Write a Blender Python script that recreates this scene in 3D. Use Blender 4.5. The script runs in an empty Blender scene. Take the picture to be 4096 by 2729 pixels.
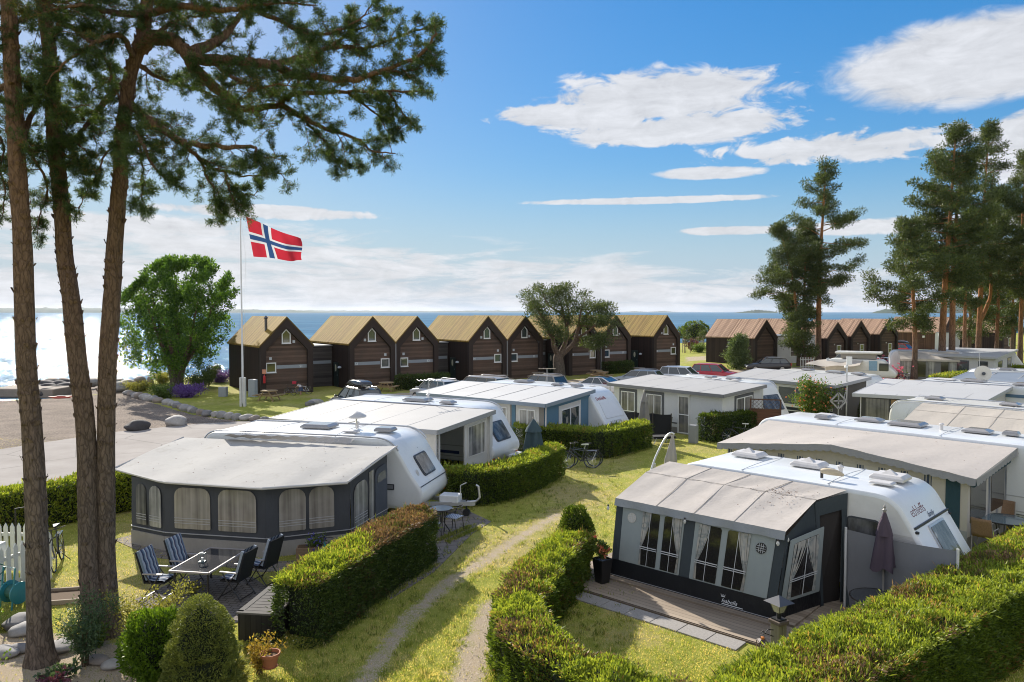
import bpy, bmesh, math, random
import numpy as np
from mathutils import Vector, Matrix
R = math.radians
rnd = random.Random(7)
NR = np.random.default_rng(11)
S = bpy.context.scene
COL = S.collection
# ------------------------------------------------------------ camera
H_CAM = 6.5
PITCH = math.atan(116.5 / 3000.0)
cam_d = bpy.data.cameras.new("camera")
cam = bpy.data.objects.new("camera", cam_d)
COL.objects.link(cam)
cam.location = (0, 0, H_CAM)
cam.rotation_euler = (R(90) - PITCH, 0, 0)
cam_d.sensor_width = 36.0
cam_d.lens = 36.0 * 3000.0 / 4096.0
cam_d.clip_start = 0.1
cam_d.clip_end = 60000
S.camera = cam
# ------------------------------------------------------------ world, sun, exposure
SUN_AZ, SUN_EL = R(-29.0), R(27.0)          # azimuth from +Y towards +X
S.view_settings.view_transform = 'Standard'
S.view_settings.look = 'None'
S.view_settings.gamma = 1.0
S.view_settings.exposure = 0.92
S.cycles.max_bounces = 6; S.cycles.diffuse_bounces = 3; S.cycles.glossy_bounces = 3; S.cycles.transmission_bounces = 4; S.cycles.transparent_max_bounces = 8
S.cycles.sample_clamp_indirect = 6.0; S.cycles.filter_width = 1.05; S.cycles.use_denoising = True; S.cycles.denoising_prefilter = 'ACCURATE'; S.cycles.use_adaptive_sampling = False
W = bpy.data.worlds.new("World"); S.world = W; W.use_nodes = True
def build_world():
 nt = W.node_tree; N = nt.nodes; L = nt.links; N.clear()
 def node(t, **k):
  n = N.new(t)
  for a, b in k.items(): setattr(n, a, b)
  return n
 def math_(op, a, b=None, c=None, clamp=False):
  n = node('ShaderNodeMath', operation=op, use_clamp=clamp)
  for i, x in enumerate((a, b, c)):
   if x is None: continue
   if isinstance(x, (int, float)): n.inputs[i].default_value = x
   else: L.new(x, n.inputs[i])
  return n.outputs[0]
 out = node('ShaderNodeOutputWorld'); bg = node('ShaderNodeBackground')
 bg.inputs['Strength'].default_value = 0.14
 L.new(bg.outputs[0], out.inputs[0])
 sky = node('ShaderNodeTexSky', sky_type='NISHITA')
 sky.sun_disc = False; sky.sun_elevation = SUN_EL; sky.sun_rotation = SUN_AZ
 sky.altitude = 0; sky.air_density = 1.0; sky.dust_density = 0.25; sky.ozone_density = 3.0
 hs = node('ShaderNodeHueSaturation'); hs.inputs['Saturation'].default_value = 1.38; hs.inputs['Value'].default_value = 0.66
 bw = node('ShaderNodeRGBToBW'); L.new(sky.outputs[0], bw.inputs[0])
 den = math_('ADD', math_('MULTIPLY', bw.outputs[0], 1 / 6.0), 0.80)
 dv = node('ShaderNodeVectorMath', operation='DIVIDE'); L.new(sky.outputs[0], dv.inputs[0]); L.new(den, dv.inputs[1])
 L.new(dv.outputs[0], hs.inputs['Color'])
 tc = node('ShaderNodeTexCoord'); sx = node('ShaderNodeSeparateXYZ')
 L.new(tc.outputs['Generated'], sx.inputs[0])
 az = math_('ARCTAN2', sx.outputs[0], sx.outputs[1])
 el = math_('ARCSINE', sx.outputs[2])
 cv = node('ShaderNodeCombineXYZ'); L.new(az, cv.inputs[0]); L.new(el, cv.inputs[1])
 def noise(sx_, sy_, scale, detail=6, rough=0.55, off=0.0, dist=0.0):
  mp = node('ShaderNodeMapping'); mp.inputs['Scale'].default_value = (sx_, sy_, 1); mp.inputs['Location'].default_value = (off, off * .7, off * .3)
  L.new(cv.outputs[0], mp.inputs[0])
  n = node('ShaderNodeTexNoise'); n.inputs['Scale'].default_value = scale; n.inputs['Detail'].default_value = detail
  n.inputs['Roughness'].default_value = rough; n.inputs['Distortion'].default_value = dist
  L.new(mp.outputs[0], n.inputs['Vector'])
  return n.outputs['Fac']
 nA = noise(1, 2.2, 22, 6, .62, 3.1, .6)       # fine billows
 nB = noise(1, 5.0, 7, 3, .6, 9.7, .3)         # streaks
 nC = noise(1, 3.0, 4, 2, .5, 21.3)
 def ang(px, py):
  a = math.atan((px - 2048) / 3000.0); return a, math.atan((1248 - py) / math.hypot(3000, px - 2048))
 cl = None
 for (cx, cy, ax, ay, soft, amp) in [
  (2640, 395, 520, 110, .6, 1.5), (2360, 470, 430, 62, .5, 1.6), (2720, 520, 520, 72, .6, 1.8), (3420, 590, 520, 62, .5, 2.0),
  (3900, 255, 520, 170, .55, .5), (4080, 580, 160, 130, .5, 1.3), (2830, 697, 230, 28, .5, .9),
  (2600, 806, 520, 16, .5, 1.3), (2920, 925, 210, 20, .5, 1.0), (3720, 900, 520, 34, .5, 1.4), (1050, 850, 420, 30, .5, 1.4), (640, 905, 500, 40, .6, 1.6)]:
  a0, e0 = ang(cx, cy); a1 = ax / 3000.0; e1 = ay / 3200.0
  dx = math_('POWER', math_('ABSOLUTE', math_('MULTIPLY', math_('SUBTRACT', az, a0), 1 / a1)), 2.0)
  dy = math_('POWER', math_('ABSOLUTE', math_('MULTIPLY', math_('SUBTRACT', el, e0), 1 / e1)), 2.0)
  d = math_('SUBTRACT', 1.0, math_('ADD', dx, dy))
  d = math_('ADD', d, math_('MULTIPLY', math_('SUBTRACT', nA, 0.5), amp * 1.6))
  d = math_('ADD', d, math_('MULTIPLY', math_('SUBTRACT', nB, 0.5), amp * .9))
  m = node('ShaderNodeMapRange', interpolation_type='SMOOTHSTEP'); m.inputs['From Min'].default_value = 0.0; m.inputs['From Max'].default_value = soft
  L.new(d, m.inputs['Value'])
  cl = m.outputs[0] if cl is None else math_('MAXIMUM', cl, m.outputs[0])
 lim = math_('ADD', math_('MULTIPLY', az, -0.08), 0.105)      # upper limit of the layer
 t = node('ShaderNodeMapRange', interpolation_type='SMOOTHSTEP'); t.inputs['From Min'].default_value = -0.03; t.inputs['From Max'].default_value = 0.055
 L.new(math_('SUBTRACT', lim, el), t.inputs['Value'])
 nS = noise(1, 7.0, 7, 7, .66, 4.4, .5)
 lay = math_('ADD', math_('MULTIPLY', nS, 2.0), math_('MULTIPLY', nC, .6))
 lay = math_('ADD', lay, math_('MULTIPLY', t.outputs[0], .75))
 m2 = node('ShaderNodeMapRange', interpolation_type='SMOOTHSTEP'); m2.inputs['From Min'].default_value = 1.72; m2.inputs['From Max'].default_value = 2.12
 L.new(lay, m2.inputs['Value'])
 layer = math_('MULTIPLY', m2.outputs[0], t.outputs[0])
 dens = math_('MAXIMUM', cl, layer, clamp=True)
 dens = math_('MULTIPLY', dens, 0.94)
 shade = node('ShaderNodeMapRange'); shade.inputs['From Min'].default_value = 0.25; shade.inputs['From Max'].default_value = 0.7
 shade.inputs['To Min'].default_value = 0.60; shade.inputs['To Max'].default_value = 1.0
 L.new(math_('ADD', math_('MULTIPLY', nA, .55), math_('MULTIPLY', nS, .45)), shade.inputs['Value'])
 ccol = node('ShaderNodeMix', data_type='RGBA', blend_type='MULTIPLY'); ccol.inputs['Factor'].default_value = 1
 ccol.inputs['A'].default_value = (3.45, 3.5, 3.66, 1)
 L.new(shade.outputs[0], ccol.inputs['B'])
 hf = node('ShaderNodeMapRange', interpolation_type='SMOOTHSTEP'); hf.inputs['From Min'].default_value = 0.20; hf.inputs['From Max'].default_value = -0.02; hf.inputs['To Max'].default_value = 0.9
 L.new(el, hf.inputs['Value'])
 hz = node('ShaderNodeMix', data_type='RGBA'); L.new(hf.outputs[0], hz.inputs['Factor']); L.new(hs.outputs[0], hz.inputs['A']); hz.inputs['B'].default_value = (1.75, 2.22, 2.9, 1)
 mix = node('ShaderNodeMix', data_type='RGBA'); L.new(dens, mix.inputs['Factor']); L.new(hz.outputs['Result'], mix.inputs['A']); L.new(ccol.outputs['Result'], mix.inputs['B'])
 nO = noise(.8, 1.2, 3.5, 4, .55, 33.0, .4)  # unseen bright clouds, added behind and overhead to lift the fill in shade
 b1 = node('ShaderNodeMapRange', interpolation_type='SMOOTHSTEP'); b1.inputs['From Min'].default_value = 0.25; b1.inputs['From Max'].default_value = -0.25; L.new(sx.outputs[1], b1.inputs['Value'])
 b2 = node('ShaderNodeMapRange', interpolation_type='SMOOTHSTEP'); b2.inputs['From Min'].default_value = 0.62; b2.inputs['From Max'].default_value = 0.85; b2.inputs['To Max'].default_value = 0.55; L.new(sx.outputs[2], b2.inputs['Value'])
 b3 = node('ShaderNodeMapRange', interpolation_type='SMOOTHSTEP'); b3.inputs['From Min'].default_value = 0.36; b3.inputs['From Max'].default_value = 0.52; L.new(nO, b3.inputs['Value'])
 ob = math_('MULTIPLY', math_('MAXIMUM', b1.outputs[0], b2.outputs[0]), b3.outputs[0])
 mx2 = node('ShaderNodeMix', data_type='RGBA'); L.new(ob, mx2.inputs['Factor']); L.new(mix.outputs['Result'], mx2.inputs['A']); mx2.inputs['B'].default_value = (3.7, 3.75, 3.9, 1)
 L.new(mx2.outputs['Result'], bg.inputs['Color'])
build_world()
sun_d = bpy.data.lights.new("sun", 'SUN'); sun_d.energy = 4.4; sun_d.angle = R(0.53); sun_d.color = (1.0, 0.93, 0.82)
sun = bpy.data.objects.new("sun", sun_d); COL.objects.link(sun)
sdir = Vector((math.sin(SUN_AZ) * math.cos(SUN_EL), math.cos(SUN_AZ) * math.cos(SUN_EL), math.sin(SUN_EL)))
sun.rotation_euler = sdir.to_track_quat('Z', 'Y').to_euler()
sun.location = sdir * 50
# ------------------------------------------------------------ helpers: where a point of the photo stands in the world
CP, SP = math.cos(PITCH), math.sin(PITCH)
def ray(px, py):
 a = (px - 2048) / 3000.0; b = (1364.5 - py) / 3000.0
 return Vector((a, CP + b * SP, b * CP - SP))
def G(px, py, z=0.0):
 d = ray(px, py); t = (z - H_CAM) / d.z
 return Vector((d.x * t, d.y * t, z))
def RP(px, py, D):
 d = ray(px, py); t = D / d.y
 return Vector((d.x * t, D, H_CAM + d.z * t))
# ------------------------------------------------------------ mesh builder
class MB:
 def __init__(s): s.v = []; s.f = []; s.m = []
 def add(s, vs, fs, mat=0):
  o = len(s.v); s.v += [tuple(x) for x in vs]; s.f += [tuple(i + o for i in f) for f in fs]; s.m += [mat] * len(fs); return s
 def box(s, c, d, M=None, mat=0, rz=0.0):
  hx, hy, hz = d[0] / 2, d[1] / 2, d[2] / 2
  vs = [Vector((x, y, z)) for z in (-hz, hz) for y in (-hy, hy) for x in (-hx, hx)]
  rot = Matrix.Rotation(rz, 3, 'Z') if M is None else M
  c = Vector(c); vs = [rot @ v + c for v in vs]
  return s.add(vs, [(0, 2, 3, 1), (4, 5, 7, 6), (0, 1, 5, 4), (2, 6, 7, 3), (0, 4, 6, 2), (1, 3, 7, 5)], mat)
 def beam(s, a, b, w, h=None, mat=0, up=(0, 0, 1)):
  a = Vector(a); b = Vector(b); h = h or w; d = (b - a); l = d.length
  if l < 1e-6: return s
  x = d / l; u = Vector(up)
  if abs(x.dot(u)) > .98: u = Vector((0, 1, 0)) if abs(x.y) < .9 else Vector((1, 0, 0))
  y = u.cross(x).normalized(); z = x.cross(y)
  return s.box((a + b) / 2, (l, w, h), Matrix((x, y, z)).transposed(), mat)
 def tube(s, pts, rad, n=8, mat=0, cap=True):
  pts = [Vector(p) for p in pts]
  if not hasattr(rad, '__len__'): rad = [rad] * len(pts)
  o = len(s.v); prev = None; k = len(pts)
  for i, p in enumerate(pts):
   t = (pts[min(i + 1, k - 1)] - pts[max(i - 1, 0)])
   t = t.normalized() if t.length > 1e-9 else Vector((0, 0, 1))
   if prev is None:
    a = Vector((1, 0, 0)) if abs(t.x) < .8 else Vector((0, 1, 0)); u = t.cross(a).normalized()
   else:
    u = (prev - t * prev.dot(t)); u = u.normalized() if u.length > 1e-6 else t.orthogonal().normalized()
   prev = u; w = t.cross(u)
   for j in range(n):
    a = 2 * math.pi * j / n
    s.v.append(tuple(p + (u * math.cos(a) + w * math.sin(a)) * rad[i]))
  for i in range(k - 1):
   for j in range(n):
    s.f.append((o + i * n + j, o + i * n + (j + 1) % n, o + (i + 1) * n + (j + 1) % n, o + (i + 1) * n + j)); s.m.append(mat)
  if cap:
   s.f.append(tuple(o + j for j in range(n - 1, -1, -1))); s.f.append(tuple(o + (k - 1) * n + j for j in range(n))); s.m += [mat, mat]
  return s
 def lathe(s, prof, c=(0, 0, 0), n=16, mat=0):
  o = len(s.v); c = Vector(c)
  for r, z in prof:
   for j in range(n):
    a = 2 * math.pi * j / n; s.v.append((c.x + r * math.cos(a), c.y + r * math.sin(a), c.z + z))
  for i in range(len(prof) - 1):
   for j in range(n):
    s.f.append((o + i * n + j, o + i * n + (j + 1) % n, o + (i + 1) * n + (j + 1) % n, o + (i + 1) * n + j)); s.m.append(mat)
  s.f.append(tuple(o + j for j in range(n - 1, -1, -1))); s.f.append(tuple(o + (len(prof) - 1) * n + j for j in range(n))); s.m += [mat, mat]
  return s
 def prism(s, poly, ext, mat=0):
  poly = [Vector(p) for p in poly]; e = Vector(ext); n = len(poly)
  fs = [tuple(range(n - 1, -1, -1)), tuple(range(n, 2 * n))] + [(i, (i + 1) % n, n + (i + 1) % n, n + i) for i in range(n)]
  return s.add(poly + [p + e for p in poly], fs, mat)
 def sheet(s, poly, mat=0): return s.add(poly, [tuple(range(len(poly)))], mat)
 def grid(s, A, B, C, D, nu, nv, fn=None, mat=0):
  A, B, C, D = map(Vector, (A, B, C, D)); vs = []
  for j in range(nv + 1):
   for i in range(nu + 1):
    u = i / nu; v = j / nv
    p = A * (1 - u) * (1 - v) + B * u * (1 - v) + C * u * v + D * (1 - u) * v
    if fn: p = p + Vector(fn(u, v))
    vs.append(p)
  fs = [(j * (nu + 1) + i, j * (nu + 1) + i + 1, (j + 1) * (nu + 1) + i + 1, (j + 1) * (nu + 1) + i) for j in range(nv) for i in range(nu)]
  return s.add(vs, fs, mat)
 def rquad(s, q, inset=0.0, rad=0.05, t=0.02, mat=0, off=0.0, seg=4):
  q = [Vector(p) for p in q]
  lu = ((q[1] - q[0]).length + (q[2] - q[3]).length) / 2; lv = ((q[3] - q[0]).length + (q[2] - q[1]).length) / 2
  nrm = (q[1] - q[0]).cross(q[3] - q[0]).normalized()
  rr = rad if hasattr(rad, '__len__') else (rad,) * 4
  x0, y0, x1, y1 = inset, inset, lu - inset, lv - inset
  pts = []
  for (cx, cy, a0), r in zip(((x0, y0, 180), (x1, y0, 270), (x1, y1, 0), (x0, y1, 90)), rr):
   r = min(r, (x1 - x0) * .499, (y1 - y0) * .499)
   sx = 1 if cx == x0 else -1; sy = 1 if cy == y0 else -1
   if r < 1e-4: pts.append((cx, cy)); continue
   for k in range(seg + 1):
    a = R(a0 + 90 * k / seg); pts.append((cx + sx * r + r * math.cos(a), cy + sy * r + r * math.sin(a)))
  P3 = []
  for (x, y) in pts:
   u = x / lu; v = y / lv
   P3.append(q[0] * (1 - u) * (1 - v) + q[1] * u * (1 - v) + q[2] * u * v + q[3] * (1 - u) * v + nrm * off)
  return s.prism(P3, nrm * t, mat)
 def build(s, name, mats, parent=None, world=False, smooth=None, bevel=None, loc=None):
  me = bpy.data.meshes.new(name)
  off = Vector((0, 0, 0))
  if world and parent is not None: off = parent_world(parent)
  if loc is not None: off = Vector(loc)
  vs = [(v[0] - off.x, v[1] - off.y, v[2] - off.z) for v in s.v]
  me.from_pydata(vs, [], s.f)
  if not isinstance(mats, (list, tuple)): mats = [mats]
  for m in mats: me.materials.append(m)
  if len(mats) > 1: me.polygons.foreach_set('material_index', s.m)
  if smooth:
   me.shade_smooth(); me.set_sharp_from_angle(angle=R(smooth if smooth is not True else 40))
  me.update()
  o = bpy.data.objects.new(name, me); COL.objects.link(o)
  if parent is not None: o.parent = parent
  if loc is not None: o.location = loc
  if bevel:
   md = o.modifiers.new('bevel', 'BEVEL'); md.width = bevel; md.segments = 2; md.limit_method = 'ANGLE'; md.angle_limit = R(35)
  return o
def parent_world(p):
 v = Vector(p.location)
 while p.parent is not None: p = p.parent; v = v + p.location
 return v
def tag(o, label=None, cat=None, group=None, kind=None):
 if label: o['label'] = label
 if cat: o['category'] = cat
 if group: o['group'] = group
 if kind: o['kind'] = kind
 return o
def thing(name, loc, label, cat, group=None, rz=0.0):
 o = bpy.data.objects.new(name, None); COL.objects.link(o)
 o.empty_display_size = .2; o.location = loc; o.rotation_euler = (0, 0, rz)
 return tag(o, label, cat, group)
def copy_tree(o, loc=None, rz=None, label=None, parent=None, scale=None):
 c = o.copy(); COL.objects.link(c)
 if parent is not None: c.parent = parent
 for ch in list(o.children): copy_tree(ch, parent=c)
 if loc is not None: c.location = loc
 if rz is not None: c.rotation_euler = (0, 0, rz)
 if label: c['label'] = label
 if scale: c.scale = (scale,) * 3 if not hasattr(scale, '__len__') else scale
 return c
def np_mesh(name, verts, faces, mats, parent=None, loc=None, mat_idx=None):
 me = bpy.data.meshes.new(name); n = len(verts); m, k = faces.shape
 if loc is not None: verts = verts - np.array(loc)
 me.vertices.add(n); me.vertices.foreach_set('co', verts.astype(np.float32).ravel())
 me.loops.add(m * k); me.loops.foreach_set('vertex_index', faces.astype(np.int32).ravel())
 me.polygons.add(m); me.polygons.foreach_set('loop_start', np.arange(0, m * k, k, dtype=np.int32))
 if not isinstance(mats, (list, tuple)): mats = [mats]
 for q in mats: me.materials.append(q)
 if mat_idx is not None: me.polygons.foreach_set('material_index', mat_idx.astype(np.int32))
 me.update(calc_edges=True); me.validate()
 o = bpy.data.objects.new(name, me); COL.objects.link(o)
 if parent is not None: o.parent = parent
 elif loc is not None: o.location = loc
 return o
def unit(a): return a / np.maximum(np.linalg.norm(a, axis=-1, keepdims=True), 1e-9)
def leaf_quads(P, D, L, Wd, bend=.0):
 n = len(P); D = unit(D); r = unit(NR.normal(size=(n, 3))); S_ = unit(np.cross(D, r)); L = np.broadcast_to(L, (n,))[:, None]; Wd = np.broadcast_to(Wd, (n,))[:, None]
 mid = P + D * L * .45
 V = np.stack([P, mid + S_ * Wd * .5, P + D * L, mid - S_ * Wd * .5], 1).reshape(-1, 3)
 return V, np.arange(4 * n).reshape(n, 4)
# ------------------------------------------------------------ materials
MC = {}
class NT:
 def __init__(s, name):
  s.mat = bpy.data.materials.new(name); s.mat.use_nodes = True
  s.t = s.mat.node_tree; s.N = s.t.nodes; s.L = s.t.links
  s.p = s.N['Principled BSDF']; s.out = s.N['Material Output']
  s.tc = s.N.new('ShaderNodeTexCoord')
 def n(s, t, **k):
  x = s.N.new(t)
  for a, b in k.items(): setattr(x, a, b)
  return x
 def lk(s, a, b): s.L.new(a, b)
 def math(s, op, a, b=None, clamp=False):
  x = s.n('ShaderNodeMath', operation=op, use_clamp=clamp)
  for i, q in enumerate((a, b)):
   if q is None: continue
   if isinstance(q, (int, float)): x.inputs[i].default_value = q
   else: s.lk(q, x.inputs[i])
  return x.outputs[0]
 def noise(s, scale, detail=4, rough=.55, vec=None, sc=(1, 1, 1), dist=0):
  mp = s.n('ShaderNodeMapping'); mp.inputs['Scale'].default_value = sc
  s.lk(vec if vec is not None else s.tc.outputs['Object'], mp.inputs[0])
  x = s.n('ShaderNodeTexNoise'); x.inputs['Scale'].default_value = scale; x.inputs['Detail'].default_value = detail
  x.inputs['Roughness'].default_value = rough; x.inputs['Distortion'].default_value = dist
  s.lk(mp.outputs[0], x.inputs['Vector']); return x.outputs['Fac']
 def ramp(s, fac, stops):
  x = s.n('ShaderNodeValToRGB'); e = x.color_ramp.elements
  while len(e) < len(stops): e.new(.5)
  for i, (p, c) in enumerate(stops): e[i].position = p; e[i].color = (*c, 1) if len(c) == 3 else c
  s.lk(fac, x.inputs[0]); return x.outputs[0]
 def mix(s, fac, a, b, blend='MIX'):
  x = s.n('ShaderNodeMix', data_type='RGBA', blend_type=blend)
  for nm, q in (('Factor', fac), ('A', a), ('B', b)):
   if isinstance(q, (int, float)): x.inputs[nm].default_value = q
   elif isinstance(q, tuple): x.inputs[nm].default_value = (*q, 1)
   else: s.lk(q, x.inputs[nm])
  return x.outputs['Result']
 def maprange(s, v, a, b, c=0.0, d=1.0, smooth=False):
  x = s.n('ShaderNodeMapRange'); x.interpolation_type = 'SMOOTHSTEP' if smooth else 'LINEAR'
  x.inputs['From Min'].default_value = a; x.inputs['From Max'].default_value = b; x.inputs['To Min'].default_value = c; x.inputs['To Max'].default_value = d
  s.lk(v, x.inputs['Value']); return x.outputs[0]
 def bump(s, h, strength=.3, dist=.02):
  x = s.n('ShaderNodeBump'); x.inputs['Strength'].default_value = strength; x.inputs['Distance'].default_value = dist
  s.lk(h, x.inputs['Height']); s.lk(x.outputs[0], s.p.inputs['Normal']); return x
 def sep(s, v=None):
  x = s.n('ShaderNodeSeparateXYZ'); s.lk(v if v is not None else s.tc.outputs['Object'], x.inputs[0]); return x.outputs
 def col(s, c): s.lk(c, s.p.inputs['Base Color'])
 def set(s, **k):
  for a, b in k.items(): s.p.inputs[a.replace('_', ' ')].default_value = b
def sc3(c, k): return tuple(min(1.0, x * k) for x in c)
def pbr(name, c, rough=.6, var=.18, scale=6.0, bump=.0, metal=0.0, spec=.5, fine=60.0, coat=0.0, dirt=0.0, dirtcol=(.12, .1, .07), sc=(1, 1, 1)):
 if name in MC: return MC[name]
 t = NT(name)
 a = t.noise(scale, 5, .6, sc=sc); b = t.noise(fine, 3, .6, sc=sc)
 f = t.math('ADD', t.math('MULTIPLY', a, .65), t.math('MULTIPLY', b, .35))
 cc = t.ramp(f, [(.25, sc3(c, 1 - var)), (.75, sc3(c, 1 + var))])
 if dirt > 0:
  d = t.maprange(t.noise(scale * .5, 7, .65, sc=(1, 1, .5)), .48, .78, 0, dirt)
  cc = t.mix(d, cc, dirtcol)
 t.col(cc); t.set(Roughness=rough, Metallic=metal, Specular_IOR_Level=spec, Coat_Weight=coat)
 if bump: t.bump(f, bump, .02)
 MC[name] = t.mat; return t.mat
def glass_dark(name, c=(.02, .03, .04), rough=.05):
 if name in MC: return MC[name]
 t = NT(name); t.p.inputs['Base Color'].default_value = (*c, 1); t.set(Roughness=rough, Specular_IOR_Level=.8, Coat_Weight=.5, Coat_Roughness=.03)
 w = t.noise(3, 2); t.bump(w, .06, .02)
 MC[name] = t.mat; return t.mat
def foliage(name, dark, light, brown=None, bfrac=.0, trans=.35, hue_noise=2.0):
 if name in MC: return MC[name]
 t = NT(name)
 g = t.n('ShaderNodeNewGeometry'); r = g.outputs['Random Per Island']
 cl = t.noise(hue_noise, 3, .5)
 f = t.math('ADD', t.math('MULTIPLY', r, .6), t.math('MULTIPLY', cl, .4))
 c = t.ramp(f, [(.2, dark), (.75, light)])
 if brown is not None:
  bn = t.math('ADD', t.math('MULTIPLY', r, .5), t.math('MULTIPLY', t.noise(1.3, 3, .6), .9))
  c = t.mix(t.maprange(bn, .98 - bfrac, 1.02 - bfrac), c, brown)
 t.col(c); t.set(Roughness=.55, Specular_IOR_Level=.35)
 tr = t.n('ShaderNodeBsdfTranslucent'); t.lk(t.mix(1.0, c, (1.5, 1.45, .7), 'MULTIPLY'), tr.inputs[0])
 ms = t.n('ShaderNodeMixShader'); ms.inputs[0].default_value = trans
 t.lk(t.p.outputs[0], ms.inputs[1]); t.lk(tr.outputs[0], ms.inputs[2]); t.lk(ms.outputs[0], t.out.inputs[0])
 MC[name] = t.mat; return t.mat
def fabric(name, c, trans=.12, var=.08, wr=.25, stain=None, rough=.8):
 if name in MC: return MC[name]
 t = NT(name)
 a = t.noise(1.5, 6, .6); b = t.noise(9, 4, .6, sc=(1, 1, .4))
 f = t.math('ADD', t.math('MULTIPLY', a, .6), t.math('MULTIPLY', b, .4))
 cc = t.ramp(f, [(.25, sc3(c, 1 - var)), (.75, sc3(c, 1 + var))])
 if stain:
  cc = t.mix(t.maprange(t.noise(2.3, 7, .7), .56, .72, 0, .45), cc, stain)
 t.col(cc); t.set(Roughness=rough, Specular_IOR_Level=.3); t.bump(t.math('ADD', b, t.math('MULTIPLY', t.noise(2.2, 3), 1.2)), wr, .05)
 if trans > 0:
  tr = t.n('ShaderNodeBsdfTranslucent'); t.lk(cc, tr.inputs[0]); t.p.inputs['Specular IOR Level'].default_value = .12; ms = t.n('ShaderNodeMixShader'); ms.inputs[0].default_value = trans
  t.lk(t.p.outputs[0], ms.inputs[1]); t.lk(tr.outputs[0], ms.inputs[2]); t.lk(ms.outputs[0], t.out.inputs[0])
 MC[name] = t.mat; return t.mat
def planks(name, c1, c2, axis, width, along, gap=.06, rough=.75, bump=.5, gapdark=.25, stain=None):
 if name in MC: return MC[name]
 t = NT(name); o = t.sep()
 q = t.math('DIVIDE', o[axis], width); fr = t.math('FRACT', q); fl = t.math('FLOOR', q)
 wn = t.n('ShaderNodeTexWhiteNoise', noise_dimensions='1D'); t.lk(fl, wn.inputs['W'])
 scv = [30.0, 30.0, 30.0]; scv[along] = 1.2
 gr = t.noise(1.0, 5, .65, sc=tuple(scv)); big = t.noise(.9, 4, .6)
 f = t.math('ADD', t.math('ADD', t.math('MULTIPLY', wn.outputs[0], .42), t.math('MULTIPLY', gr, .38)), t.math('MULTIPLY', big, .3))
 cc = t.ramp(f, [(.25, c1), (.8, c2)])
 if stain: cc = t.mix(t.maprange(t.noise(.7, 6, .65), .45, .75, 0, .6), cc, stain)
 g = t.math('LESS_THAN', fr, gap)
 cc = t.mix(t.math('MULTIPLY', g, 1 - gapdark), cc, sc3(c1, .25))
 t.col(cc); t.set(Roughness=rough, Specular_IOR_Level=.25)
 t.bump(t.math('SUBTRACT', t.math('MULTIPLY', gr, .25), g), bump, .02)
 MC[name] = t.mat; return t.mat
WHITE = pbr('white_paint', (.78, .78, .76), .4, .04, 3, .0)
# ------------------------------------------------------------ setting: ground, sea, beach, road, hills
SEA_Z = -0.6
def seg_dist(X, Y, pts):
 best = np.full(X.shape, 1e9)
 for (x0, y0), (x1, y1) in zip(pts[:-1], pts[1:]):
  dx, dy = x1 - x0, y1 - y0; L2 = dx * dx + dy * dy + 1e-12
  t = np.clip(((X - x0) * dx + (Y - y0) * dy) / L2, 0, 1)
  best = np.minimum(best, np.hypot(X - x0 - t * dx, Y - y0 - t * dy))
 return best
def in_poly(X, Y, pts):
 ins = np.zeros(X.shape, bool); n = len(pts)
 for i in range(n):
  x0, y0 = pts[i]; x1, y1 = pts[(i + 1) % n]
  c = ((y0 > Y) != (y1 > Y)) & (X < (x1 - x0) * (Y - y0) / (y1 - y0 + 1e-12) + x0)
  ins ^= c
 return ins
def xy(px, py, z=0): v = G(px, py, z); return (v.x, v.y)
shore = [(-400, 30), (-70, 50)] + [xy(*p, SEA_Z) for p in ((0, 1600), (150, 1598), (205, 1574), (350, 1543), (460, 1532), (640, 1519), (900, 1500))] + [(-5, 112), (20, 150), (60, 190), (140, 240), (400, 330), (1200, 600), (1200, -300), (-400, -300)]
def vnoise(X, Y, s, seed=0):
 r = np.random.default_rng(seed); n = 64; g = r.random((n, n))
 x = X / s; y = Y / s; xi = np.floor(x).astype(int); yi = np.floor(y).astype(int); fx = x - xi; fy = y - yi
 fx = fx * fx * (3 - 2 * fx); fy = fy * fy * (3 - 2 * fy)
 a = g[xi % n, yi % n]; b = g[(xi + 1) % n, yi % n]; c = g[xi % n, (yi + 1) % n]; d = g[(xi + 1) % n, (yi + 1) % n]
 return (a * (1 - fx) + b * fx) * (1 - fy) + (c * (1 - fx) + d * fx) * fy
def terrain(X, Y):
 d = seg_dist(X, Y, shore); ins = in_poly(X, Y, shore)
 sd = np.where(ins, d, -d)
 h = np.clip((sd - 6) / 6, -1, 0) * .75
 h = np.where(sd < 0, -.75 + sd * .08, h)
 return np.maximum(h, -3.0)
tracks = [[xy(*p) for p in ((1330, 2860), (1461, 2715), (1639, 2470), (1792, 2332), (1920, 2256), (2047, 2169), (2230, 2060))],
   [xy(*p) for p in ((1840, 2900), (1869, 2715), (1920, 2562), (1985, 2420))]]
road_poly = [xy(*p) for p in ((-900, 1880), (0, 1800), (450, 1732), (800, 1697), (1080, 1683), (1700, 1640), (1500, 1700), (900, 1790), (480, 1900), (260, 2000), (0, 2100), (-900, 2400))]
beach_poly = [(-300, 15), (-70, 49)] + [xy(*p, -.6) for p in ((0, 1601), (150, 1599), (210, 1578), (352, 1545), (455, 1533))] + \
 [xy(*p) for p in ((470, 1545), (500, 1572), (600, 1608), (760, 1660), (1000, 1690), (800, 1712), (450, 1745), (0, 1815), (-900, 1895))]
yard_paths = [xy(*p) for p in ((2330, 2370), (2600, 2480), (3000, 2620))]
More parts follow.
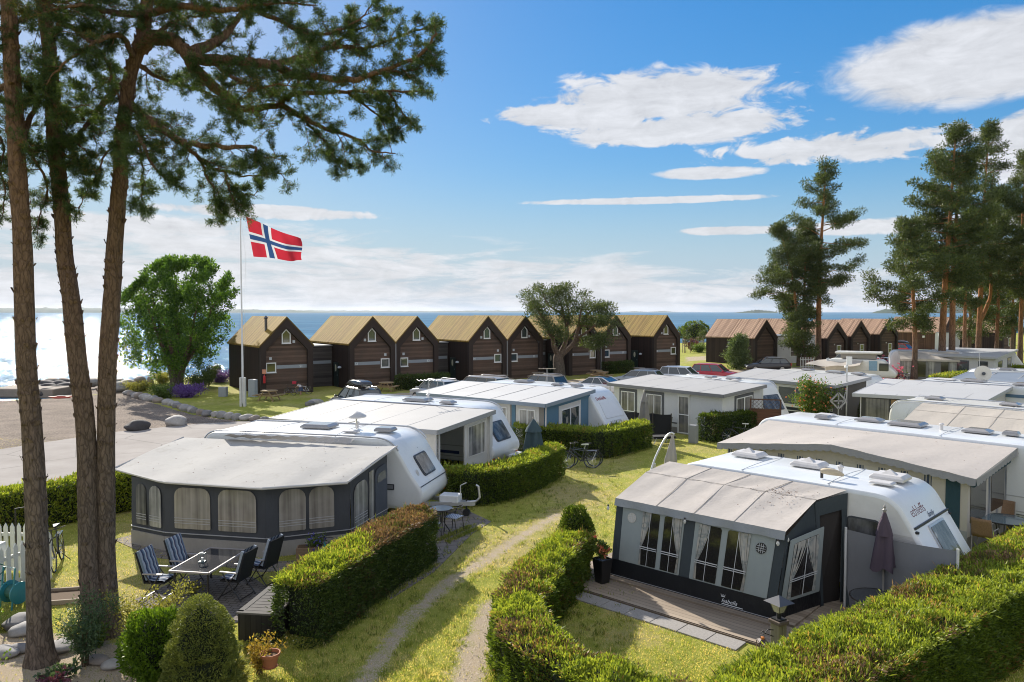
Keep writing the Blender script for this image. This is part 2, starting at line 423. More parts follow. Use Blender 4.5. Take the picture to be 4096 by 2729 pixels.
def grid_mesh(name, xs, ys, zfun, mat, attrs=None):
 X, Y = np.meshgrid(xs, ys); Z = zfun(X, Y); nx, ny = len(xs), len(ys)
 V = np.stack([X.ravel(), Y.ravel(), Z.ravel()], 1)
 i = np.arange(nx - 1)[None, :] + nx * np.arange(ny - 1)[:, None]; i = i.ravel()
 F = np.stack([i, i + 1, i + nx + 1, i + nx], 1)
 o = np_mesh(name, V, F, mat)
 o.data.shade_smooth()
 for k, fn in (attrs or {}).items():
  a = o.data.attributes.new(k, 'FLOAT', 'POINT'); a.data.foreach_set('value', fn(X, Y).ravel().astype(np.float32))
 return o
def mat_ground():
 t = NT('lawn_ground')
 d = t.n('ShaderNodeAttribute', attribute_name='dirt').outputs['Fac']; dry = t.n('ShaderNodeAttribute', attribute_name='dry').outputs['Fac']
 P = t.tc.outputs['Object']
 n1 = t.noise(.55, 5, .6); n2 = t.noise(3.5, 5, .65); n3 = t.noise(38, 3, .6); n4 = t.noise(120, 2, .5)
 f = t.math('ADD', t.math('MULTIPLY', n1, .35), t.math('ADD', t.math('MULTIPLY', n2, .3), t.math('MULTIPLY', n3, .35)))
 g = t.ramp(f, [(.3, (.13, .175, .025)), (.5, (.32, .33, .060)), (.68, (.54, .475, .155))])
 straw = t.ramp(t.math('ADD', t.math('MULTIPLY', n2, .5), t.math('MULTIPLY', n4, .5)), [(.3, (.32, .26, .10)), (.7, (.52, .42, .21))])
 dm = t.maprange(t.math('ADD', dry, t.math('MULTIPLY', t.math('SUBTRACT', n2, .5), 1.1)), .28, .85, 0, .8)
 c = t.mix(dm, g, straw)
 soil = t.ramp(t.math('ADD', t.math('MULTIPLY', n3, .6), t.math('MULTIPLY', n4, .4)), [(.3, (.22, .165, .11)), (.7, (.66, .55, .41))])
 mm = t.maprange(t.math('ADD', d, t.math('MULTIPLY', t.math('SUBTRACT', t.math('ADD', t.math('MULTIPLY', n2, .5), t.math('MULTIPLY', n3, .5)), .5), 2.4)), .42, .72)
 c = t.mix(mm, c, soil)
 t.col(c); t.set(Roughness=.95, Specular_IOR_Level=.1); t.bump(t.math('ADD', n3, t.math('MULTIPLY', n4, .6)), .7, .04)
 return t.mat
lawn_mat = mat_ground()
def dirt_fn(X, Y):
 a = np.zeros(X.shape)
 for k, tr in enumerate(tracks):
  w = (.22, .30)[k]; a = np.maximum(a, np.clip(1.25 - seg_dist(X, Y, tr) / w * .6, 0, 1) * (.70, .85)[k])
 bed = [xy(*p) for p in ((-200, 2560), (120, 2520), (420, 2560), (700, 2620), (900, 2700), (1000, 2900), (-300, 2900))]
 a = np.maximum(a, in_poly(X, Y, bed) * .85)
 lot = [(-14, 56), (-9, 50), (2, 52), (9, 48), (16, 52), (24, 60), (40, 72), (60, 90), (52, 98), (30, 86), (20, 82), (6, 72)]
 a = np.maximum(a, in_poly(X, Y, lot) * .95)
 bed2 = [xy(*p) for p in ((2740, 1448), (2830, 1440), (2830, 1425), (2740, 1428))]
 return np.maximum(a, in_poly(X, Y, bed2) * .8)
def dry_fn(X, Y):
 a = .26 + .9 * (vnoise(X, Y, 2.2, 5) - .5) + .4 * (vnoise(X, Y, .7, 9) - .5)
 yard = [xy(*p) for p in ((150, 2200), (500, 2150), (650, 2300), (760, 2480), (600, 2560), (250, 2560))]
 a = a + in_poly(X, Y, yard) * .35
 for tr in tracks: a = a + np.clip(1 - seg_dist(X, Y, tr) / 1.1, 0, 1) * .5
 for (px, py, r, k) in ((2330, 1975, 2.0, .5), (2600, 2570, 1.3, .25), (2700, 2470, .9, .5), (1300, 1650, 6, .1), (2800, 1400, 30, -.2)):
  c = xy(px, py); a = a + np.clip(1 - np.hypot(X - c[0], Y - c[1]) / r, 0, 1) * k
 return np.clip(a, 0, 1)
xs = np.concatenate([np.linspace(-400, -45, 16)[:-1], np.arange(-45, -16, .6), np.arange(-16, 16, .16), np.arange(16, 70, .7), np.linspace(70, 1200, 24)])
ys = np.concatenate([np.linspace(-300, 8, 14)[:-1], np.arange(8, 34, .16), np.arange(34, 120, .7), np.linspace(120, 620, 40)])
ground = tag(grid_mesh('ground', xs, ys, terrain, lawn_mat, {'dirt': dirt_fn, 'dry': dry_fn}), kind='structure')
def flat_grid(name, poly, step, dz, mat, ragged=.0):
 from mathutils.geometry import delaunay_2d_cdt
 P = np.array(poly); 
 bnd = []
 for (x0, y0), (x1, y1) in zip(poly, poly[1:] + poly[:1]):
  n = max(1, int(math.hypot(x1 - x0, y1 - y0) / step))
  n = min(n, 60)
  for i in range(n):
   t = i / n; bnd.append((x0 + (x1 - x0) * t + rnd.uniform(-1, 1) * ragged, y0 + (y1 - y0) * t + rnd.uniform(-1, 1) * ragged))
 gx, gy = np.meshgrid(np.arange(max(P[:, 0].min(), -60), P[:, 0].max(), step), np.arange(P[:, 1].min(), P[:, 1].max(), step))
 m = in_poly(gx, gy, bnd) & (seg_dist(gx, gy, bnd + bnd[:1]) > step * .4)
 pts = [Vector(b) for b in bnd] + [Vector((a, b)) for a, b in zip(gx[m], gy[m])]
 nb = len(bnd)
 v, e, f, *_ = delaunay_2d_cdt(pts, [], [list(range(nb))], 1, 1e-4)
 V = np.array([(p.x, p.y) for p in v]); Z = terrain(V[:, 0], V[:, 1]) + dz
 me = bpy.data.meshes.new(name); me.from_pydata([(a, b, c) for (a, b), c in zip(V, Z)], [], [tuple(x) for x in f]); me.materials.append(mat)
 me.shade_smooth(); o = bpy.data.objects.new(name, me); COL.objects.link(o); return o
def mat_sand():
 t = NT('beach_sand'); a = t.noise(.6, 6, .6); b = t.noise(9, 5, .65); w = t.n('ShaderNodeTexWave', wave_type='BANDS')
 w.inputs['Scale'].default_value = 2.2; w.inputs['Distortion'].default_value = 7; w.inputs['Detail'].default_value = 3; t.lk(t.tc.outputs['Object'], w.inputs[0])
 f = t.math('ADD', t.math('MULTIPLY', a, .4), t.math('ADD', t.math('MULTIPLY', b, .45), t.math('MULTIPLY', w.outputs['Fac'], .15)))
 t.col(t.ramp(f, [(.3, (.11, .085, .066)), (.7, (.40, .325, .265))])); t.set(Roughness=.95, Specular_IOR_Level=.15)
 t.bump(t.math('ADD', f, t.math('MULTIPLY', t.noise(3, 4, .7), .8)), 1.0, .22); return t.mat
tag(flat_grid('beach', beach_poly, 1.2, .02, mat_sand(), .15), kind='structure')
def mat_asphalt():
 t = NT('asphalt'); a = t.noise(.5, 5, .6); b = t.noise(55, 3, .6); cr = t.n('ShaderNodeTexVoronoi', feature='DISTANCE_TO_EDGE'); cr.inputs['Scale'].default_value = .25
 mp = t.noise(1.5, 4, .6); mx = t.n('ShaderNodeMix', data_type='VECTOR'); 
 t.lk(t.tc.outputs['Object'], cr.inputs['Vector'])
 f = t.math('ADD', t.math('MULTIPLY', a, .55), t.math('MULTIPLY', b, .45))
 c = t.ramp(f, [(.3, (.26, .235, .215)), (.7, (.40, .37, .345))])
 c = t.mix(t.maprange(cr.outputs['Distance'], .0, .012, .45, 0), c, (.05, .05, .05))
 t.col(c); t.set(Roughness=.95, Specular_IOR_Level=.08); t.bump(b, .5, .01); return t.mat
tag(flat_grid('road', road_poly, 1.5, .035, mat_asphalt(), .05), kind='structure')
def mat_sea():
 t = NT('sea_water'); P = t.tc.outputs['Object']
 a = t.noise(.30, 3, .6, sc=(1, .8, 1)); b = t.noise(1.4, 4, .65, sc=(1, .8, 1)); c = t.noise(.05, 3, .6, sc=(1, .5, 1)); d = t.noise(.012, 4, .6, sc=(.5, 2.5, 1))
 t.col(t.ramp(d, [(.35, (.06, .145, .235)), (.65, (.10, .215, .32))]))
 t.set(Roughness=1.0, Specular_IOR_Level=.0)
 gl = t.n('ShaderNodeBsdfGlossy'); gl.inputs['Roughness'].default_value = .09; gl.inputs['Color'].default_value = (.95, .97, 1, 1)
 ms = t.n('ShaderNodeMixShader'); fk = t.math('ADD', t.math('MULTIPLY', t.noise(.55, 4, .65, sc=(.30, 1.0, 1)), .6), t.math('MULTIPLY', t.noise(.09, 3, .6, sc=(.30, 1.0, 1)), .4)); t.lk(t.maprange(fk, .43, .62, .07, .21), ms.inputs[0]); t.lk(t.p.outputs[0], ms.inputs[1]); t.lk(gl.outputs[0], ms.inputs[2]); t.lk(ms.outputs[0], t.out.inputs[0])
 h = t.math('ADD', t.math('ADD', t.math('MULTIPLY', a, .9), t.math('MULTIPLY', b, .3)), t.math('MULTIPLY', c, 4.5))
 bp = t.bump(h, 1.0, .55); t.lk(bp.outputs[0], gl.inputs['Normal'])
 return t.mat
mb = MB(); mb.sheet([(-30000, 20, SEA_Z), (30000, 20, SEA_Z), (30000, 40000, SEA_Z), (-30000, 40000, SEA_Z)])
tag(mb.build('sea', mat_sea()), kind='structure')
hill_mat = pbr('far_woodland', (.045, .075, .04), .95, .35, .004, 0, spec=.1, fine=.03)
def ridge(name, px0, px1, D, prof, depth=700):
 n = 160; mb = MB(); ts = np.linspace(0, 1, n); pt = [p[0] for p in prof]; ph = [p[1] for p in prof]
 rows = []
 for j, (dy, k) in enumerate(((0, 0), (60, .55), (depth * .4, 1), (depth, .9), (depth * 1.4, 0))):
  row = []
  for i, t in enumerate(ts):
   px = px0 + (px1 - px0) * t; a = (px - 2048) / 3000.0
   h = np.interp(t, pt, ph); h *= 1 + .18 * math.sin(i * .9 + j) * math.sin(i * .37 + 2 * j) + rnd.uniform(-.06, .06)
   Dd = D + dy; row.append((a * Dd, Dd, SEA_Z - 1 + k * (h + 1)))
  rows.append(row)
 vs = [v for r in rows for v in r]; fs = [(j * n + i, j * n + i + 1, (j + 1) * n + i + 1, (j + 1) * n + i) for j in range(4) for i in range(n - 1)]
 mb.add(vs, fs); return tag(mb.build(name, hill_mat, smooth=60), kind='structure')
ridge('far_coast', -900, 1340, 6500, [(0, 46), (.35, 44), (.42, 42), (.6, 44), (.75, 36), (.82, 30), (.93, 22), (1, 0)])
ridge('far_coast', 1000, 2420, 11000, [(0, 0), (.1, 34), (.3, 26), (.5, 18), (.65, 26), (.8, 22), (.9, 26), (1, 0)])
ridge('far_coast', 2460, 2720, 12000, [(0, 0), (.3, 18), (.5, 8), (.75, 22), (1, 0)], 400)
ridge('far_island', 2930, 3120, 5200, [(0, 0), (.25, 10), (.5, 22), (.8, 14), (1, 0)], 250)
ridge('far_coast', 3480, 4700, 3800, [(0, 0), (.05, 24), (.2, 40), (.5, 55), (.8, 60), (1, 50)], 800)
# ------------------------------------------------------------ wooden huts
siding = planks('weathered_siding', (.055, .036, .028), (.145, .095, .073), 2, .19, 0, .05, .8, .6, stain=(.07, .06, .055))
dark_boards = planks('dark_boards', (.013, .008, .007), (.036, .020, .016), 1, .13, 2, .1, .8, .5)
frame_wood = pbr('portal_wood', (.026, .015, .012), .8, .3, 4, .2, sc=(8, 8, .6))
roof_moss = planks('mossy_roof_boards', (.14, .085, .016), (.44, .285, .068), 1, .115, 2, .16, .85, .6, stain=(.29, .235, .03))
roof_fresh = planks('roof_boards', (.22, .13, .085), (.58, .38, .26), 1, .20, 2, .2, .85, .6)
band_mat = pbr('grey_band', (.24, .27, .31), .5, .06, 3)
win_white = pbr('window_frame_white', (.72, .73, .74), .4, .04, 5)
win_glass = glass_dark('window_glass', (.035, .05, .055), .03)
door_green = pbr('dark_green_door', (.008, .022, .022), .45, .1, 4)
vent_mat = pbr('vent_grille', (.45, .48, .52), .5, .1, 30)
U35 = Vector((math.cos(R(35)), math.sin(R(35)), 0)); ROWROT = R(35)
def gable_pts(w, he, hr, y): return [(-w / 2, y, 0), (w / 2, y, 0), (w / 2, y, he), (0, y, hr), (-w / 2, y, he)]
def window_part(parent, q, frame=.07, t=.05, glass=None, peak=False, sill=False, mull=0, fm=None):
 q = [Vector(p) for p in q]; n = (q[1] - q[0]).cross(q[3] - q[0]).normalized(); fm = fm or win_white
 if peak:
  mid = (q[2] + q[3]) / 2 + Vector((0, 0, peak)); ring = [q[0], q[1], q[2], mid, q[3]]
 else: ring = q
 c = sum(ring, Vector()) / len(ring); mb = MB(); k = len(ring); inn = []
 for i, p in enumerate(ring):
  d = c - p; a = (ring[(i + 1) % k] - p).normalized(); b = (ring[i - 1] - p).normalized()
  bis = (a + b).normalized(); s = math.sqrt(max(.05, (1 - a.dot(b)) / 2)); inn.append(p + bis * frame / s)
 for i in range(k):
  j = (i + 1) % k; quad = [ring[i], ring[j], inn[j], inn[i]]; mb.prism(quad, n * t)
 if mull == 1: mb.beam((q[0] + q[1]) / 2 + n * t * .6, (q[3] + q[2]) / 2 + n * t * .6, .05, t * .8)
 if mull == 2: mb.beam((q[0] + q[3]) / 2 + n * t * .6, (q[1] + q[2]) / 2 + n * t * .6, .05, t * .8)
 if sill: mb.beam(q[0] - (q[1] - q[0]).normalized() * .04 + n * .05 - Vector((0, 0, .02)), q[1] + (q[1] - q[0]).normalized() * .04 + n * .05 - Vector((0, 0, .02)), .12, .03)
 w = mb.build('window', fm, parent)
 pb = MB(); pb.prism(inn, n * (t * .3)); pb.build('pane', glass or win_glass, w)
 return w
def text_part(parent, name, body, size, org, xd, up, mat, ext=.004, shear=0.0, width=None):
 cu = bpy.data.curves.new('tmp', 'FONT'); cu.body = body; cu.size = size; cu.extrude = ext; cu.shear = shear; cu.resolution_u = 3
 to = bpy.data.objects.new('tmp', cu); COL.objects.link(to)
 dg = bpy.context.evaluated_depsgraph_get(); me = bpy.data.meshes.new_from_object(to.evaluated_get(dg)); bpy.data.objects.remove(to)
 xd = Vector(xd).normalized(); up = Vector(up); up = (up - xd * up.dot(xd)).normalized(); n = xd.cross(up)
 k = 1.0
 if width: 
  xsz = [v.co.x for v in me.vertices]; k = width / max(1e-6, max(xsz) - min(xsz))
 for v in me.vertices: v.co = Vector(org) + xd * v.co.x * k + up * v.co.y * k + n * v.co.z
 me.name = name; me.materials.clear(); me.materials.append(mat); me.update()
 o = bpy.data.objects.new(name, me); COL.objects.link(o); o.parent = parent; return o
txt_white = pbr('painted_letters', (.75, .77, .8), .5, .03)
def make_hut(P, label, w=4.2, he=3.8, hr=6.0, depth=9.4, left_type=True, num=None, roofm=None, door=False, chimney=False, pane=None, group='dark wooden gable huts in the row by the sea', detail=True, sidem=None):
 h = thing('wooden_hut', P, label, 'hut', group, ROWROT)
 ft = .42
 wb = MB()   # walls: front siding recessed, side boards
 fy = .28; iw = w - 2 * .1
 wb.add(gable_pts(w - .2, he - .06, hr - .16, fy), [(0, 1, 2, 3, 4)], 0)
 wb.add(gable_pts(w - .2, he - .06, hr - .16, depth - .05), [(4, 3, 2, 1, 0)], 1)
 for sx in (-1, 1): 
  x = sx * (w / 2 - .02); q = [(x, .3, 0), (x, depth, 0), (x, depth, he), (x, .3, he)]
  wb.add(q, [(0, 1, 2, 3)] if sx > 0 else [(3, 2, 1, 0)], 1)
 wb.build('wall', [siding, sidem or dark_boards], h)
 fb = MB()   # portal frame
 o = gable_pts(w, he, hr, 0); a = math.atan2(hr - he, w / 2); iv = .54 / math.cos(a)
 hi = he - ft * math.tan(a) * 0 - .10
 i_ = [(-w / 2 + ft, 0, 0), (w / 2 - ft, 0, 0), (w / 2 - ft, 0, he - iv + ft * math.tan(a)), (0, 0, hr - iv), (-w / 2 + ft, 0, he - iv + ft * math.tan(a))]
 for (A, B, C, D) in ((0, 4, 4, 0), (4, 3, 3, 4), (3, 2, 2, 3), (2, 1, 1, 2)):
  fb.prism([o[A], i_[A], i_[B], o[B]], (0, .32, 0))
 fb.build('portal_frame', frame_wood, h)
 rb = MB(); th = .14
 for sx in (-1, 1):
  e = Vector((sx * (w / 2 + .1), 0, he - .1 * math.tan(a))); r = Vector((0, 0, hr)); nz = Vector((0, 0, th))
  y0, y1 = .0, depth + .1
  q = [e + Vector((0, y0, 0)), e + Vector((0, y1, 0)), r + Vector((0, y1, 0)), r + Vector((0, y0, 0))]
  if sx < 0: q = q[::-1]
  rb.prism(q, nz)
 rf = rb.build('roof', roofm or roof_moss, h)
 if chimney:
  cb = MB(); x = -1.05; z = he + (1 - 1.05 / (w / 2)) * (hr - he); cb.tube([(x, 2.0, z), (x, 2.0, z + 1.05)], .11, 12); cb.lathe([(.12, 1.05), (.2, 1.1), (.02, 1.3)], (x, 2.0, z), 12); cb.build('flue_pipe', pbr('flue_metal', (.10, .10, .11), .4, .1, metal=.7), rf)
 if not detail: return h
 s = 1 if left_type else -1      # window at the left with the band at its right, or mirrored
 y = fy - .012
 xa, xb = sorted((-s * (w / 2 - ft - .05), -s * (w / 2 - ft - .85)))
 window_part(h, [(xa, y, 1.7), (xb, y, 1.7), (xb, y, 2.5), (xa, y, 2.5)], .08, .06, pane, sill=True)
 x0, x1 = sorted((-s * (w / 2 - ft - .9), s * (w / 2 - ft)))
 bb = MB(); bb.box(((x0 + x1) / 2, y - .004, 2.13), (x1 - x0, .03, .27)); bd = bb.build('band', band_mat, h)
 if num: text_part(bd, 'number', num, .28, (x1 - .62 if s > 0 else x0 + .14, y - .024, 2.04), (1, 0, 0), (0, 0, 1), txt_white)
 window_part(h, [(-.36, y, 3.98), (.36, y, 3.98), (.36, y, 4.76), (-.36, y, 4.76)], .08, .06, pane, peak=.4, sill=True)
 for (vx, vz) in ((s * .62, 4.12), (-s * (w / 2 - ft - .42), 2.82)):
  vb = MB(); vb.box((vx, y - .01, vz), (.2, .04, .22)); vb.build('vent', vent_mat, h)
 if door:
  xl = -w / 2 - .012; db = MB(); db.box((xl, 3.0, 1.08), (.05, 1.0, 2.1)); dd = db.build('door', door_green, h)
  ob = MB(); ob.prism([(xl - .03, 3.0 + .14 * math.cos(k * math.pi / 8), 1.65 + .3 * math.sin(k * math.pi / 8)) for k in range(16)][::-1], (-.02, 0, 0)); ob.build('oval_pane', pbr('oval_pane_cream', (.62, .62, .5), .2, .03), dd)
  hb = MB(); hb.box((xl - .06, 2.6, 1.05), (.05, .1, .04)); hb.build('handle', vent_mat, dd)
  lb = MB(); lb.lathe([(.02, .12), (.14, .08), (.17, -.05), (.1, -.07)], (xl - .1, 2.0, 1.75), 10); lb.build('wall_lamp', pbr('lamp_shell', (.55, .6, .68), .3, .03), h)
 return h
P0 = Vector((-17.85, 59.5, 0)); offs = [0, 7.36, 11.62, 19.07, 23.42, 31.0, 35.4, 43.1]
pane_b = glass_dark('window_glass_blue', (.012, .045, .07), .03); pane_g = glass_dark('window_glass_green', (.06, .06, .03), .04)
desc = ['weathered wooden hut marked S1 with a metal flue pipe on its roof', 'weathered wooden hut marked S2 behind the car with the roof box', 'weathered wooden hut marked S3 with a shrub under its wall',
  'weathered wooden hut marked S4 with a dark door in its side wall', 'weathered wooden hut marked S5 left of the crooked pine', 'weathered wooden hut marked S6 half hidden behind the crooked pine',
  'weathered wooden hut marked S7 with a low dark bush in front', 'weathered wooden hut marked S8 at the end of the row beside the lawn']
huts = []
for i, s in enumerate(offs):
 h = make_hut(P0 + U35 * s, desc[i], left_type=(i % 2 == 0), num='S%d' % (i + 1), door=(i in (1, 3, 5, 7)), chimney=(i == 0), pane=(pane_g, win_glass, win_glass, pane_b, win_glass, pane_g, pane_b, pane_g)[i])
 huts.append(h)
grey_siding = planks('grey_siding', (.03, .026, .026), (.09, .078, .075), 2, .19, 0, .05, .8, .6)
for k, (a, b, lab) in enumerate(((0, 1, 'grey boarded link wall between huts S1 and S2'), (2, 3, 'grey boarded link wall between huts S3 and S4'), (4, 5, 'dark boarded link wall between huts S5 and S6'), (6, 7, 'dark boarded link wall between huts S7 and S8'))):
 s0 = offs[a] + 2.1; s1 = offs[b] - 2.1; wd = s1 - s0 - .04
 l = thing('link_building', P0 + U35 * ((s0 + s1) / 2), lab, 'link building', 'link buildings between the hut pairs', ROWROT)
 mb = MB(); yb = 3.9; mb.box((0, yb + 2, 1.75), (wd, 4, 3.5)); mb.build('wall', grey_siding, l)
 mb = MB(); mb.box((0, yb + 1.95, 3.56), (wd, 4.2, .1)); mb.build('roof', pbr('zinc_edge', (.2, .21, .22), .5, .1), l)
 mb = MB(); mb.box((.2, yb - .02, 2.13), (wd - .6, .03, .27)); mb.build('band', band_mat, l)
 window_part(l, [(-wd / 2 + .1, yb - .01, 1.6), (-wd / 2 + .85, yb - .01, 1.6), (-wd / 2 + .85, yb - .01, 2.5), (-wd / 2 + .1, yb - .01, 2.5)], .09, .06, sill=True)
 mb = MB(); mb.box((.0 - wd * .1, yb - .02, 2.75), (.2, .04, .22)); mb.build('vent', vent_mat, l)
for a, b in ((1, 2), (3, 4), (5, 6)):
 sm = (offs[a] + offs[b]) / 2; p = P0 + U35 * sm
 mb = MB(); mb.tube([(p.x, p.y, 0), (p.x, p.y, 3.75)], .06, 8); dp = mb.build('downpipe', pbr('downpipe_grey', (.2, .2, .21), .5, .08), loc=p)
 tag(dp, 'grey downpipe between huts %s and %s' % ('S%d' % (a + 1), 'S%d' % (b + 1)), 'downpipe', 'downpipes between the huts')
dark_boards2 = planks('brown_boards', (.02, .013, .011), (.06, .038, .03), 1, .16, 2, .12, .8, .5)
red_boards = planks('red_brown_boards', (.06, .032, .022), (.14, .075, .05), 1, .16, 2, .12, .8, .5)
def at_px(px, D): return Vector(((px - 2048) / 3000.0 * D, D, 0))
g2 = 'brown gable huts in the far right row'
def row2(px, D, he, hr, label, w=4.6, depth=7.5, sm=None, win=True):
 h = make_hut(at_px(px, D), label, w, he, hr, depth, roofm=roof_fresh, detail=False, group=g2, sidem=sm or dark_boards2)
 if win:
  y = .268; window_part(h, [(.2, y, .75), (1.15, y, .75), (1.15, y, 2.15), (.2, y, 2.15)], .08, .06, mull=2)
  mb = MB(); mb.box((-.35, y - .03, 2.25), (.12, .08, .16)); mb.build('wall_lamp', pbr('lamp_white', (.7, .7, .7), .4, .03), h)
 return h
hut_r0 = row2(3067, 92.3, 3.3, 5.45, 'brown boarded hut with a long striped roof behind the small green pine', 4.4, 7.6, win=False)
mb = MB(); mb.box((-2.25, 3.9, 2.55), (.08, .3, .36)); mb.build('junction_box', vent_mat, hut_r0)
row2(3178, 105, 3.2, 5.4, 'brown gable hut standing behind the low white building', 4.2, 6, win=False)
row2(3352, 97.5, 3.1, 5.1, 'brown gable hut with a white window right of the red door', 4.6, 7)
row2(3445, 100.5, 3.28, 5.3, 'brown gable hut with a slanting white window behind the silver car', 4.6, 7)
row2(3558, 103.5, 3.46, 5.4, 'brown gable hut with a white window left of the red car with a roof box', 4.8, 7)
hut_r4 = row2(3800, 129, 2.95, 5.5, 'reddish brown boarded hut with a lamp on its long side wall', 4.6, 9.5, red_boards, win=False)
mb = MB(); mb.box((-2.4, 3.2, 2.2), (.25, .35, .35)); mb.build('wall_lamp', pbr('lamp_white', (.7, .7, .7), .4, .03), hut_r4)
row2(4040, 125, 3.1, 5.4, 'brown gable hut at the far right behind the forked pine', 4.8, 8)
render_mat = pbr('white_render', (.62, .62, .65), .85, .06, 2, .15)
door_red = pbr('red_door', (.22, .012, .02), .4, .1, 4)
def white_link(px0, D0, px1, D1, z, label, winx, doorx):
 a = at_px(px0, D0); b = at_px(px1, D1); d = (b - a); ln = d.length; ang = math.atan2(d.y, d.x)
 l = thing('white_building', a, label, 'building', None, ang)
 mb = MB(); mb.box((ln / 2, 2.5, z / 2), (ln, 5, z)); mb.build('wall', render_mat, l)
 mb = MB(); mb.box((ln / 2, 2.5, z + .08), (ln + .1, 5.2, .16)); mb.build('roof', pbr('zinc_edge', (.2, .21, .22), .5, .1), l)
 for x in winx: window_part(l, [(ln * x - .55, -.012, .8), (ln * x + .55, -.012, .8), (ln * x + .55, -.012, 2.2), (ln * x - .55, -.012, 2.2)], .08, .06, mull=2)
 mb = MB(); mb.box((ln * doorx, -.03, 1.1), (1.0, .06, 2.2)); dd = mb.build('door', door_red, l)
 mb = MB(); mb.lathe([(.2, 0), (.2, .03)], (0, 0, 0), 16); o = mb.build('round_pane', win_glass, dd); o.rotation_euler = (R(90), 0, 0); o.location = (ln * doorx, -.062, 1.6)
 return l
white_link(3030, 93.5, 3262, 96.5, 3.35, 'low white rendered building with a red door behind the pine trunks', (.62,), .9)
white_link(3757, 128, 3960, 131, 2.9, 'low white rendered building at the far right behind the pines', (.45,), .97)
# ------------------------------------------------------------ caravans, awnings and annexes
def shell_mat(name, c, dirt=.25):
 return pbr(name, c, .32, .035, 1.5, 0, spec=.5, fine=12, coat=.25, dirt=dirt, dirtcol=(.42, .40, .36), sc=(1, 1, 1.6))
cv_white = shell_mat('caravan_white', (.70, .72, .74), .35)
cv_cream = shell_mat('caravan_cream', (.70, .69, .65), .6)
cv_rib = None
def mat_ribbed():
 t = NT('ribbed_aluminium'); o = t.sep(); fr = t.math('FRACT', t.math('DIVIDE', o[2], .035))
 m = t.math('MULTIPLY', t.math('LESS_THAN', o[2], 1.78), fr)
 n = t.noise(2, 4, .6); t.col(t.ramp(n, [(.3, (.58, .57, .54)), (.7, (.68, .67, .65))])); t.set(Roughness=.4)
 t.bump(m, .8, .012); return t.mat
cv_rib = mat_ribbed()
rail_mat = pbr('alu_rail', (.55, .56, .58), .35, .06, 5, metal=.6)
trim_dark = pbr('dark_trim', (.05, .055, .065), .5, .1, 6)
black_rubber = pbr('black_rubber', (.018, .018, .02), .6, .15, 10)
acryl = glass_dark('acrylic_window', (.05, .055, .065), .06)
def mat_acryl_curtain():
 t = NT('acrylic_window_curtained'); n = t.noise(3, 4, .6, sc=(1, 1, .35)); t.col(t.ramp(n, [(.4, (.05, .05, .05)), (.62, (.16, .16, .16)), (.7, (.5, .48, .45))]))
 t.set(Roughness=.06, Specular_IOR_Level=.7); return t.mat
acryl_c = mat_acryl_curtain()
hatch_mat = pbr('roof_hatch_plastic', (.58, .56, .55), .4, .08, 5, dirt=.3)
hatch_smoke = pbr('roof_hatch_smoked', (.30, .29, .29), .2, .12, 4, coat=.4)
sub = lambda q, u0, u1, v0, v1: [q[0] * (1 - u) * (1 - v) + q[1] * u * (1 - v) + q[2] * u * v + q[3] * (1 - u) * v for u, v in ((u0, v0), (u1, v0), (u1, v1), (u0, v1))]
PROF = {
 'old': lambda L, H: [(0.12, .42), (0, .95), (.10, 2.1), (.26, H - .18), (.5, H - .03), (.9, H), (L - 1.55, H), (L - 1.2, H - .05), (L - .98, H - .2), (L - .82, H - .42), (L - .12, 1.0), (L, .82), (L - .05, .55), (L - .2, .42)],
 'modern': lambda L, H: [(0.1, .42), (0, .9), (.04, 2.0), (.16, H - .3), (.4, H - .06), (.8, H), (L - 1.7, H), (L - 1.25, H - .06), (L - .95, H - .22), (L - .74, H - .5), (L - .38, 1.5), (L - .08, 1.12), (L, .9), (L - .04, .68), (L - .3, .42)],
 'raked': lambda L, H: [(0.1, .42), (0, .9), (.06, 2.0), (.2, H - .3), (.45, H - .05), (.8, H), (L - 2.0, H), (L - 1.4, H - .1), (L - 1.0, H - .32), (L - .75, H - .62), (L - .3, 1.35), (L - .05, 1.0), (L, .8), (L - .08, .58), (L - .35, .4)],
}
def inset_poly(p, d):
 n = len(p); out = []
 for i in range(n):
  a = Vector(p[i - 1]); b = Vector(p[i]); c = Vector(p[(i + 1) % n])
  e1 = (b - a).normalized(); e2 = (c - b).normalized(); n1 = Vector((-e1.y, e1.x)); n2 = Vector((-e2.y, e2.x))
  m = (n1 + n2); m = m.normalized() if m.length > 1e-6 else n1
  out.append(b - m * d / max(.5, m.dot(n1)))      # clockwise profile: inside is to the right
 return out
def profile_x(prof, z, front=True):
 best = None
 for (a, b) in zip(prof, prof[1:]):
  if min(a[1], b[1]) - 1e-6 <= z <= max(a[1], b[1]) + 1e-6 and abs(a[1] - b[1]) > 1e-6:
   x = a[0] + (b[0] - a[0]) * (z - a[1]) / (b[1] - a[1])
   best = x if best is None else (max(best, x) if front else min(best, x))
 return best
def smooth_prof(p, k=2):
 for _ in range(k):
  q = [p[0]]
  for a, b in zip(p[:-1], p[1:]):
   q += [(a[0] * .75 + b[0] * .25, a[1] * .75 + b[1] * .25), (a[0] * .25 + b[0] * .75, a[1] * .25 + b[1] * .75)]
  q.append(p[-1]); p = q
 return p
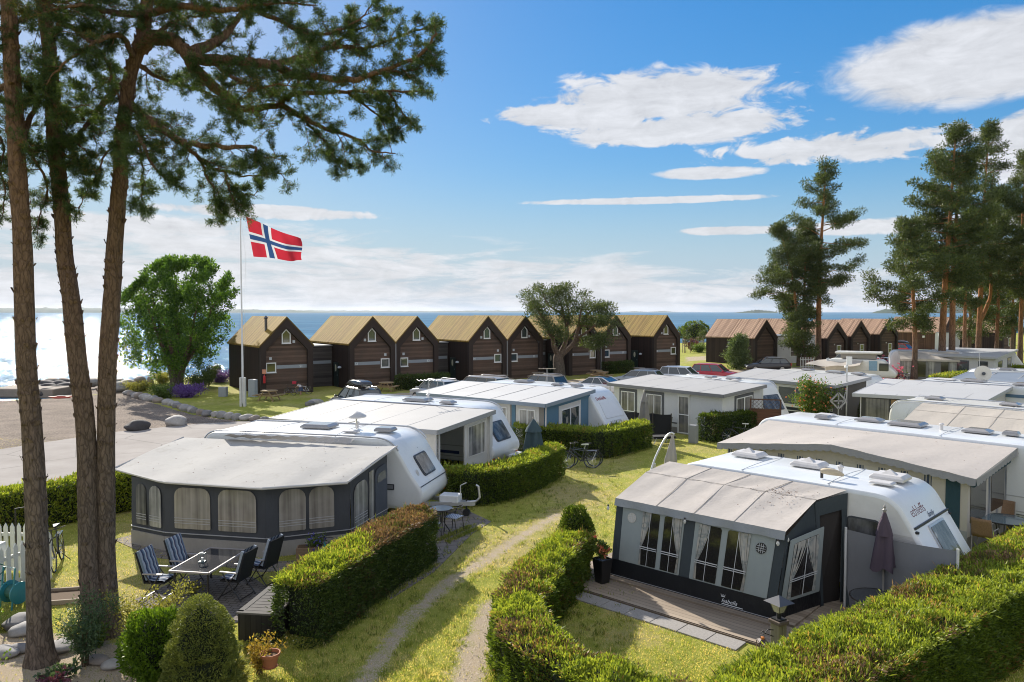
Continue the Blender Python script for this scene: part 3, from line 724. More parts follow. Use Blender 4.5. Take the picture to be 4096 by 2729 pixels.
def caravan(A, ang, L, W, style, label, H=2.6, mat=None, side=None, hatches=(), fwin=None, rails=True, rad=.12, group='white touring caravans parked on the pitches'):
 c = thing('caravan', (A[0], A[1], 0), label, 'caravan', group, ang)
 prof = smooth_prof(PROF[style](L, H), 2 if style != 'old' else 1); prof = [Vector(p) for p in prof]
 mb = MB(); n = len(prof); secs = [(0, rad), (rad * .12, rad * .5), (rad * .4, rad * .16), (rad, 0), (W - rad, 0), (W - rad * .4, rad * .16), (W - rad * .12, rad * .5), (W, rad)]
 crown = .05
 for y, d in secs:
  pp = inset_poly(prof, d) if d else prof
  for p in pp: mb.v.append((p.x, y, p.y + (crown * math.sin(math.pi * y / W) if p.y > H - .3 else 0)))
 for k in range(len(secs) - 1):
  for i in range(n):
   j = (i + 1) % n; mb.f.append((k * n + i, k * n + j, (k + 1) * n + j, (k + 1) * n + i)); mb.m.append(0)
 mb.f.append(tuple(range(n - 1, -1, -1))); mb.m.append(1); mb.f.append(tuple((len(secs) - 1) * n + i for i in range(n))); mb.m.append(1)
 mb.build('body', [mat or cv_white, side or mat or cv_white], c, smooth=32)
 if rails:
  rb = MB()
  for y in (.05, W - .05):
   pts = [(p.x, y, p.y + .03) for p in prof if p.y > H - .45]
   rb.tube(pts, .028, 6)
  rb.build('roof_rail', rail_mat, c)
 for hd in hatches:
  x, y, lx, ly, kind = hd; hb = MB()
  t = .12 if kind != 'flat' else .05; z = H + .04
  k = .8 if kind != 'dome' else .6
  vs = [(x + sx * lx / 2, y + sy * ly / 2, z) for sx, sy in ((-1, -1), (1, -1), (1, 1), (-1, 1))] + [(x + sx * lx / 2, y + sy * ly / 2, z + t * .45) for sx, sy in ((-1, -1), (1, -1), (1, 1), (-1, 1))] + \
   [(x + sx * lx / 2 * k, y + sy * ly / 2 * k, z + t) for sx, sy in ((-1, -1), (1, -1), (1, 1), (-1, 1))]
  hb.add(vs, [(0, 1, 5, 4), (1, 2, 6, 5), (2, 3, 7, 6), (3, 0, 4, 7), (4, 5, 9, 8), (5, 6, 10, 9), (6, 7, 11, 10), (7, 4, 8, 11), (8, 9, 10, 11)])
  if kind == 'pyramid': hb.add([(x - lx * .25, y - ly * .3, z + t), (x + lx * .25, y - ly * .3, z + t), (x + lx * .1, y + ly * .25, z + t), (x, y - ly * .05, z + t + .11)], [(0, 1, 3), (1, 2, 3), (2, 0, 3)])
  hb.build('roof_hatch', hatch_smoke if kind in ('dome', 'smoke') else hatch_mat, c, bevel=.015)
 if fwin:
  y0, y1, z0, z1, rr = fwin; e = .012
  P_ = [(p.x, p.y) for p in prof]
  xa, xb = profile_x(P_, z0) + e, profile_x(P_, z1) + e
  q = [Vector((xa, y0, z0)), Vector((xa, y1, z0)), Vector((xb, y1, z1)), Vector((xb, y0, z1))]
  wb = MB(); wb.rquad(q, 0, rr, .03, off=-.01); wo = wb.build('front_window', trim_dark, c)
  pb = MB(); pb.rquad(q, .05, rr * .8, .045, off=-.01); pb.build('pane', acryl_c, wo)
 jb_ = MB()
 for x in (L * .30, L * .62):
  jb_.tube([(x, .03 + (W - .06) * k / 6, H + .006 + crown * math.sin(math.pi * (.03 + (W - .06) * k / 6) / W) - .002) for k in range(7)], .008, 4)
 for z in (.62, 1.06): jb_.beam((.25, -.004, z), (L - 1.3, -.004, z), .012, .03)
 jb_.build('joint_trim', pbr('joint_grey', (.42, .43, .44), .5, .06), c)
 lb_ = MB(); xf = profile_x([(p.x, p.y) for p in prof], .62)
 for y in (.18, W - .18): lb_.box((xf - .01, y, .62), (.05, .16, .07))
 lb_.build('marker_lamp', pbr('orange_lens', (.5, .14, .02), .3, .05), c)
 wb = MB()
 for y in (.22, W - .22):
  wb.tube([(L * .48, y - .1, .33), (L * .48, y + .1, .33)], .32, 18)
 wb.build('wheel', black_rubber, c)
 c['prof'] = 0; del c['prof']
 return c, [(p.x, p.y) for p in prof]
def side_window(c, x0, x1, z0, z1, r=.08, pane=None, y=0.0):
 q = [Vector((x0, y - .004, z0)), Vector((x1, y - .004, z0)), Vector((x1, y - .004, z1)), Vector((x0, y - .004, z1))]
 mb = MB(); mb.rquad(q, 0, r, .02); w = mb.build('window', trim_dark, c)
 pb = MB(); pb.rquad(q, .035, r * .7, .03); pb.build('pane', pane or acryl, w); return w
def drawbar(c, L, W):
 mb = MB(); mb.beam((L - .6, W / 2 - .5, .42), (L + 1.25, W / 2, .42), .09, .12); mb.beam((L - .6, W / 2 + .5, .42), (L + 1.25, W / 2, .42), .09, .12)
 d = mb.build('drawbar', rail_mat, c)
 mb = MB(); mb.box((L + .45, W / 2, .56), (.62, .46, .25)); mb.build('gas_locker', cv_white, d, bevel=.03)
 mb = MB(); mb.tube([(L + .95, W / 2, .45), (L + 1.3, W / 2, .5), (L + 1.42, W / 2, .62), (L + 1.38, W / 2, .98), (L + 1.30, W / 2, 1.02)], .035, 8); mb.tube([(L + .75, W / 2 + .1, .5), (L + .75, W / 2 + .1, .95), (L + .95, W / 2 + .1, 1.05)], .018, 6); mb.build('coupling_handle', rail_mat, d)
 mb = MB(); mb.tube([(L + .98, W / 2 - .05, .12), (L + .98, W / 2 + .05, .12)], .12, 12); mb.tube([(L + .98, W / 2, .12), (L + .98, W / 2, .55)], .03, 8); mb.build('jockey_wheel', black_rubber, d)
def roof_vent(c, x, y, z, h=.16):
 mb = MB(); mb.lathe([(.055, 0), (.055, h), (.085, h), (.085, h + .03), (.03, h + .06)], (x, y, z), 10); mb.build('vent_pipe', hatch_mat, c)
def line_ang(a, b): return math.atan2(b[1] - a[1], b[0] - a[0])
def V2(p): return Vector((p[0], p[1], 0))
# ---- annex with a flat roof
roof_grey = pbr('annex_roof_grey', (.36, .355, .35), .7, .07, .8, .05, fine=25, dirt=.3, dirtcol=(.30, .28, .25))
roof_light = pbr('annex_roof_light', (.44, .44, .44), .65, .06, .8, .05, fine=25, dirt=.3, dirtcol=(.36, .34, .32))
def annex(label, FL, FR, BR, BL, zf, zb, roof, fascia, wall_f, wall_r, group='flat roofed annexes built beside the caravans', front=True, right=True, left=True, ov=.28, right_from=0.0, seams=4):
 FL, FR, BR, BL = map(V2, (FL, FR, BR, BL))
 a = thing('annex', FL.lerp(FR, .5), label, 'annex', group)
 z = Vector((0, 0, 1)); th = .16
 top = [FL + z * zf, FR + z * zf, BR + z * zb, BL + z * zb]
 mb = MB(); mb.prism([p - z * .03 for p in top], z * .03); r = mb.build('roof', roof, a, world=True)
 mb = MB()
 for i in range(1, seams + 1):
  t = i / (seams + 1); p = top[0].lerp(top[1], t); q = top[3].lerp(top[2], t); mb.beam(p + z * .004, q + z * .004, .05, .008)
 if seams: mb.build('seam', pbr('roof_seam', tuple(x * .86 for x in (.40, .40, .40)), .7, .05), r, world=True)
 mb = MB(); e = .035
 ctr = sum(top, Vector()) / 4
 for i in range(4):
  p, q = top[i], top[(i + 1) % 4]; d = (q - p).normalized(); n = d.cross(z).normalized() * e
  mb.prism([p + n * .0 - z * th, q - z * th, q + z * .012, p + z * .012], n)
 mb.build('fascia', fascia, a, world=True)
 ux = (FR - FL).normalized(); uy = (BL - FL).normalized(); uyr = (BR - FR).normalized()
 wFL = FL + ux * ov + uy * ov; wFR = FR - ux * ov + uyr * ov; wBR = BR - ux * ov; wBL = BL + ux * ov
 qf = [wFL, wFR, wFR + z * (zf - .08), wFL + z * (zf - .08)]
 ra = wFR.lerp(wBR, right_from); zr = zf + (zb - zf) * right_from - .08
 qr = [ra, wBR, wBR + z * (zb - .06), ra + z * zr]
 ql = [wBL, wFL, wFL + z * (zf - .08), wBL + z * (zb - .06)]
 def wall(q, m):
  mb = MB(); n = (q[1] - q[0]).cross(q[3] - q[0]).normalized(); mb.prism([p - n * .05 for p in q], n * .05); return mb.build('wall', m, a, world=True)
 if front: wall(qf, wall_f)
 if right: wall(qr, wall_r)
 if left: wall(ql, wall_r)
 return a, qf, qr, top
def wwin(parent, q, u0, u1, v0, v1, frame=.06, t=.05, fm=None, glass=None, mull=1, cols=0):
 s = sub(q, u0, u1, v0, v1); off = parent_world(parent); s = [p - off for p in s]
 return window_part(parent, s, frame, t, glass, mull=mull, fm=fm)
def wpatch(parent, name, q, u0, u1, v0, v1, m, t=.012, off=.0, rad=0.0):
 s = sub(q, u0, u1, v0, v1); mb = MB(); mb.rquad(s, 0, rad, t, off=off); return mb.build(name, m, parent, world=True)
def mat_curtain_glass(name, c1, c2, dark=(.03, .03, .035)):
 if name in MC: return MC[name]
 t = NT(name); o = t.noise(1.0, 3, .6, sc=(9, 9, .25)); b = t.noise(1.2, 3, .6)
 c = t.ramp(t.math('ADD', t.math('MULTIPLY', o, .6), t.math('MULTIPLY', b, .4)), [(.3, dark), (.42, c1), (.65, c2)])
 t.col(c); t.set(Roughness=.12, Specular_IOR_Level=.6); MC[name] = t.mat; return t.mat
cg_beige = mat_curtain_glass('curtained_pane_beige', (.24, .215, .19), (.40, .37, .33), (.12, .11, .10))
cg_white = mat_curtain_glass('curtained_pane_white', (.16, .16, .16), (.48, .47, .45))
cg_grey = mat_curtain_glass('curtained_pane_grey', (.10, .10, .10), (.24, .23, .22))
A0 = G(795, 1728, 2.55); angA = R(-14.0)
carA, profA = caravan((A0.x, A0.y), angA, 7.85, 2.5, 'modern', 'white caravan with roof rails and a satellite dish behind the dark bay awning', 2.6, fwin=None,
 hatches=[(3.6, 1.45, 1.05, .75, 'smoke'), (5.1, .75, .5, .3, 'flat'), (6.1, 1.2, .62, .5, 'smoke')])
q = [Vector((profile_x(profA, 1.32) + .015, .75, 1.32)), Vector((profile_x(profA, 1.32) + .015, 1.75, 1.32)), Vector((profile_x(profA, 1.95) + .015, 1.75, 1.95)), Vector((profile_x(profA, 1.95) + .015, .75, 1.95))]
mb = MB(); mb.rquad(q, 0, .1, .04, off=-.02); wA = mb.build('front_window', trim_dark, carA); mb = MB(); mb.rquad(q, .05, .08, .055, off=-.02); mb.build('pane', acryl_c, wA)
text_part(carA, 'lettering', 'Hobby', .3, (profile_x(profA, 2.2) + .035, .7, 2.14), (0, 1, 0), (profile_x(profA, 2.34) - profile_x(profA, 2.2), 0, .14), pbr('dark_blue_letters', (.05, .06, .12), .5, .03), .002, .0, .8)
mb = MB(); qz = [Vector((profile_x(profA, 1.13) + .012, .05, 1.13)), Vector((profile_x(profA, 1.13) + .012, 2.45, 1.13)), Vector((profile_x(profA, 1.155) + .012, 2.45, 1.155)), Vector((profile_x(profA, 1.155) + .012, .05, 1.155))]
mb.prism(qz, (.006, 0, 0)); mb.build('locker_seam', trim_dark, carA)
mb = MB(); mb.lathe([(.16, 0), (.13, .015)], (0, 0, 0), 14); o = mb.build('clearance_badge', pbr('badge_grey', (.5, .5, .5), .4, .05), carA); o.location = (profile_x(profA, 1.45) + .0, .42, 1.45); o.rotation_euler = (0, R(72), 0); o.scale = (1, .5, 1)
side_window(carA, 6.45, 6.9, 1.02, 1.2, .02, pbr('vent_grey', (.22, .23, .25), .5, .05))
drawbar(carA, 7.85, 2.5); roof_vent(carA, 4.9, 1.6, 2.63)
awnA_dark = fabric('awning_dark_fabric', (.078, .082, .092), .05, .12, .2)
awnA_roof = fabric('awning_grey_vinyl', (.47, .455, .43), .06, .06, .14, stain=(.33, .30, .26), rough=.9)
awnA_skirt = fabric('awning_skirt', (.33, .31, .29), .05, .1, .5)
awA = thing('bay_awning', (G(1066, 2231).x, G(1066, 2231).y, 0), 'dark bay fronted caravan awning with a pale vinyl roof and arched windows', 'awning', 'fabric awnings fixed to the caravans')
wc = [G(531, 2174), G(664, 2203), G(1066, 2231), V2((-4.45, 20.45)), V2((-3.75, 22.35))]
wc = [V2((-10.6, 24.2))] + wc; wz = [2.2, 1.9, 1.9, 1.9, 1.92, 2.25]
Z = Vector((0, 0, 1)); wallq = []
for i in range(5):
 a, b = wc[i], wc[i + 1]; q = [a, b, b + Z * wz[i + 1], a + Z * wz[i]]; wallq.append(q)
 mb = MB(); n = (b - a).cross(Z).normalized(); v = .42
 mb.grid(q[0], q[1], q[2], q[3], 24, 8, lambda u, w, n=n: n * (.02 * math.sin(u * 9 + w * 4) * math.sin(w * 3.1)))
 wo = mb.build('wall', awnA_dark, awA, world=True, smooth=True)
 wpatch(awA, 'skirt', q, 0, 1, .0, .21, awnA_skirt, .03, .01)
 wpatch(awA, 'trim_stripe', q, .0, 1, .265, .275, pbr('pale_stripe', (.4, .4, .42), .6, .05), .03, .012)
line_m = pbr('pale_stripe', (.4, .4, .42), .6, .05)
def arch_window(parent, q, u0, u1, v0, v1, pane, stripes=True, r=.25):
 s = sub(q, u0, u1, v0, v1); mb = MB(); mb.rquad(s, 0, (.04, .04, r, r), .012, off=.022); w = mb.build('window', pane, parent, world=True)
 if stripes:
  sb = MB()
  for k in (.13, .19, .25): sb.rquad(sub(s, .0, 1, k, k + .012), 0, 0, .006, off=.036)
  sb.build('stripe', line_m, w, world=True)
 return w
q = wallq[1]; arch_window(awA, q, .16, .46, .32, .92, cg_grey); arch_window(awA, q, .56, .90, .32, .92, cg_white)
q = wallq[2]; arch_window(awA, q, .10, .46, .34, .93, cg_beige); arch_window(awA, q, .54, .91, .34, .93, cg_beige)
q = wallq[3]; arch_window(awA, q, .15, .46, .34, .93, cg_beige); arch_window(awA, q, .50, .80, .34, .93, cg_beige)
q = wallq[4]; arch_window(awA, q, .08, .42, .25, .87, cg_white)
wpatch(awA, 'door', q, .63, .97, .06, .90, fabric('awning_door_fabric', (.085, .095, .115), .05, .1, .2), .02, .02, .2)
s = sub(q, .68, .92, .70, .82); mb = MB(); mb.rquad(s, 0, (.02, .02, .2, .2), .01, off=.045); mb.build('fanlight', glass_dark('fanlight_pane', (.12, .13, .15), .2), awA, world=True)
wpatch(awA, 'curtain_strip', q, .47, .58, .15, .92, cg_white, .015, .025)
ra = [G(734, 1750, 2.42), G(1588, 1785, 2.42)]
ev = [G(456, 1874, 2.02), G(650, 1927, 1.94), G(1044, 1953, 1.94), G(1391, 1929, 1.97)]
mb = MB(); N_ = 40; M_ = 16
def evp(u):
 ks = [0, .28, .62, 1]; i = 0 if u < .28 else (1 if u < .62 else 2); t = (u - ks[i]) / (ks[i + 1] - ks[i]); return ev[i].lerp(ev[i + 1], t)
for j in range(M_ + 1):
 for i in range(N_ + 1):
  u = i / N_; v = j / M_; p = ra[0].lerp(ra[1], u).lerp(evp(u), v)
  p = p + Z * (.04 * math.sin(math.pi * v) - .05 * math.sin(math.pi * v) * math.sin(u * math.pi * 3) ** 2 + .012 * math.sin(u * 31 + v * 5) * v)
  mb.v.append(tuple(p))
for j in range(M_):
 for i in range(N_):
  a = j * (N_ + 1) + i; mb.f.append((a, a + N_ + 1, a + N_ + 2, a + 1)); mb.m.append(0)
rA = mb.build('roof', awnA_roof, awA, world=True, smooth=True)
mb = MB(); mb.tube([evp(i / 24) - Z * .02 for i in range(25)], .035, 6); mb.tube([ra[0], evp(0)], .03, 6); mb.tube([ra[1], evp(1)], .03, 6); mb.build('eave_piping', pbr('piping_pale', (.5, .48, .46), .6, .05), rA, world=True)
mb = MB(); mb.tube([ra[1].lerp(evp(1), .9), evp(1)], .006, 5) if True else mb.tube([ra[0].lerp(evp(0), .6) + Z * .045] + [ra[0].lerp(ra[1], u).lerp(evp(u), .62) + Z * .01 for u in (.2, .4, .6, .8, 1)], .012, 5)
mb = MB(); f0, f1 = G(893, 1750, 2.45), G(1398, 1778, 2.45); g0, g1 = G(910, 1742, 2.6), G(1420, 1757, 2.58)
mb.grid(f0, f1, g1, g0, 40, 4, lambda u, v: (0, -.02 * math.sin(u * 70) * (1 - v), .03 + .02 * math.sin(u * 50)))
mb.build('rail_flap', fabric('flap_grey', (.42, .40, .39), .05, .1, .4), awA, world=True, smooth=True)
BL, BR = G(1341, 1596, 2.65), G(1981, 1637, 2.65); FL, FR = G(1077, 1673, 2.3), G(1749, 1722, 2.3)
white_wall = fabric('annex_wall_white', (.62, .61, .59), .06, .06, .15)
fas_grey = pbr('fascia_grey', (.26, .27, .29), .5, .06, 3)
angB = line_ang(BL, BR)
anB, qf, qr, topB = annex('grey flat roofed annex with an open porch sheltering a moped', FL, FR, BR, BL, 2.3, 2.62, roof_grey, fas_grey, white_wall, white_wall, right_from=.52)
mb = MB()
for (u, w) in ((0.0, .10), (.06, .05)):
 p = qf[1].lerp(qr[1], u); mb.box((p.x, p.y, 1.1), (w, .1, 2.2), rz=angB)
mb.build('post', white_wall, anB, world=True)
p = qr[1]; mb = MB(); mb.box((p.x, p.y, 1.25), (.22, .22, 2.45), rz=angB); mb.build('post', white_wall, anB, world=True)
s = [Vector(v) for v in qr]; wwin(anB, s, .12, .82, .38, .88, .04, .03, white_wall, cg_white, mull=0)
mb = MB(); mb.beam(qr[3] - Z * .12, qr[2] - Z * .16, .05, .08); mb.build('roof_beam', fas_grey, anB, world=True)
d = (BR - BL).normalized(); Lb = 8.6
Bst = V2(BR) - d * (Lb + .05)
carB, profB = caravan((Bst.x, Bst.y), angB, Lb, 2.45, 'modern', 'white caravan with a smoked roof hatch and an aerial behind the porch annex', 2.62,
 hatches=[(4.3, 1.1, 1.15, .75, 'smoke'), (6.0, .8, .6, .5, 'dome')], fwin=(.6, 1.85, 1.22, 1.95, .1))
side_window(carB, 5.6, 6.1, 1.25, 2.05); roof_vent(carB, 4.3, 1.9, 2.65)
mb = MB(); mb.box((6.4, -.012, .78), (1.2, .02, .12)); mb.build('side_stripe', pbr('stripe_blue', (.03, .05, .16), .4, .05), carB)
drawbar(carB, Lb, 2.45)
BL, BR = G(1848, 1522, 2.7), G(2380, 1557, 2.7); FL, FR = G(1665, 1570, 2.35), G(2182, 1617, 2.35)
blue_wall = fabric('annex_wall_blue', (.11, .20, .29), .04, .06, .15)
fas_blue = pbr('fascia_blue_grey', (.19, .235, .30), .5, .06, 3)
pale_wall = fabric('annex_wall_pale', (.58, .57, .57), .06, .06, .15)
stone_grey = fabric('annex_skirt_grey', (.22, .21, .20), .04, .06, .15)
anC, qf, qr, topC = annex('blue walled annex with a pale grey flat roof and white window trim', FL, FR, BR, BL, 2.35, 2.68, roof_light, fas_blue, stone_grey, blue_wall)
for k, (u0, u1) in enumerate(((.03, .17), (.21, .36), (.40, .55), (.595, .745), (.79, .965))):
 wpatch(anC, 'window_surround', qf, u0, u1, .30, .97, pale_wall, .02, .0)
 wwin(anC, [p + (qf[1] - qf[0]).cross(Z).normalized() * .02 for p in qf], u0 + .025, u1 - .025, .34, .88, .05, .04, win_white, cg_white, mull=1)
for u in (.19, .38, .575, .77): wpatch(anC, 'pillar', qf, u - .015, u + .015, .3, .97, blue_wall, .015)
wpatch(anC, 'window_surround', qr, .30, .78, .34, .88, pale_wall, .02)
wwin(anC, [p + (qr[1] - qr[0]).cross(Z).normalized() * .02 for p in qr], .34, .74, .39, .80, .05, .04, win_white, win_glass, mull=1)
mb = MB(); mb.tube([qr[0] + Z * .0 + (qr[1] - qr[0]).normalized() * .05 + (qr[1] - qr[0]).cross(Z).normalized() * .06, qr[3] + (qr[1] - qr[0]).normalized() * .05 + (qr[1] - qr[0]).cross(Z).normalized() * .06], .035, 8); mb.build('downpipe', pale_wall, anC, world=True)
d = (BR - BL).normalized(); angC = line_ang(BL, BR) - R(1); Lc = 8.4
Cst = V2(BR) - d * (Lc - .75)
carC, profC = caravan((Cst.x, Cst.y), angC, Lc, 2.5, 'raked', 'white caravan with red lettering on its raked nose behind the blue annex', 2.66, rails=False,
 hatches=[(2.6, 1.3, .95, .7, 'smoke'), (5.0, .9, .55, .45, 'dome'), (5.4, 1.9, .6, .45, 'flat'), (5.9, 1.2, .3, .25, 'flat'), (6.3, .7, .55, .4, 'smoke'), (6.9, 1.2, .28, .2, 'flat')])
X = lambda z: profile_x(profC, z) + .012
q = [Vector((X(1.25), .35, 1.25)), Vector((X(1.25), 2.15, 1.25)), Vector((X(2.0), 2.0, 2.0)), Vector((X(2.0), .5, 2.0))]
mb = MB(); mb.rquad(q, 0, .08, .02, off=-.005); wC = mb.build('window_cover', pbr('cover_white', (.66, .68, .72), .45, .04, 3), carC)
text_part(carC, 'lettering', 'Dethleffs', .2, (X(2.1), .4, 2.1), (0, 1, 0), (X(2.2) - X(2.1), 0, .1), pbr('red_letters', (.28, .02, .03), .5, .03), .002, 0, .95)
text_part(carC, 'lettering', 'B E D U I N', .14, (X(.98), .55, .98), (0, 1, 0), (X(1.08) - X(.98), 0, .1), pbr('grey_letters', (.3, .3, .32), .5, .03), .002, 0, 1.1)
BL, BR = G(2606, 1496, 2.7), G(3066, 1538, 2.7); FL, FR = G(2428, 1532, 2.35), G(2893, 1580, 2.35)
d_wall = fabric('annex_wall_light', (.60, .605, .62), .06, .06, .15)
fas_d = pbr('fascia_mid_grey', (.17, .17, .18), .5, .06, 3)
dark_frame = pbr('dark_window_frame', (.07, .075, .09), .5, .08, 5)
anD, qf, qr, topD = annex('light grey annex with dark framed windows behind the black wind screen', FL, FR, BR, BL, 2.35, 2.68, roof_grey, fas_d, d_wall, d_wall, right_from=.0)
for (u0, u1) in ((.06, .24), (.315, .50)):
 wpatch(anD, 'window_surround', qf, u0, u1, .30, .93, dark_frame, .02)
 wwin(anD, [p + (qf[1] - qf[0]).cross(Z).normalized() * .02 for p in qf], u0 + .02, u1 - .02, .36, .86, .045, .03, win_white, cg_grey, mull=1)
wpatch(anD, 'trim_stripe', qf, 0, .62, .22, .25, dark_frame, .015); wpatch(anD, 'trim_stripe', qf, .74, 1, .22, .25, dark_frame, .015); wpatch(anD, 'trim_stripe', qf, 0, .62, .0, .14, stone_grey, .02); wpatch(anD, 'trim_stripe', qf, .74, 1, .0, .14, stone_grey, .02)
dD = wwin(anD, qf, .63, .73, .02, .90, .05, .05, win_white, cg_grey, mull=2)
wpatch(anD, 'door_blind', qf, .625, .735, .90, .95, pbr('blind_white', (.6, .6, .6), .6, .05), .08)
wpatch(anD, 'window_surround', qr, .30, .78, .36, .92, dark_frame, .02); wwin(anD, [p + (qr[1] - qr[0]).cross(Z).normalized() * .02 for p in qr], .34, .74, .40, .86, .045, .03, win_white, cg_grey, mull=1)
ux = (FR - FL).normalized()
pp = V2(BR) - (BR - FR).normalized() * .25 - ux * .05; pp.z = 0; mb = MB(); mb.tube([pp, pp + Z * 2.6], .04, 8); mb.build('post', rail_mat, anD, world=True)
p2 = V2(FL) + ux * .15 + (BL - FL).normalized() * .1; p2.z = 0; mb = MB(); mb.tube([p2, p2 + Z * 2.3], .03, 8); mb.build('post', rail_mat, anD, world=True)
d = (BR - BL).normalized(); angD = line_ang(BL, BR) + R(2); Ld = 7.6
Dst = V2(BR) - d * (Ld + .25) + Vector((-d.y, d.x, 0)) * .05
carD, profD = caravan((Dst.x, Dst.y), angD, Ld, 2.4, 'old', 'cream roofed caravan with a dirty roof edge behind the light grey annex', 2.62, mat=cv_cream,
 hatches=[(3.2, 1.1, .6, .45, 'dome'), (4.0, .6, .5, .3, 'flat'), (4.7, 1.2, .75, .5, 'smoke'), (5.2, .7, .4, .3, 'flat')], fwin=(.3, 2.1, 1.15, 1.95, .08))
BL, BR = G(3026, 1472, 2.7), G(3484, 1507, 2.7); FR = G(3339, 1543, 2.35); FL = V2(BL) + V2(FR) - V2(BR); FL = G(2905, 1505, 2.35)
dk_wall = fabric('annex_wall_dark', (.11, .105, .10), .04, .1, .15); i_wall = fabric('annex_wall_grey', (.48, .485, .49), .05, .06, .15)
lower_dark = fabric('annex_lower_dark', (.045, .05, .06), .03, .1, .15)
anI, qf, qr, topI = annex('grey annex with a white framed window beside the flowering bush', FL, FR, BR, BL, 2.35, 2.68, roof_grey, fas_grey, i_wall, dk_wall)
wpatch(anI, 'lower_wall', qf, 0, 1, 0, .36, lower_dark, .02)
wpatch(anI, 'window_surround', qf, .46, .86, .36, .93, win_white, .02); wwin(anI, [p + (qf[1] - qf[0]).cross(Z).normalized() * .02 for p in qf], .49, .83, .42, .90, .05, .03, win_white, win_glass, mull=1)
s = [p + (qf[1] - qf[0]).cross(Z).normalized() * .02 for p in qf]; wwin(anI, s, .55, .85, .14, .28, .05, .02, win_white, lower_dark, mull=0)
d = (BR - BL).normalized(); angI = line_ang(BL, BR) + R(3); Li = 7.8
Ist = V2(BR) - d * (Li - .2)
carI, profI = caravan((Ist.x, Ist.y), angI, Li, 2.4, 'old', 'cream roofed caravan with three roof hatches behind the dark sided annex', 2.64, mat=cv_cream,
 hatches=[(2.5, 1.2, .7, .5, 'smoke'), (4.6, .9, 1.1, .55, 'smoke'), (6.0, 1.0, .65, .5, 'dome'), (6.4, .6, .6, .3, 'dome')], rails=False)
BL, BR = G(3542, 1513, 2.7), G(4049, 1545, 2.7); FL, FR = G(3411, 1574, 2.35), G(3946, 1602, 2.35)
fas_h = pbr('fascia_pale', (.38, .39, .41), .5, .05, 3); black_frame = pbr('black_frame', (.02, .022, .025), .4, .1, 5)
anH, qf, qr, topH = annex('pale roofed annex with a black framed glass front', FL, FR, BR, BL, 2.35, 2.68, roof_light, fas_h, black_frame, pale_wall, seams=5)
inner = pbr('room_behind_glass', (.16, .12, .08), .15, .5, 1.2, spec=.8)
for (u0, u1, m) in ((.05, .25, cg_grey), (.27, .37, pbr('oak_panel', (.25, .15, .07), .4, .15, 2)), (.39, .62, cg_grey), (.64, .95, cg_grey)):
 wpatch(anH, 'glass_panel', qf, u0, u1, .22, .93, m, .02, .0)
mb = MB()
for k in range(3): mb.tube([qf[0].lerp(qf[1], .07 + .05 * k) + Z * .62 + (qf[1] - qf[0]).cross(Z).normalized() * .05, qf[0].lerp(qf[1], .14 + .05 * k) + Z * .6 + (qf[1] - qf[0]).cross(Z).normalized() * .05], [.09, .06], 8)
mb.build('cushion', pbr('taupe_cushion', (.2, .16, .13), .9, .15), anH, world=True)
s = [Vector(p) for p in qr]; wwin(anH, s, .5, .75, .5, .72, .05, .03, win_white, win_glass, mull=0)
d = (BR - BL).normalized(); Lh = 8.0; Hst = V2(BL) + d * 1.0
carH, profH = caravan((Hst.x, Hst.y), line_ang(BL, BR), Lh, 2.4, 'modern', 'white caravan with a blue side stripe and a round satellite dish on its roof', 2.68,
 hatches=[(1.6, 1.5, 1.1, .8, 'flat'), (3.1, 1.4, 1.1, .8, 'smoke'), (5.6, .9, 1.0, .7, 'smoke')])
mb = MB(); mb.box((6.2, -.012, 2.2), (3.2, .02, .16)); mb.build('side_stripe', pbr('stripe_steel_blue', (.09, .17, .27), .4, .05), carH)
side_window(carH, 6.3, 7.2, 1.3, 1.95)
G0 = G(3550, 1603, 2.55); angG = R(-48)
carG, profG = caravan((G0.x, G0.y), angG, 7.6, 2.4, 'modern', 'white caravan with a small square rear window beside the beige awning', 2.62, mat=cv_cream, side=cv_white,
 hatches=[(1.5, 1.3, .7, .55, 'dome'), (4.4, 1.2, .7, .55, 'dome'), (5.6, .9, .8, .7, 'smoke')])
side_window(carG, .75, 1.35, 1.25, 1.75, .06)
beige_roof = fabric('awning_beige_canvas', (.50, .455, .40), .10, .06, .18, stain=(.40, .35, .29))
taupe_roof = fabric('awning_taupe_canvas', (.47, .43, .395), .03, .06, .16, stain=(.36, .32, .27))
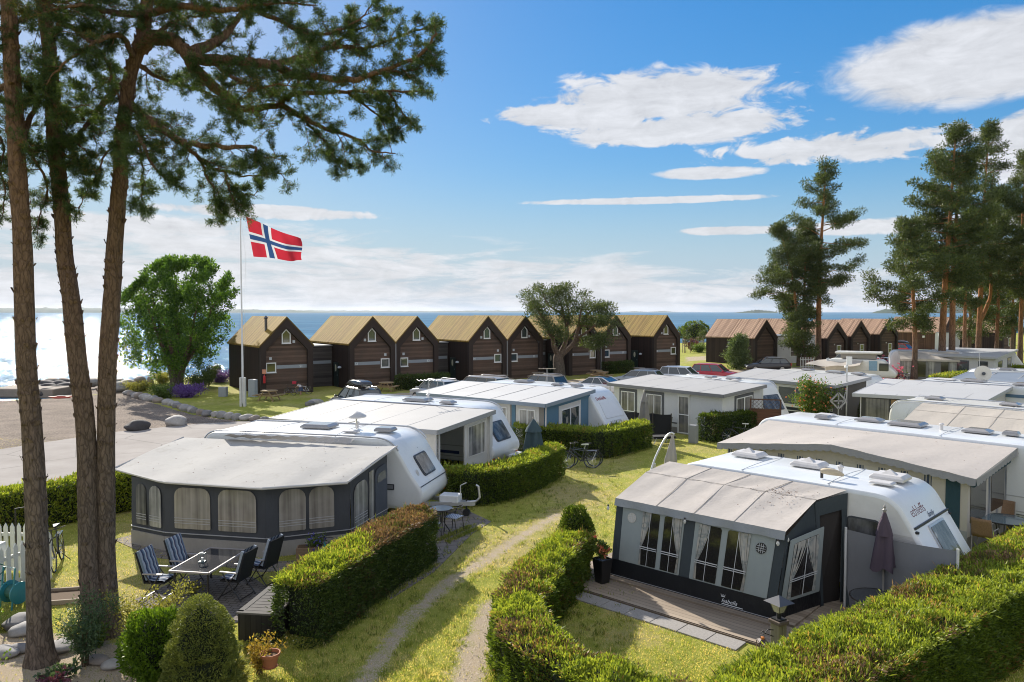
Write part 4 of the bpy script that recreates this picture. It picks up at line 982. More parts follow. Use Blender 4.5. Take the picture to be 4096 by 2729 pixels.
def canvas_roof(parent, rows, mat, nu=30, wr=.012, name='roof', seams=()):
 mb = MB(); sub_n = 6; pts = []
 L_ = [r[0] for r in rows]; R_ = [r[1] for r in rows]
 V = []
 for k in range(len(rows) - 1):
  for j in range(sub_n + (k == len(rows) - 2)):
   v = j / sub_n; V.append((L_[k].lerp(L_[k + 1], v), R_[k].lerp(R_[k + 1], v), k + v))
 nv = len(V)
 for (a, b, kk) in V:
  f = (kk % 1)
  for i in range(nu + 1):
   u = i / nu; p = a.lerp(b, u)
   sag = 0
   for s in (len(seams) and [0] + list(seams) + [1] or [0, 1]): pass
   ss = [0] + list(seams) + [1]
   for s0, s1 in zip(ss, ss[1:]):
    if s0 <= u <= s1: sag = -.035 * math.sin(math.pi * (u - s0) / (s1 - s0)) * math.sin(math.pi * min(1, f if kk < len(rows) - 1.001 else 1))
   p = p + Z * (sag + wr * math.sin(u * 47 + kk * 3) * (.3 + .7 * math.sin(kk * 1.7) ** 2) * .6)
   mb.v.append(tuple(p))
 for j in range(nv - 1):
  for i in range(nu):
   q0 = j * (nu + 1) + i; mb.f.append((q0, q0 + nu + 1, q0 + nu + 2, q0 + 1)); mb.m.append(0)
 o = mb.build(name, mat, parent, world=True, smooth=60)
 if seams:
  sb = MB()
  for s in seams: sb.tube([a.lerp(b, s) + Z * .006 for (a, b, kk) in V], .006, 5)
  for r in rows[1:-1]: sb.tube([r[0] + Z * .01, r[0].lerp(r[1], .5) + Z * .008, r[1] + Z * .006], .005, 5)
  sb.build('seam', pbr('seam_taupe', (.32, .29, .26), .8, .05), o, world=True)
 return o
awG = thing('awning', V2(G(3640, 1880, 0)), 'beige canvas awning at the right edge of the photo', 'awning', 'fabric awnings fixed to the caravans')
dG = Vector((math.cos(angG), math.sin(angG), 0)); nG = Vector((dG.y, -dG.x, 0))
b0 = V2(G0) + dG * 1.45; b1 = V2(G0) + dG * 7.0
canvas_roof(awG, [(b0 + Z * 2.58, b1 + Z * 2.58), (b0 + nG * .95 + Z * 2.36, b1 + nG * .95 + Z * 2.36), (b0 + nG * 2.5 + Z * 1.9, b1 + nG * 2.5 + Z * 1.9)], beige_roof, seams=(.3, .55, .8))
for (a, b) in ((b0 + nG * 2.4, b1 + nG * 2.4), (b0, b0 + nG * 2.4)):
 mb = MB(); mb.prism([a, b, b + Z * 1.88, a + Z * 1.88], nG * -.03); mb.build('wall', fabric('awning_wall_grey', (.2, .2, .2), .05, .1, .2), awG, world=True)
mb = MB(); mb.prism([b0 + nG * .02, b0 + nG * 2.42, b0 + nG * 2.42 + Z * 1.9, b0 + nG * .9 + Z * 2.36, b0 + Z * 2.56], dG * .02); mb.build('wall', fabric('awning_wall_grey', (.2, .2, .2)), awG, world=True)
F0 = G(3074, 1681, 2.5); angF = R(-46.2); dF = Vector((math.cos(angF), math.sin(angF), 0)); nF = Vector((dF.y, -dF.x, 0))
Fst = V2(F0) - dF * .6
carF, profF = caravan((Fst.x, Fst.y), angF, 10.2, 2.5, 'modern', 'long white caravan with many roof hatches behind the scalloped awning', 2.6, rails=False,
 hatches=[(1.9, 1.9, .65, .5, 'flat'), (2.2, 1.0, .5, .4, 'smoke'), (3.6, 1.6, .85, .6, 'dome'), (4.9, 1.5, 1.05, .85, 'smoke'), (7.0, 1.5, .8, .6, 'dome'), (7.9, 1.6, .45, .35, 'smoke')], fwin=(.6, 1.9, 1.3, 1.9, .1))
roof_vent(carF, 6.0, 1.3, 2.62)
awF = thing('awning', V2(G(3904, 2260, 0)), 'striped awning with a scalloped valance and rolled green blinds', 'awning', 'fabric awnings fixed to the caravans')
fl, fr = G(2869, 1772, 2.02), G(3904, 1917, 2.02); fpk = fl.lerp(fr, .5); fpk.z = 2.46
rl, rr_ = V2(F0) + Z * 2.5, V2(G(4070, 1792, 2.5)) + Z * 2.5
mb = MB(); nu, nv = 48, 10
def ffr(u): return fl.lerp(fpk, u * 2) if u < .5 else fpk.lerp(fr, u * 2 - 1)
for j in range(nv + 1):
 for i in range(nu + 1):
  u, v = i / nu, j / nv; p = rl.lerp(rr_, u).lerp(ffr(u), v) + Z * (-.05 * math.sin(math.pi * v) + .012 * math.sin(u * 40 + v * 3) * v); mb.v.append(tuple(p))
for j in range(nv):
 for i in range(nu): a = j * (nu + 1) + i; mb.f.append((a, a + nu + 1, a + nu + 2, a + 1)); mb.m.append(0)
rF = mb.build('roof', taupe_roof, awF, world=True, smooth=True)
def scallop(parent, pts, h, k, mat, out):
 mb = MB(); n = len(pts)
 for i, p in enumerate(pts): mb.v.append(tuple(p)); mb.v.append(tuple(p - Z * (h + .045 * abs(math.sin(i / (n - 1) * math.pi * k))) + out * .03))
 for i in range(n - 1): mb.f.append((2 * i, 2 * i + 1, 2 * i + 3, 2 * i + 2)); mb.m.append(0)
 return mb.build('valance', mat, parent, world=True, smooth=True)
val_m = fabric('valance_grey', (.30, .30, .31), .15, .06, .25)
scallop(awF, [ffr(i / 240) for i in range(241)], .17, 34, val_m, nF); scallop(awF, [fr.lerp(rr_, i / 100) for i in range(101)], .17, 14, val_m, dF)
def mat_stripes(name, axis_dir):
 t = NT(name); vm = t.n('ShaderNodeVectorMath', operation='DOT_PRODUCT'); t.lk(t.tc.outputs['Object'], vm.inputs[0]); vm.inputs[1].default_value = axis_dir
 fr_ = t.math('FRACT', t.math('DIVIDE', vm.outputs['Value'], .62)); 
 c = t.n('ShaderNodeValToRGB'); c.color_ramp.interpolation = 'CONSTANT'; e = c.color_ramp.elements
 st = [(0, (.45, .42, .38)), (.34, (.05, .07, .11)), (.40, (.40, .38, .36)), (.45, (.05, .07, .11)), (.56, (.40, .38, .36)), (.61, (.05, .07, .11)), (.66, (.45, .42, .38))]
 while len(e) < len(st): e.new(.5)
 for x, (p, q_) in zip(e, st): x.position = p; x.color = (*q_, 1)
 t.lk(fr_, c.inputs[0]); t.col(c.outputs[0]); t.set(Roughness=.85); return t.mat
strF = mat_stripes('striped_canvas', tuple(dF)); strS = mat_stripes('striped_canvas_side', tuple(nF))
wl, wr_ = V2(fl) + dF * .25 - nF * .25, V2(fr) - dF * .25 - nF * .25
qf = [wl, wr_, wr_ + Z * 1.98, wl + Z * 1.98]
mb = MB(); mb.prism([p - nF * .02 for p in qf[:3]] + [wl.lerp(wr_, .5) + Z * 2.36 - nF * .02, qf[3] - nF * .02], nF * .02); mb.build('wall', strF, awF, world=True)
mb = MB(); mid = wl.lerp(wr_, .5); mb.prism([wl.lerp(mid, .45) + Z * 1.92, wr_.lerp(mid, .45) + Z * 1.92, wr_.lerp(mid, .1) + Z * 1.94, mid + Z * 2.3, wl.lerp(mid, .1) + Z * 1.94], nF * .02); mb.build('gable_panel', fabric('awning_cream', (.42, .39, .36), .05), awF, world=True)
sr = V2(rr_) - dF * .25; qs = [wr_, sr, sr + Z * 2.4, wr_ + Z * 1.98]
mb = MB(); mb.prism([p - dF * .02 for p in qs], dF * .02); mb.build('wall', strS, awF, world=True)
teal = fabric('blind_teal', (.035, .07, .09), .03, .1, .2)
dark_pane = glass_dark('awning_dark_pane', (.035, .03, .03), .12)
for (u0, u1) in ((.36, .50), (.53, .68), (.71, .86)):
 wpatch(awF, 'window', qf, u0, u1, .30, .80, dark_pane, .015, .0, .06)
 a, b = sub(qf, u0, u1, .83, .84)[:2]; mb = MB(); mb.tube([a + nF * .07, b + nF * .07], .07, 10); mb.build('rolled_blind', teal, awF, world=True)
a, b = sub(qf, .16, .30, .86, .87)[:2]; mb = MB(); mb.tube([a + nF * .07, b + nF * .07], .07, 10); mb.build('rolled_blind', strF, awF, world=True)
wpatch(awF, 'teal_panel', qf, .925, .975, .26, .97, teal, .015)
for (u0, u1) in ((.06, .44), (.58, .92)): wpatch(awF, 'window', qs, u0, u1, .34, .90, dark_pane, .015, .0, .04)
wpatch(awF, 'skirt', qs, 0, 1, 0, .16, stone_grey, .02); wpatch(awF, 'skirt', qf, 0, 1, 0, .25, fabric('skirt_pale', (.3, .31, .31), .05), .02)
a, b = sub(qs, .05, .95, .88, .9)[:2]; mb = MB(); mb.tube([a + dF * .07, b + dF * .07], .07, 10); mb.build('rolled_blind', teal, awF, world=True)
E0 = Vector((4.23, 19.72, 0)); angE = R(-45.2); dE = Vector((math.cos(angE), math.sin(angE), 0)); nE = Vector((dE.y, -dE.x, 0))
carE, profE = caravan((E0.x, E0.y), angE, 6.6, 2.4, 'old', 'older white caravan with a ribbed side behind the front right awning', 2.6, side=cv_rib, rails=False, rad=.1,
 hatches=[(1.3, 1.75, .75, .6, 'pyramid'), (3.0, 1.6, .75, .6, 'pyramid'), (4.95, 1.5, .75, .6, 'pyramid'), (5.0, .85, .5, .32, 'flat')])
XE = lambda z: profile_x(profE, z) + .012
q = [Vector((XE(1.12), .75, 1.12)), Vector((XE(1.12), 1.75, 1.12)), Vector((XE(1.88), 1.75, 1.88)), Vector((XE(1.88), .75, 1.88))]
mb = MB(); mb.rquad(q, 0, .05, .03, off=-.01); wE = mb.build('front_window', rail_mat, carE); mb = MB(); mb.rquad(q, .05, .05, .045, off=-.01); mb.build('pane', acryl_c, wE)
mb = MB(); mb.beam((XE(1.95), .06, 1.95), (XE(1.95), 2.34, 1.95), .03, .05); mb.build('trim_bar', trim_dark, carE)
text_part(carE, 'lettering', 'ethleffs', .26, (XE(2.14), .3, 2.12), (0, 1, 0), (XE(2.24) - XE(2.14), 0, .1), pbr('red_brown_letters', (.16, .05, .05), .5, .03), .002, 0, .85)
text_part(carE, 'lettering', 'family', .16, (XE(2.0), 1.1, 2.0), (0, 1, 0), (XE(2.1) - XE(2.0), 0, .1), pbr('dark_blue_letters', (.05, .06, .12), .5, .03), .001, .35, .4)
mb = MB()
for y in (.08, 2.32): mb.lathe([(.05, 0), (.05, .04), (.02, .05)], (XE(1.9) + .0, y, 1.85), 10)
mb.build('marker_light', black_rubber, carE)
roof_vent(carE, 3.9, 1.25, 2.62)
side_window(carE, 4.55, 5.25, 1.35, 2.0, .1, acryl_c)
aE_dark = fabric('front_awning_dark', (.058, .07, .078), .04, .1, .2); aE_grey = fabric('front_awning_grey', (.31, .345, .345), .08, .07, .15)
aE_black = fabric('front_awning_black_skirt', (.012, .013, .016), .0, .2, .4, rough=.45)
awE = thing('awning', V2(G(3093, 2499)), 'taupe roofed awning with curtained windows standing on the wooden deck', 'awning', 'fabric awnings fixed to the caravans')
fl, fr, sb_ = V2(G(2443, 2313)), V2(G(3093, 2499)), V2(G(3280, 2435))
fl.z = fr.z = sb_.z = .06
tl, tr = G(2462, 1992, 1.95), G(3143, 2127, 1.95)
kl, kr = G(2583, 1889, 2.36), G(3266, 2000, 2.36)
cl_, cr = G(2677, 1846, 2.56), G(3388, 1961, 2.56)
canvas_roof(awE, [(cl_, cr), (kl, kr), (tl, tr)], taupe_roof, 48, .014, seams=(.27, .50, .73))
mb = MB(); vl, vr = tl + nE * .05 - Z * .17, tr + nE * .05 - Z * .17; vl2 = G(2440, 2016, 1.82)
mb.grid(vl, vr, tr, tl, 40, 3, lambda u, v: nE * (.025 * math.sin(u * 34) * (1 - v))); mb.build('valance', fabric('valance_blue_grey', (.30, .315, .33), .10, .06, .3), awE, world=True, smooth=True)
wt = (tl + nE * -.06 - Z * .10, tr + nE * -.06 - Z * .10)
qf = [fl, fr, wt[1], wt[0]]
def panel(q, m, name='wall', t=.03, nu=24):
 n = (q[1] - q[0]).cross(q[3] - q[0]).normalized(); mb = MB(); mb.grid(q[0], q[1], q[2], q[3], nu, 8, lambda u, v: n * (.012 * math.sin(u * 13 + v * 3) * math.sin(v * 3.14))); return mb.build(name, m, awE, world=True, smooth=True)
panel(qf, aE_dark)
wpatch(awE, 'skirt', qf, .0, 1, .0, .24, aE_black, .02, .012)
wpatch(awE, 'skirt_piping', qf, .0, 1, .03, .036, line_m, .008, .034)
for (u0, u1) in ((.05, .445), (.51, .95)): wpatch(awE, 'grey_panel', qf, u0, u1, .24, .99, aE_grey, .012, .014, .02)
pane_clear = glass_dark('awning_window_dark', (.022, .02, .02), .08)
def mat_curtain():
 t = NT('patterned_curtain'); a = t.noise(5, 2, .4, sc=(1, 1, 1.3)); f = t.noise(1, 2, .5, sc=(26, 26, .6))
 c = t.ramp(a, [(.42, (.44, .42, .38)), (.5, (.36, .36, .34)), (.6, (.20, .23, .23)), (.68, (.42, .40, .36))]); c = t.mix(t.maprange(f, .35, .7, .0, .45), c, (.22, .21, .2))
 t.col(c); t.set(Roughness=.8); t.bump(f, .6, .03); return t.mat
curt = mat_curtain()
alu_line = pbr('white_frame_line', (.55, .56, .57), .5, .04)
def win_e(q, u0, u1, v0, v1, sides=(1, 1), cols=1):
 s = sub(q, u0, u1, v0, v1); n = (q[1] - q[0]).cross(q[3] - q[0]).normalized()
 mb = MB(); mb.rquad(s, 0, (.02, .02, .06, .06), .006, off=.030); w = mb.build('window', pane_clear, awE, world=True)
 for k, sg in enumerate(sides):
  if not sg: continue
  cb = MB(); N_ = 14
  for j in range(N_ + 1):
   v = j / N_; wd = .50 * (abs(v - .32) ** .8 * 1.35 + .16) if v > .32 else .50 * (.16 + .10 * (.32 - v) / .32)
   wd = min(wd, .52)
   for i in range(9):
    x = (i / 8) * wd; u = x if k == 0 else 1 - x
    p = sub(s, u, u, v, v)[0] + n * (.042 + .008 * math.sin(i * 2.4)); cb.v.append(tuple(p))
  for j in range(N_):
   for i in range(8):
    a = j * 9 + i; cb.f.append((a, a + 1, a + 10, a + 9) if k == 0 else (a, a + 9, a + 10, a + 1)); cb.m.append(0)
  cb.build('curtain', curt, w, world=True, smooth=True)
 lb = MB()
 lb.rquad(sub(s, .0, 1, .335, .35), 0, 0, .006, off=.056); lb.rquad(sub(s, .0, 1, .30, .312), 0, 0, .006, off=.056); lb.rquad(sub(s, .49, .51, 0, 1), 0, 0, .006, off=.064)
 lb.build('glazing_bar', alu_line, w, world=True)
win_e(qf, .185, .295, .255, .945, (1, 0)); win_e(qf, .325, .435, .255, .945, (0, 1)); win_e(qf, .535, .665, .255, .935, (1, 0)); win_e(qf, .70, .825, .255, .935, (0, 1))
for (u, vv, m) in ((.115, .83, pbr('round_vent_light', (.5, .48, .44), .6, .2, 20)), (.885, .80, pbr('round_vent_dark', (.02, .02, .02), .6, .1, 20))):
 s = sub(qf, u - .028, u + .028, vv - .065, vv + .065); n = (qf[1] - qf[0]).cross(qf[3] - qf[0]).normalized()
 mb = MB(); mb.rquad(s, 0, 10, .01, off=.03, seg=8); rv = mb.build('round_vent', m, awE, world=True)
 gb = MB()
 for k in (.3, .5, .7): gb.rquad(sub(s, k - .015, k + .015, .08, .92), 0, 0, .005, off=.042); gb.rquad(sub(s, .08, .92, k - .015, k + .015), 0, 0, .005, off=.042)
 gb.rquad(s, 0, 10, .004, off=.036, seg=8) if False else None
 gb.build('grille', alu_line, rv, world=True)
s = sub(qf, .715, .82, .04, .16); off = parent_world(awE)
text_part(awE, 'logo', 'Isabella', .2, s[0] - off + (qf[1] - qf[0]).cross(Z).normalized() * .04 + Z * .06, qf[1] - qf[0], qf[3] - qf[0], txt_white, .001, .35, .36)
mb = MB(); o_ = s[0] + (qf[1] - qf[0]).cross(Z).normalized() * .04 + Z * .185; ud = (qf[1] - qf[0]).normalized()
for k in range(5): mb.beam(o_ + ud * (.01 + .017 * k), o_ + ud * (-.005 + .025 * k) + Z * (.05 if k % 2 == 0 else .035), .008, .005)
mb.beam(o_, o_ + ud * .09, .008, .014); mb.beam(s[0] + ud * .02 + nE * .045 + Z * .03, s[0] + ud * .5 + nE * .045 + Z * .03, .008, .015)
mb.build('logo', txt_white, awE, world=True)
kw = kr - dE * .05 - Z * .06
q1 = [fr, sb_, Vector((kw.x, kw.y, 2.28)), wt[1]]
panel(q1, aE_dark); wpatch(awE, 'skirt', q1, 0, 1, 0, .24, aE_black, .02, .012); q1b = [p + (sb_ - fr) * u + Z * (zz - .06) - nE * (.0 if zz < 1 else .0) for p, u, zz in ((fr, .12, .42), (fr, .94, .42), (fr, .94, 1.84), (fr, .12, 1.74))]
lean = (wt[1] - fr) * (1 / (wt[1].z - fr.z)); q1b[2] += Vector((lean.x, lean.y, 0)) * .6; q1b[3] += Vector((lean.x, lean.y, 0)) * 1.3
wpatch(awE, 'grey_panel', q1b, 0, 1, 0, 1, aE_grey, .012, .03, .02)
q1w = [p + dE * .014 for p in q1b]; win_e(q1w, .12, .86, .05, .92, (1, 1))
cb_ = V2(cr) - dE * .05; cb_.z = .06
q2 = [sb_, cb_, Vector((cr.x, cr.y, 2.5)), Vector((kw.x, kw.y, 2.30))]
mb = MB(); s_ = sub(q2, .0, .12, 0, 1); mb.prism(s_, dE * .02); s_ = sub(q2, .86, 1, 0, 1); mb.prism(s_, dE * .02); s_ = sub(q2, .1, .9, .86, 1); mb.prism(s_, dE * .02); mb.build('door_frame', aE_dark, awE, world=True)
mb = MB(); mb.prism([p - dE * .10 for p in sub(q2, .02, .99, .0, .95)], dE * .02); mb.build('doorway_shade', fabric('doorway_shade_brown', (.035, .03, .028), 0), awE, world=True)  # dark sheet just behind the doorway stands in for shade inside the awning
mb = MB(); a, b = sub(q2, .60, .86, .02, .86)[:2]
mb.grid(sub(q2, .55, .95, 0, 0)[0] + dE * .25, sub(q2, .95, .95, 0, 0)[1] + dE * .3, sub(q2, .86, .86, .86, .86)[0], sub(q2, .80, .8, .86, .86)[0], 20, 10, lambda u, v: dE * (.06 * math.sin(u * 14) * (1 - v) + .03)); mb.build('door_curtain', aE_dark, awE, world=True, smooth=True)
def litter(parent, n, pf):
 P = np.array([tuple(pf()) for _ in range(n)]) - np.array(parent_world(parent)); D = NR.normal(size=(n, 3)) * np.array([1, 1, .12]); V, F = leaf_quads(P, D, NR.uniform(.03, .06, n), .014); np_mesh('needle_litter', V, F, pbr('dry_needles', (.24, .15, .10), .9, .3), parent=parent)
def spotE():
 u = min(.97, max(.6, rnd.gauss(.82, .07))); w = rnd.gauss(.05, .22); a = kl.lerp(kr, u); return (a.lerp(cl_.lerp(cr, u), w) if w > 0 else a.lerp(tl.lerp(tr, u), -w)) + Z * .012
def spotA():
 u, v = rnd.random(), rnd.random(); return ra[0].lerp(ra[1], u).lerp(evp(u), v) + Z * (.05 * math.sin(math.pi * v) + .01)
def spotF():
 u, v = rnd.random(), rnd.random(); a = V2(F0) + Z * 2.5; b = V2(G(4070, 1792, 2.5)) + Z * 2.5; f0, f1 = G(2869, 1772, 2.02), G(3904, 1917, 2.02); f2 = f0.lerp(f1, u); f2.z = 2.46 - .88 * abs(u - .5); return a.lerp(b, u).lerp(f2, v) + Z * .01
lb_ = V2(cl_) + dE * .02; lb_.z = .06
q3 = [lb_, fl, wt[0], Vector((cl_.x, cl_.y, 2.5))]; panel(q3, aE_dark)
litter(awE, 120, spotE); litter(awA, 80, spotA); litter(awF, 30, spotF)
# ------------------------------------------------------------ foliage helpers
def in_ball(n): 
 v = unit(NR.normal(size=(n, 3))); return v * (NR.random((n, 1)) ** (1 / 2.2))
def clump_cloud(C, Rr, per, L, Wd, out=.7, up=.25):
 C = np.repeat(np.asarray(C, float), per, 0); Rr = np.repeat(np.asarray(Rr, float), per, 0); n = len(C); b = in_ball(n)
 P = C + b * Rr; D = unit(b) * out + NR.normal(size=(n, 3)) * .6 + np.array([0, 0, up])
 return leaf_quads(P, D, L * NR.uniform(.6, 1.3, n), Wd * NR.uniform(.7, 1.3, n))
def merge(parts):
 V, F, o = [], [], 0
 for v, f in parts: V.append(v); F.append(f + o); o += len(v)
 return np.concatenate(V), np.concatenate(F)
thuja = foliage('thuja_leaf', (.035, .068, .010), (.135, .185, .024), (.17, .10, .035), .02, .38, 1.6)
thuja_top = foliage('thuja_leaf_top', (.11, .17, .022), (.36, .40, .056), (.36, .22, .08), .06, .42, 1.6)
thuja_brown = foliage('clipped_brown_leaf', (.13, .075, .042), (.36, .225, .13), (.10, .13, .025), .16, .25, 1.6)
thuja_dull = foliage('thuja_leaf_dull', (.024, .050, .012), (.090, .130, .028), (.10, .06, .028), .03, .28, 1.6)
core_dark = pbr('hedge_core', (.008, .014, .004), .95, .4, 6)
def path_sample(path, n):
 P = np.array(path, float); d = np.linalg.norm(np.diff(P, axis=0), axis=1); s = np.concatenate([[0], np.cumsum(d)]); t = n * s[-1]
 x = np.interp(t, s, P[:, 0]); y = np.interp(t, s, P[:, 1]); e = .05
 x2 = np.interp(np.clip(t + e, 0, s[-1]), s, P[:, 0]) - np.interp(np.clip(t - e, 0, s[-1]), s, P[:, 0]); y2 = np.interp(np.clip(t + e, 0, s[-1]), s, P[:, 1]) - np.interp(np.clip(t - e, 0, s[-1]), s, P[:, 1])
 T = unit(np.stack([x2, y2], 1)); return np.stack([x, y], 1), T, s[-1]
def smooth_path(path, k=2):
 P = [tuple(p) for p in path]
 for _ in range(k):
  q = [P[0]]
  for a, b in zip(P[:-1], P[1:]): q += [(a[0] * .75 + b[0] * .25, a[1] * .75 + b[1] * .25), (a[0] * .25 + b[0] * .75, a[1] * .25 + b[1] * .75)]
  q.append(P[-1]); P = q
 return P
def hedge(path, w, h, label, dens=1400, L=.075, Wd=.03, side=None, top=None, top_mix=None, group='clipped thuja hedges between the pitches', lump=.05, core_m=None):
 path = smooth_path(path); side = side or thuja; top = top or thuja_top
 _, _, ln = path_sample(path, np.array([0.]))
 c0, _, _ = path_sample(path, np.array([.5])); root = thing('hedge', (c0[0, 0], c0[0, 1], 0), label, 'hedge', group)
 off = np.array([c0[0, 0], c0[0, 1], 0])
 cr = .14
 def surf(n):
  per = w * .9 + 2 * h; a = NR.random(n) * per
  t = NR.random(n) * (ln + w) - w / 2
  tt = np.clip(t / ln, 0, 1); c, T, _ = path_sample(path, tt); Nn = np.stack([-T[:, 1], T[:, 0]], 1)
  over = np.where(t < 0, t, np.where(t > ln, t - ln, 0)); hw = np.sqrt(np.maximum((w / 2) ** 2 - over ** 2, .0025))
  left = a < h; right = (a >= h) & (a < 2 * h); topm = a >= 2 * h
  x = np.where(left, -1, np.where(right, 1, (a - 2 * h) / (w * .9) * 2 - 1)); z = np.where(left, a, np.where(right, a - h, h))
  edge = np.clip((z - (h - cr)) / cr, 0, 1); xs = x * (1 - .10 * edge ** 2); z = z - np.where(topm, .10 * np.abs(x) ** 4, 0)
  xy_ = c + T * over[:, None] + Nn * (xs * hw)[:, None]
  n3 = np.stack([Nn[:, 0] * np.sign(x), Nn[:, 1] * np.sign(x), np.zeros(n)], 1) * np.where(topm, .15, 1)[:, None]
  endf = np.clip(np.abs(over) / (w / 2), 0, 1) * np.sign(over) * (~topm); n3[:, :2] += T * endf[:, None]
  n3[:, 2] += np.where(topm, 1, .1)
  P = np.concatenate([xy_, z[:, None]], 1)
  return P, unit(n3), topm, tt
 area = (ln + w) * (w * .9 + 2 * h); n = int(area * dens); P, N3, topm, tt = surf(n)
 lumpn = vnoise(P[:, 0] * 1.0 + P[:, 2] * .7, P[:, 1] + P[:, 2] * .9, .33, 3) + .6 * vnoise(P[:, 0] + P[:, 2] * .6, P[:, 1] - P[:, 2], .13, 8) - .8
 P = P + N3 * (lumpn * lump * 2.2 + NR.uniform(-.07, .03, n))[:, None]
 gap = vnoise(P[:, 0] * 1.3 + P[:, 2], P[:, 1] * 1.3 - P[:, 2] * 1.2, .22, 12); keep = (gap > .17) | (NR.random(n) < .25); P, N3, topm, tt = P[keep], N3[keep], topm[keep], tt[keep]; n = len(P)
 stray = NR.random(n) < .025; P = P + N3 * (stray * NR.uniform(.02, .10, n))[:, None]
 D = N3 * .75 + NR.normal(size=(n, 3)) * .45 + np.array([0, 0, .55])
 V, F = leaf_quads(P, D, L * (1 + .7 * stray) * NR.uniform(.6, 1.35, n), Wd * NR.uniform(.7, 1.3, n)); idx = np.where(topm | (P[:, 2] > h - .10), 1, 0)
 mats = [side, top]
 if top_mix:
  m, f = top_mix[:2]; mats.append(m); k = vnoise(P[:, 0], P[:, 1], .9, 4) + NR.uniform(-.25, .25, n); k = k + (np.clip((tt - top_mix[2]) * 2.2, -.45, .5) if len(top_mix) > 2 else 0); idx = np.where((idx == 1) & (k > 1 - f), 2, idx)
 V = V - off
 np_mesh('foliage', V, F, mats, parent=root, mat_idx=idx)
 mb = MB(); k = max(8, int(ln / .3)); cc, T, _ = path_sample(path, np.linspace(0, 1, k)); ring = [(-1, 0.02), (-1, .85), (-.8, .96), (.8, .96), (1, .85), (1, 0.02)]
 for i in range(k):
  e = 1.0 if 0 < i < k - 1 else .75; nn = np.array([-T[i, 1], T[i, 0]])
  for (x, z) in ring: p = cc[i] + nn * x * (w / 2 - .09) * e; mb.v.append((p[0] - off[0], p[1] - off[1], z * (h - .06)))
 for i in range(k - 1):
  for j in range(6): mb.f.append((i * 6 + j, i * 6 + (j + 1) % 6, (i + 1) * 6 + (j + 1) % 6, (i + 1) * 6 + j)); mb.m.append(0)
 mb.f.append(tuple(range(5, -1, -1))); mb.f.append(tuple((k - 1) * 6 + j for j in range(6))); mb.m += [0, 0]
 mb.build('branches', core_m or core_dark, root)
 return root
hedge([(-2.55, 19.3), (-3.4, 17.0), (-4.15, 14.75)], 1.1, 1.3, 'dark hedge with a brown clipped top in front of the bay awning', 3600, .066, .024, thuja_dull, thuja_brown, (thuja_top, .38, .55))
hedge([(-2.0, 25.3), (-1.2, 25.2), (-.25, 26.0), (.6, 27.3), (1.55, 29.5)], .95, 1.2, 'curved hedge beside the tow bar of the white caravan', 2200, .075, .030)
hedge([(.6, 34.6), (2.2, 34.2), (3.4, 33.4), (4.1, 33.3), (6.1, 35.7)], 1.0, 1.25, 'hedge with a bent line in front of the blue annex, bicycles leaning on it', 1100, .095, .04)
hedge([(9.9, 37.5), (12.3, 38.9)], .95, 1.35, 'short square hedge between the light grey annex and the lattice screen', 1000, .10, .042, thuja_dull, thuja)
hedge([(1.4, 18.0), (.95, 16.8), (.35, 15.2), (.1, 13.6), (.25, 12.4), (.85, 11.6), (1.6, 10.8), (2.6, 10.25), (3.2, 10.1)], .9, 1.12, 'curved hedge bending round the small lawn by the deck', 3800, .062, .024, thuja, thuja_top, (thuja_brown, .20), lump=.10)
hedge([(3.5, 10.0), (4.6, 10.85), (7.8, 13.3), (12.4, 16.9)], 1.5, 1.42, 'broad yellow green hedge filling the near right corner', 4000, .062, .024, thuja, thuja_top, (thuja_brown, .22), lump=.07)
hedge([(-18.5, 18.0), (-14.7, 22), (-12.6, 24.9), (-11.4, 26.2)], 1.0, 1.25, 'light green hedge along the asphalt road behind the pine trunks', 1300, .09, .038, thuja_top, thuja_top, lump=.09)
hedge([(19.3, 44.6), (21.2, 44.0)], .9, 1.1, 'low hedge between the flowering bush and the glass fronted annex', 900, .11, .045, thuja_dull, thuja)
hedge([(36.5, 64), (39.5, 67), (44, 69)], 1.3, 1.0, 'bright yellow green hedge under the tall pines', 600, .15, .06, thuja_top, thuja_top)
hedge([(46, 76), (50, 75.5), (54, 75)], 1.2, 1.0, 'bright green hedge at the far right below the pines', 500, .16, .07, thuja_top, thuja_top)
hedge([(-9.0, 62.6), (-6.2, 64.3)], 1.6, 1.1, 'dark shrub row under the wall of the hut marked S3', 500, .16, .07, thuja_dull, thuja_dull, group='shrubs in front of the huts')
hedge([(10.0, 79.0), (12.2, 80.3)], 1.6, 1.1, 'dark low bush under the wall of the hut marked S7', 500, .16, .07, thuja_dull, thuja_dull, group='shrubs in front of the huts')
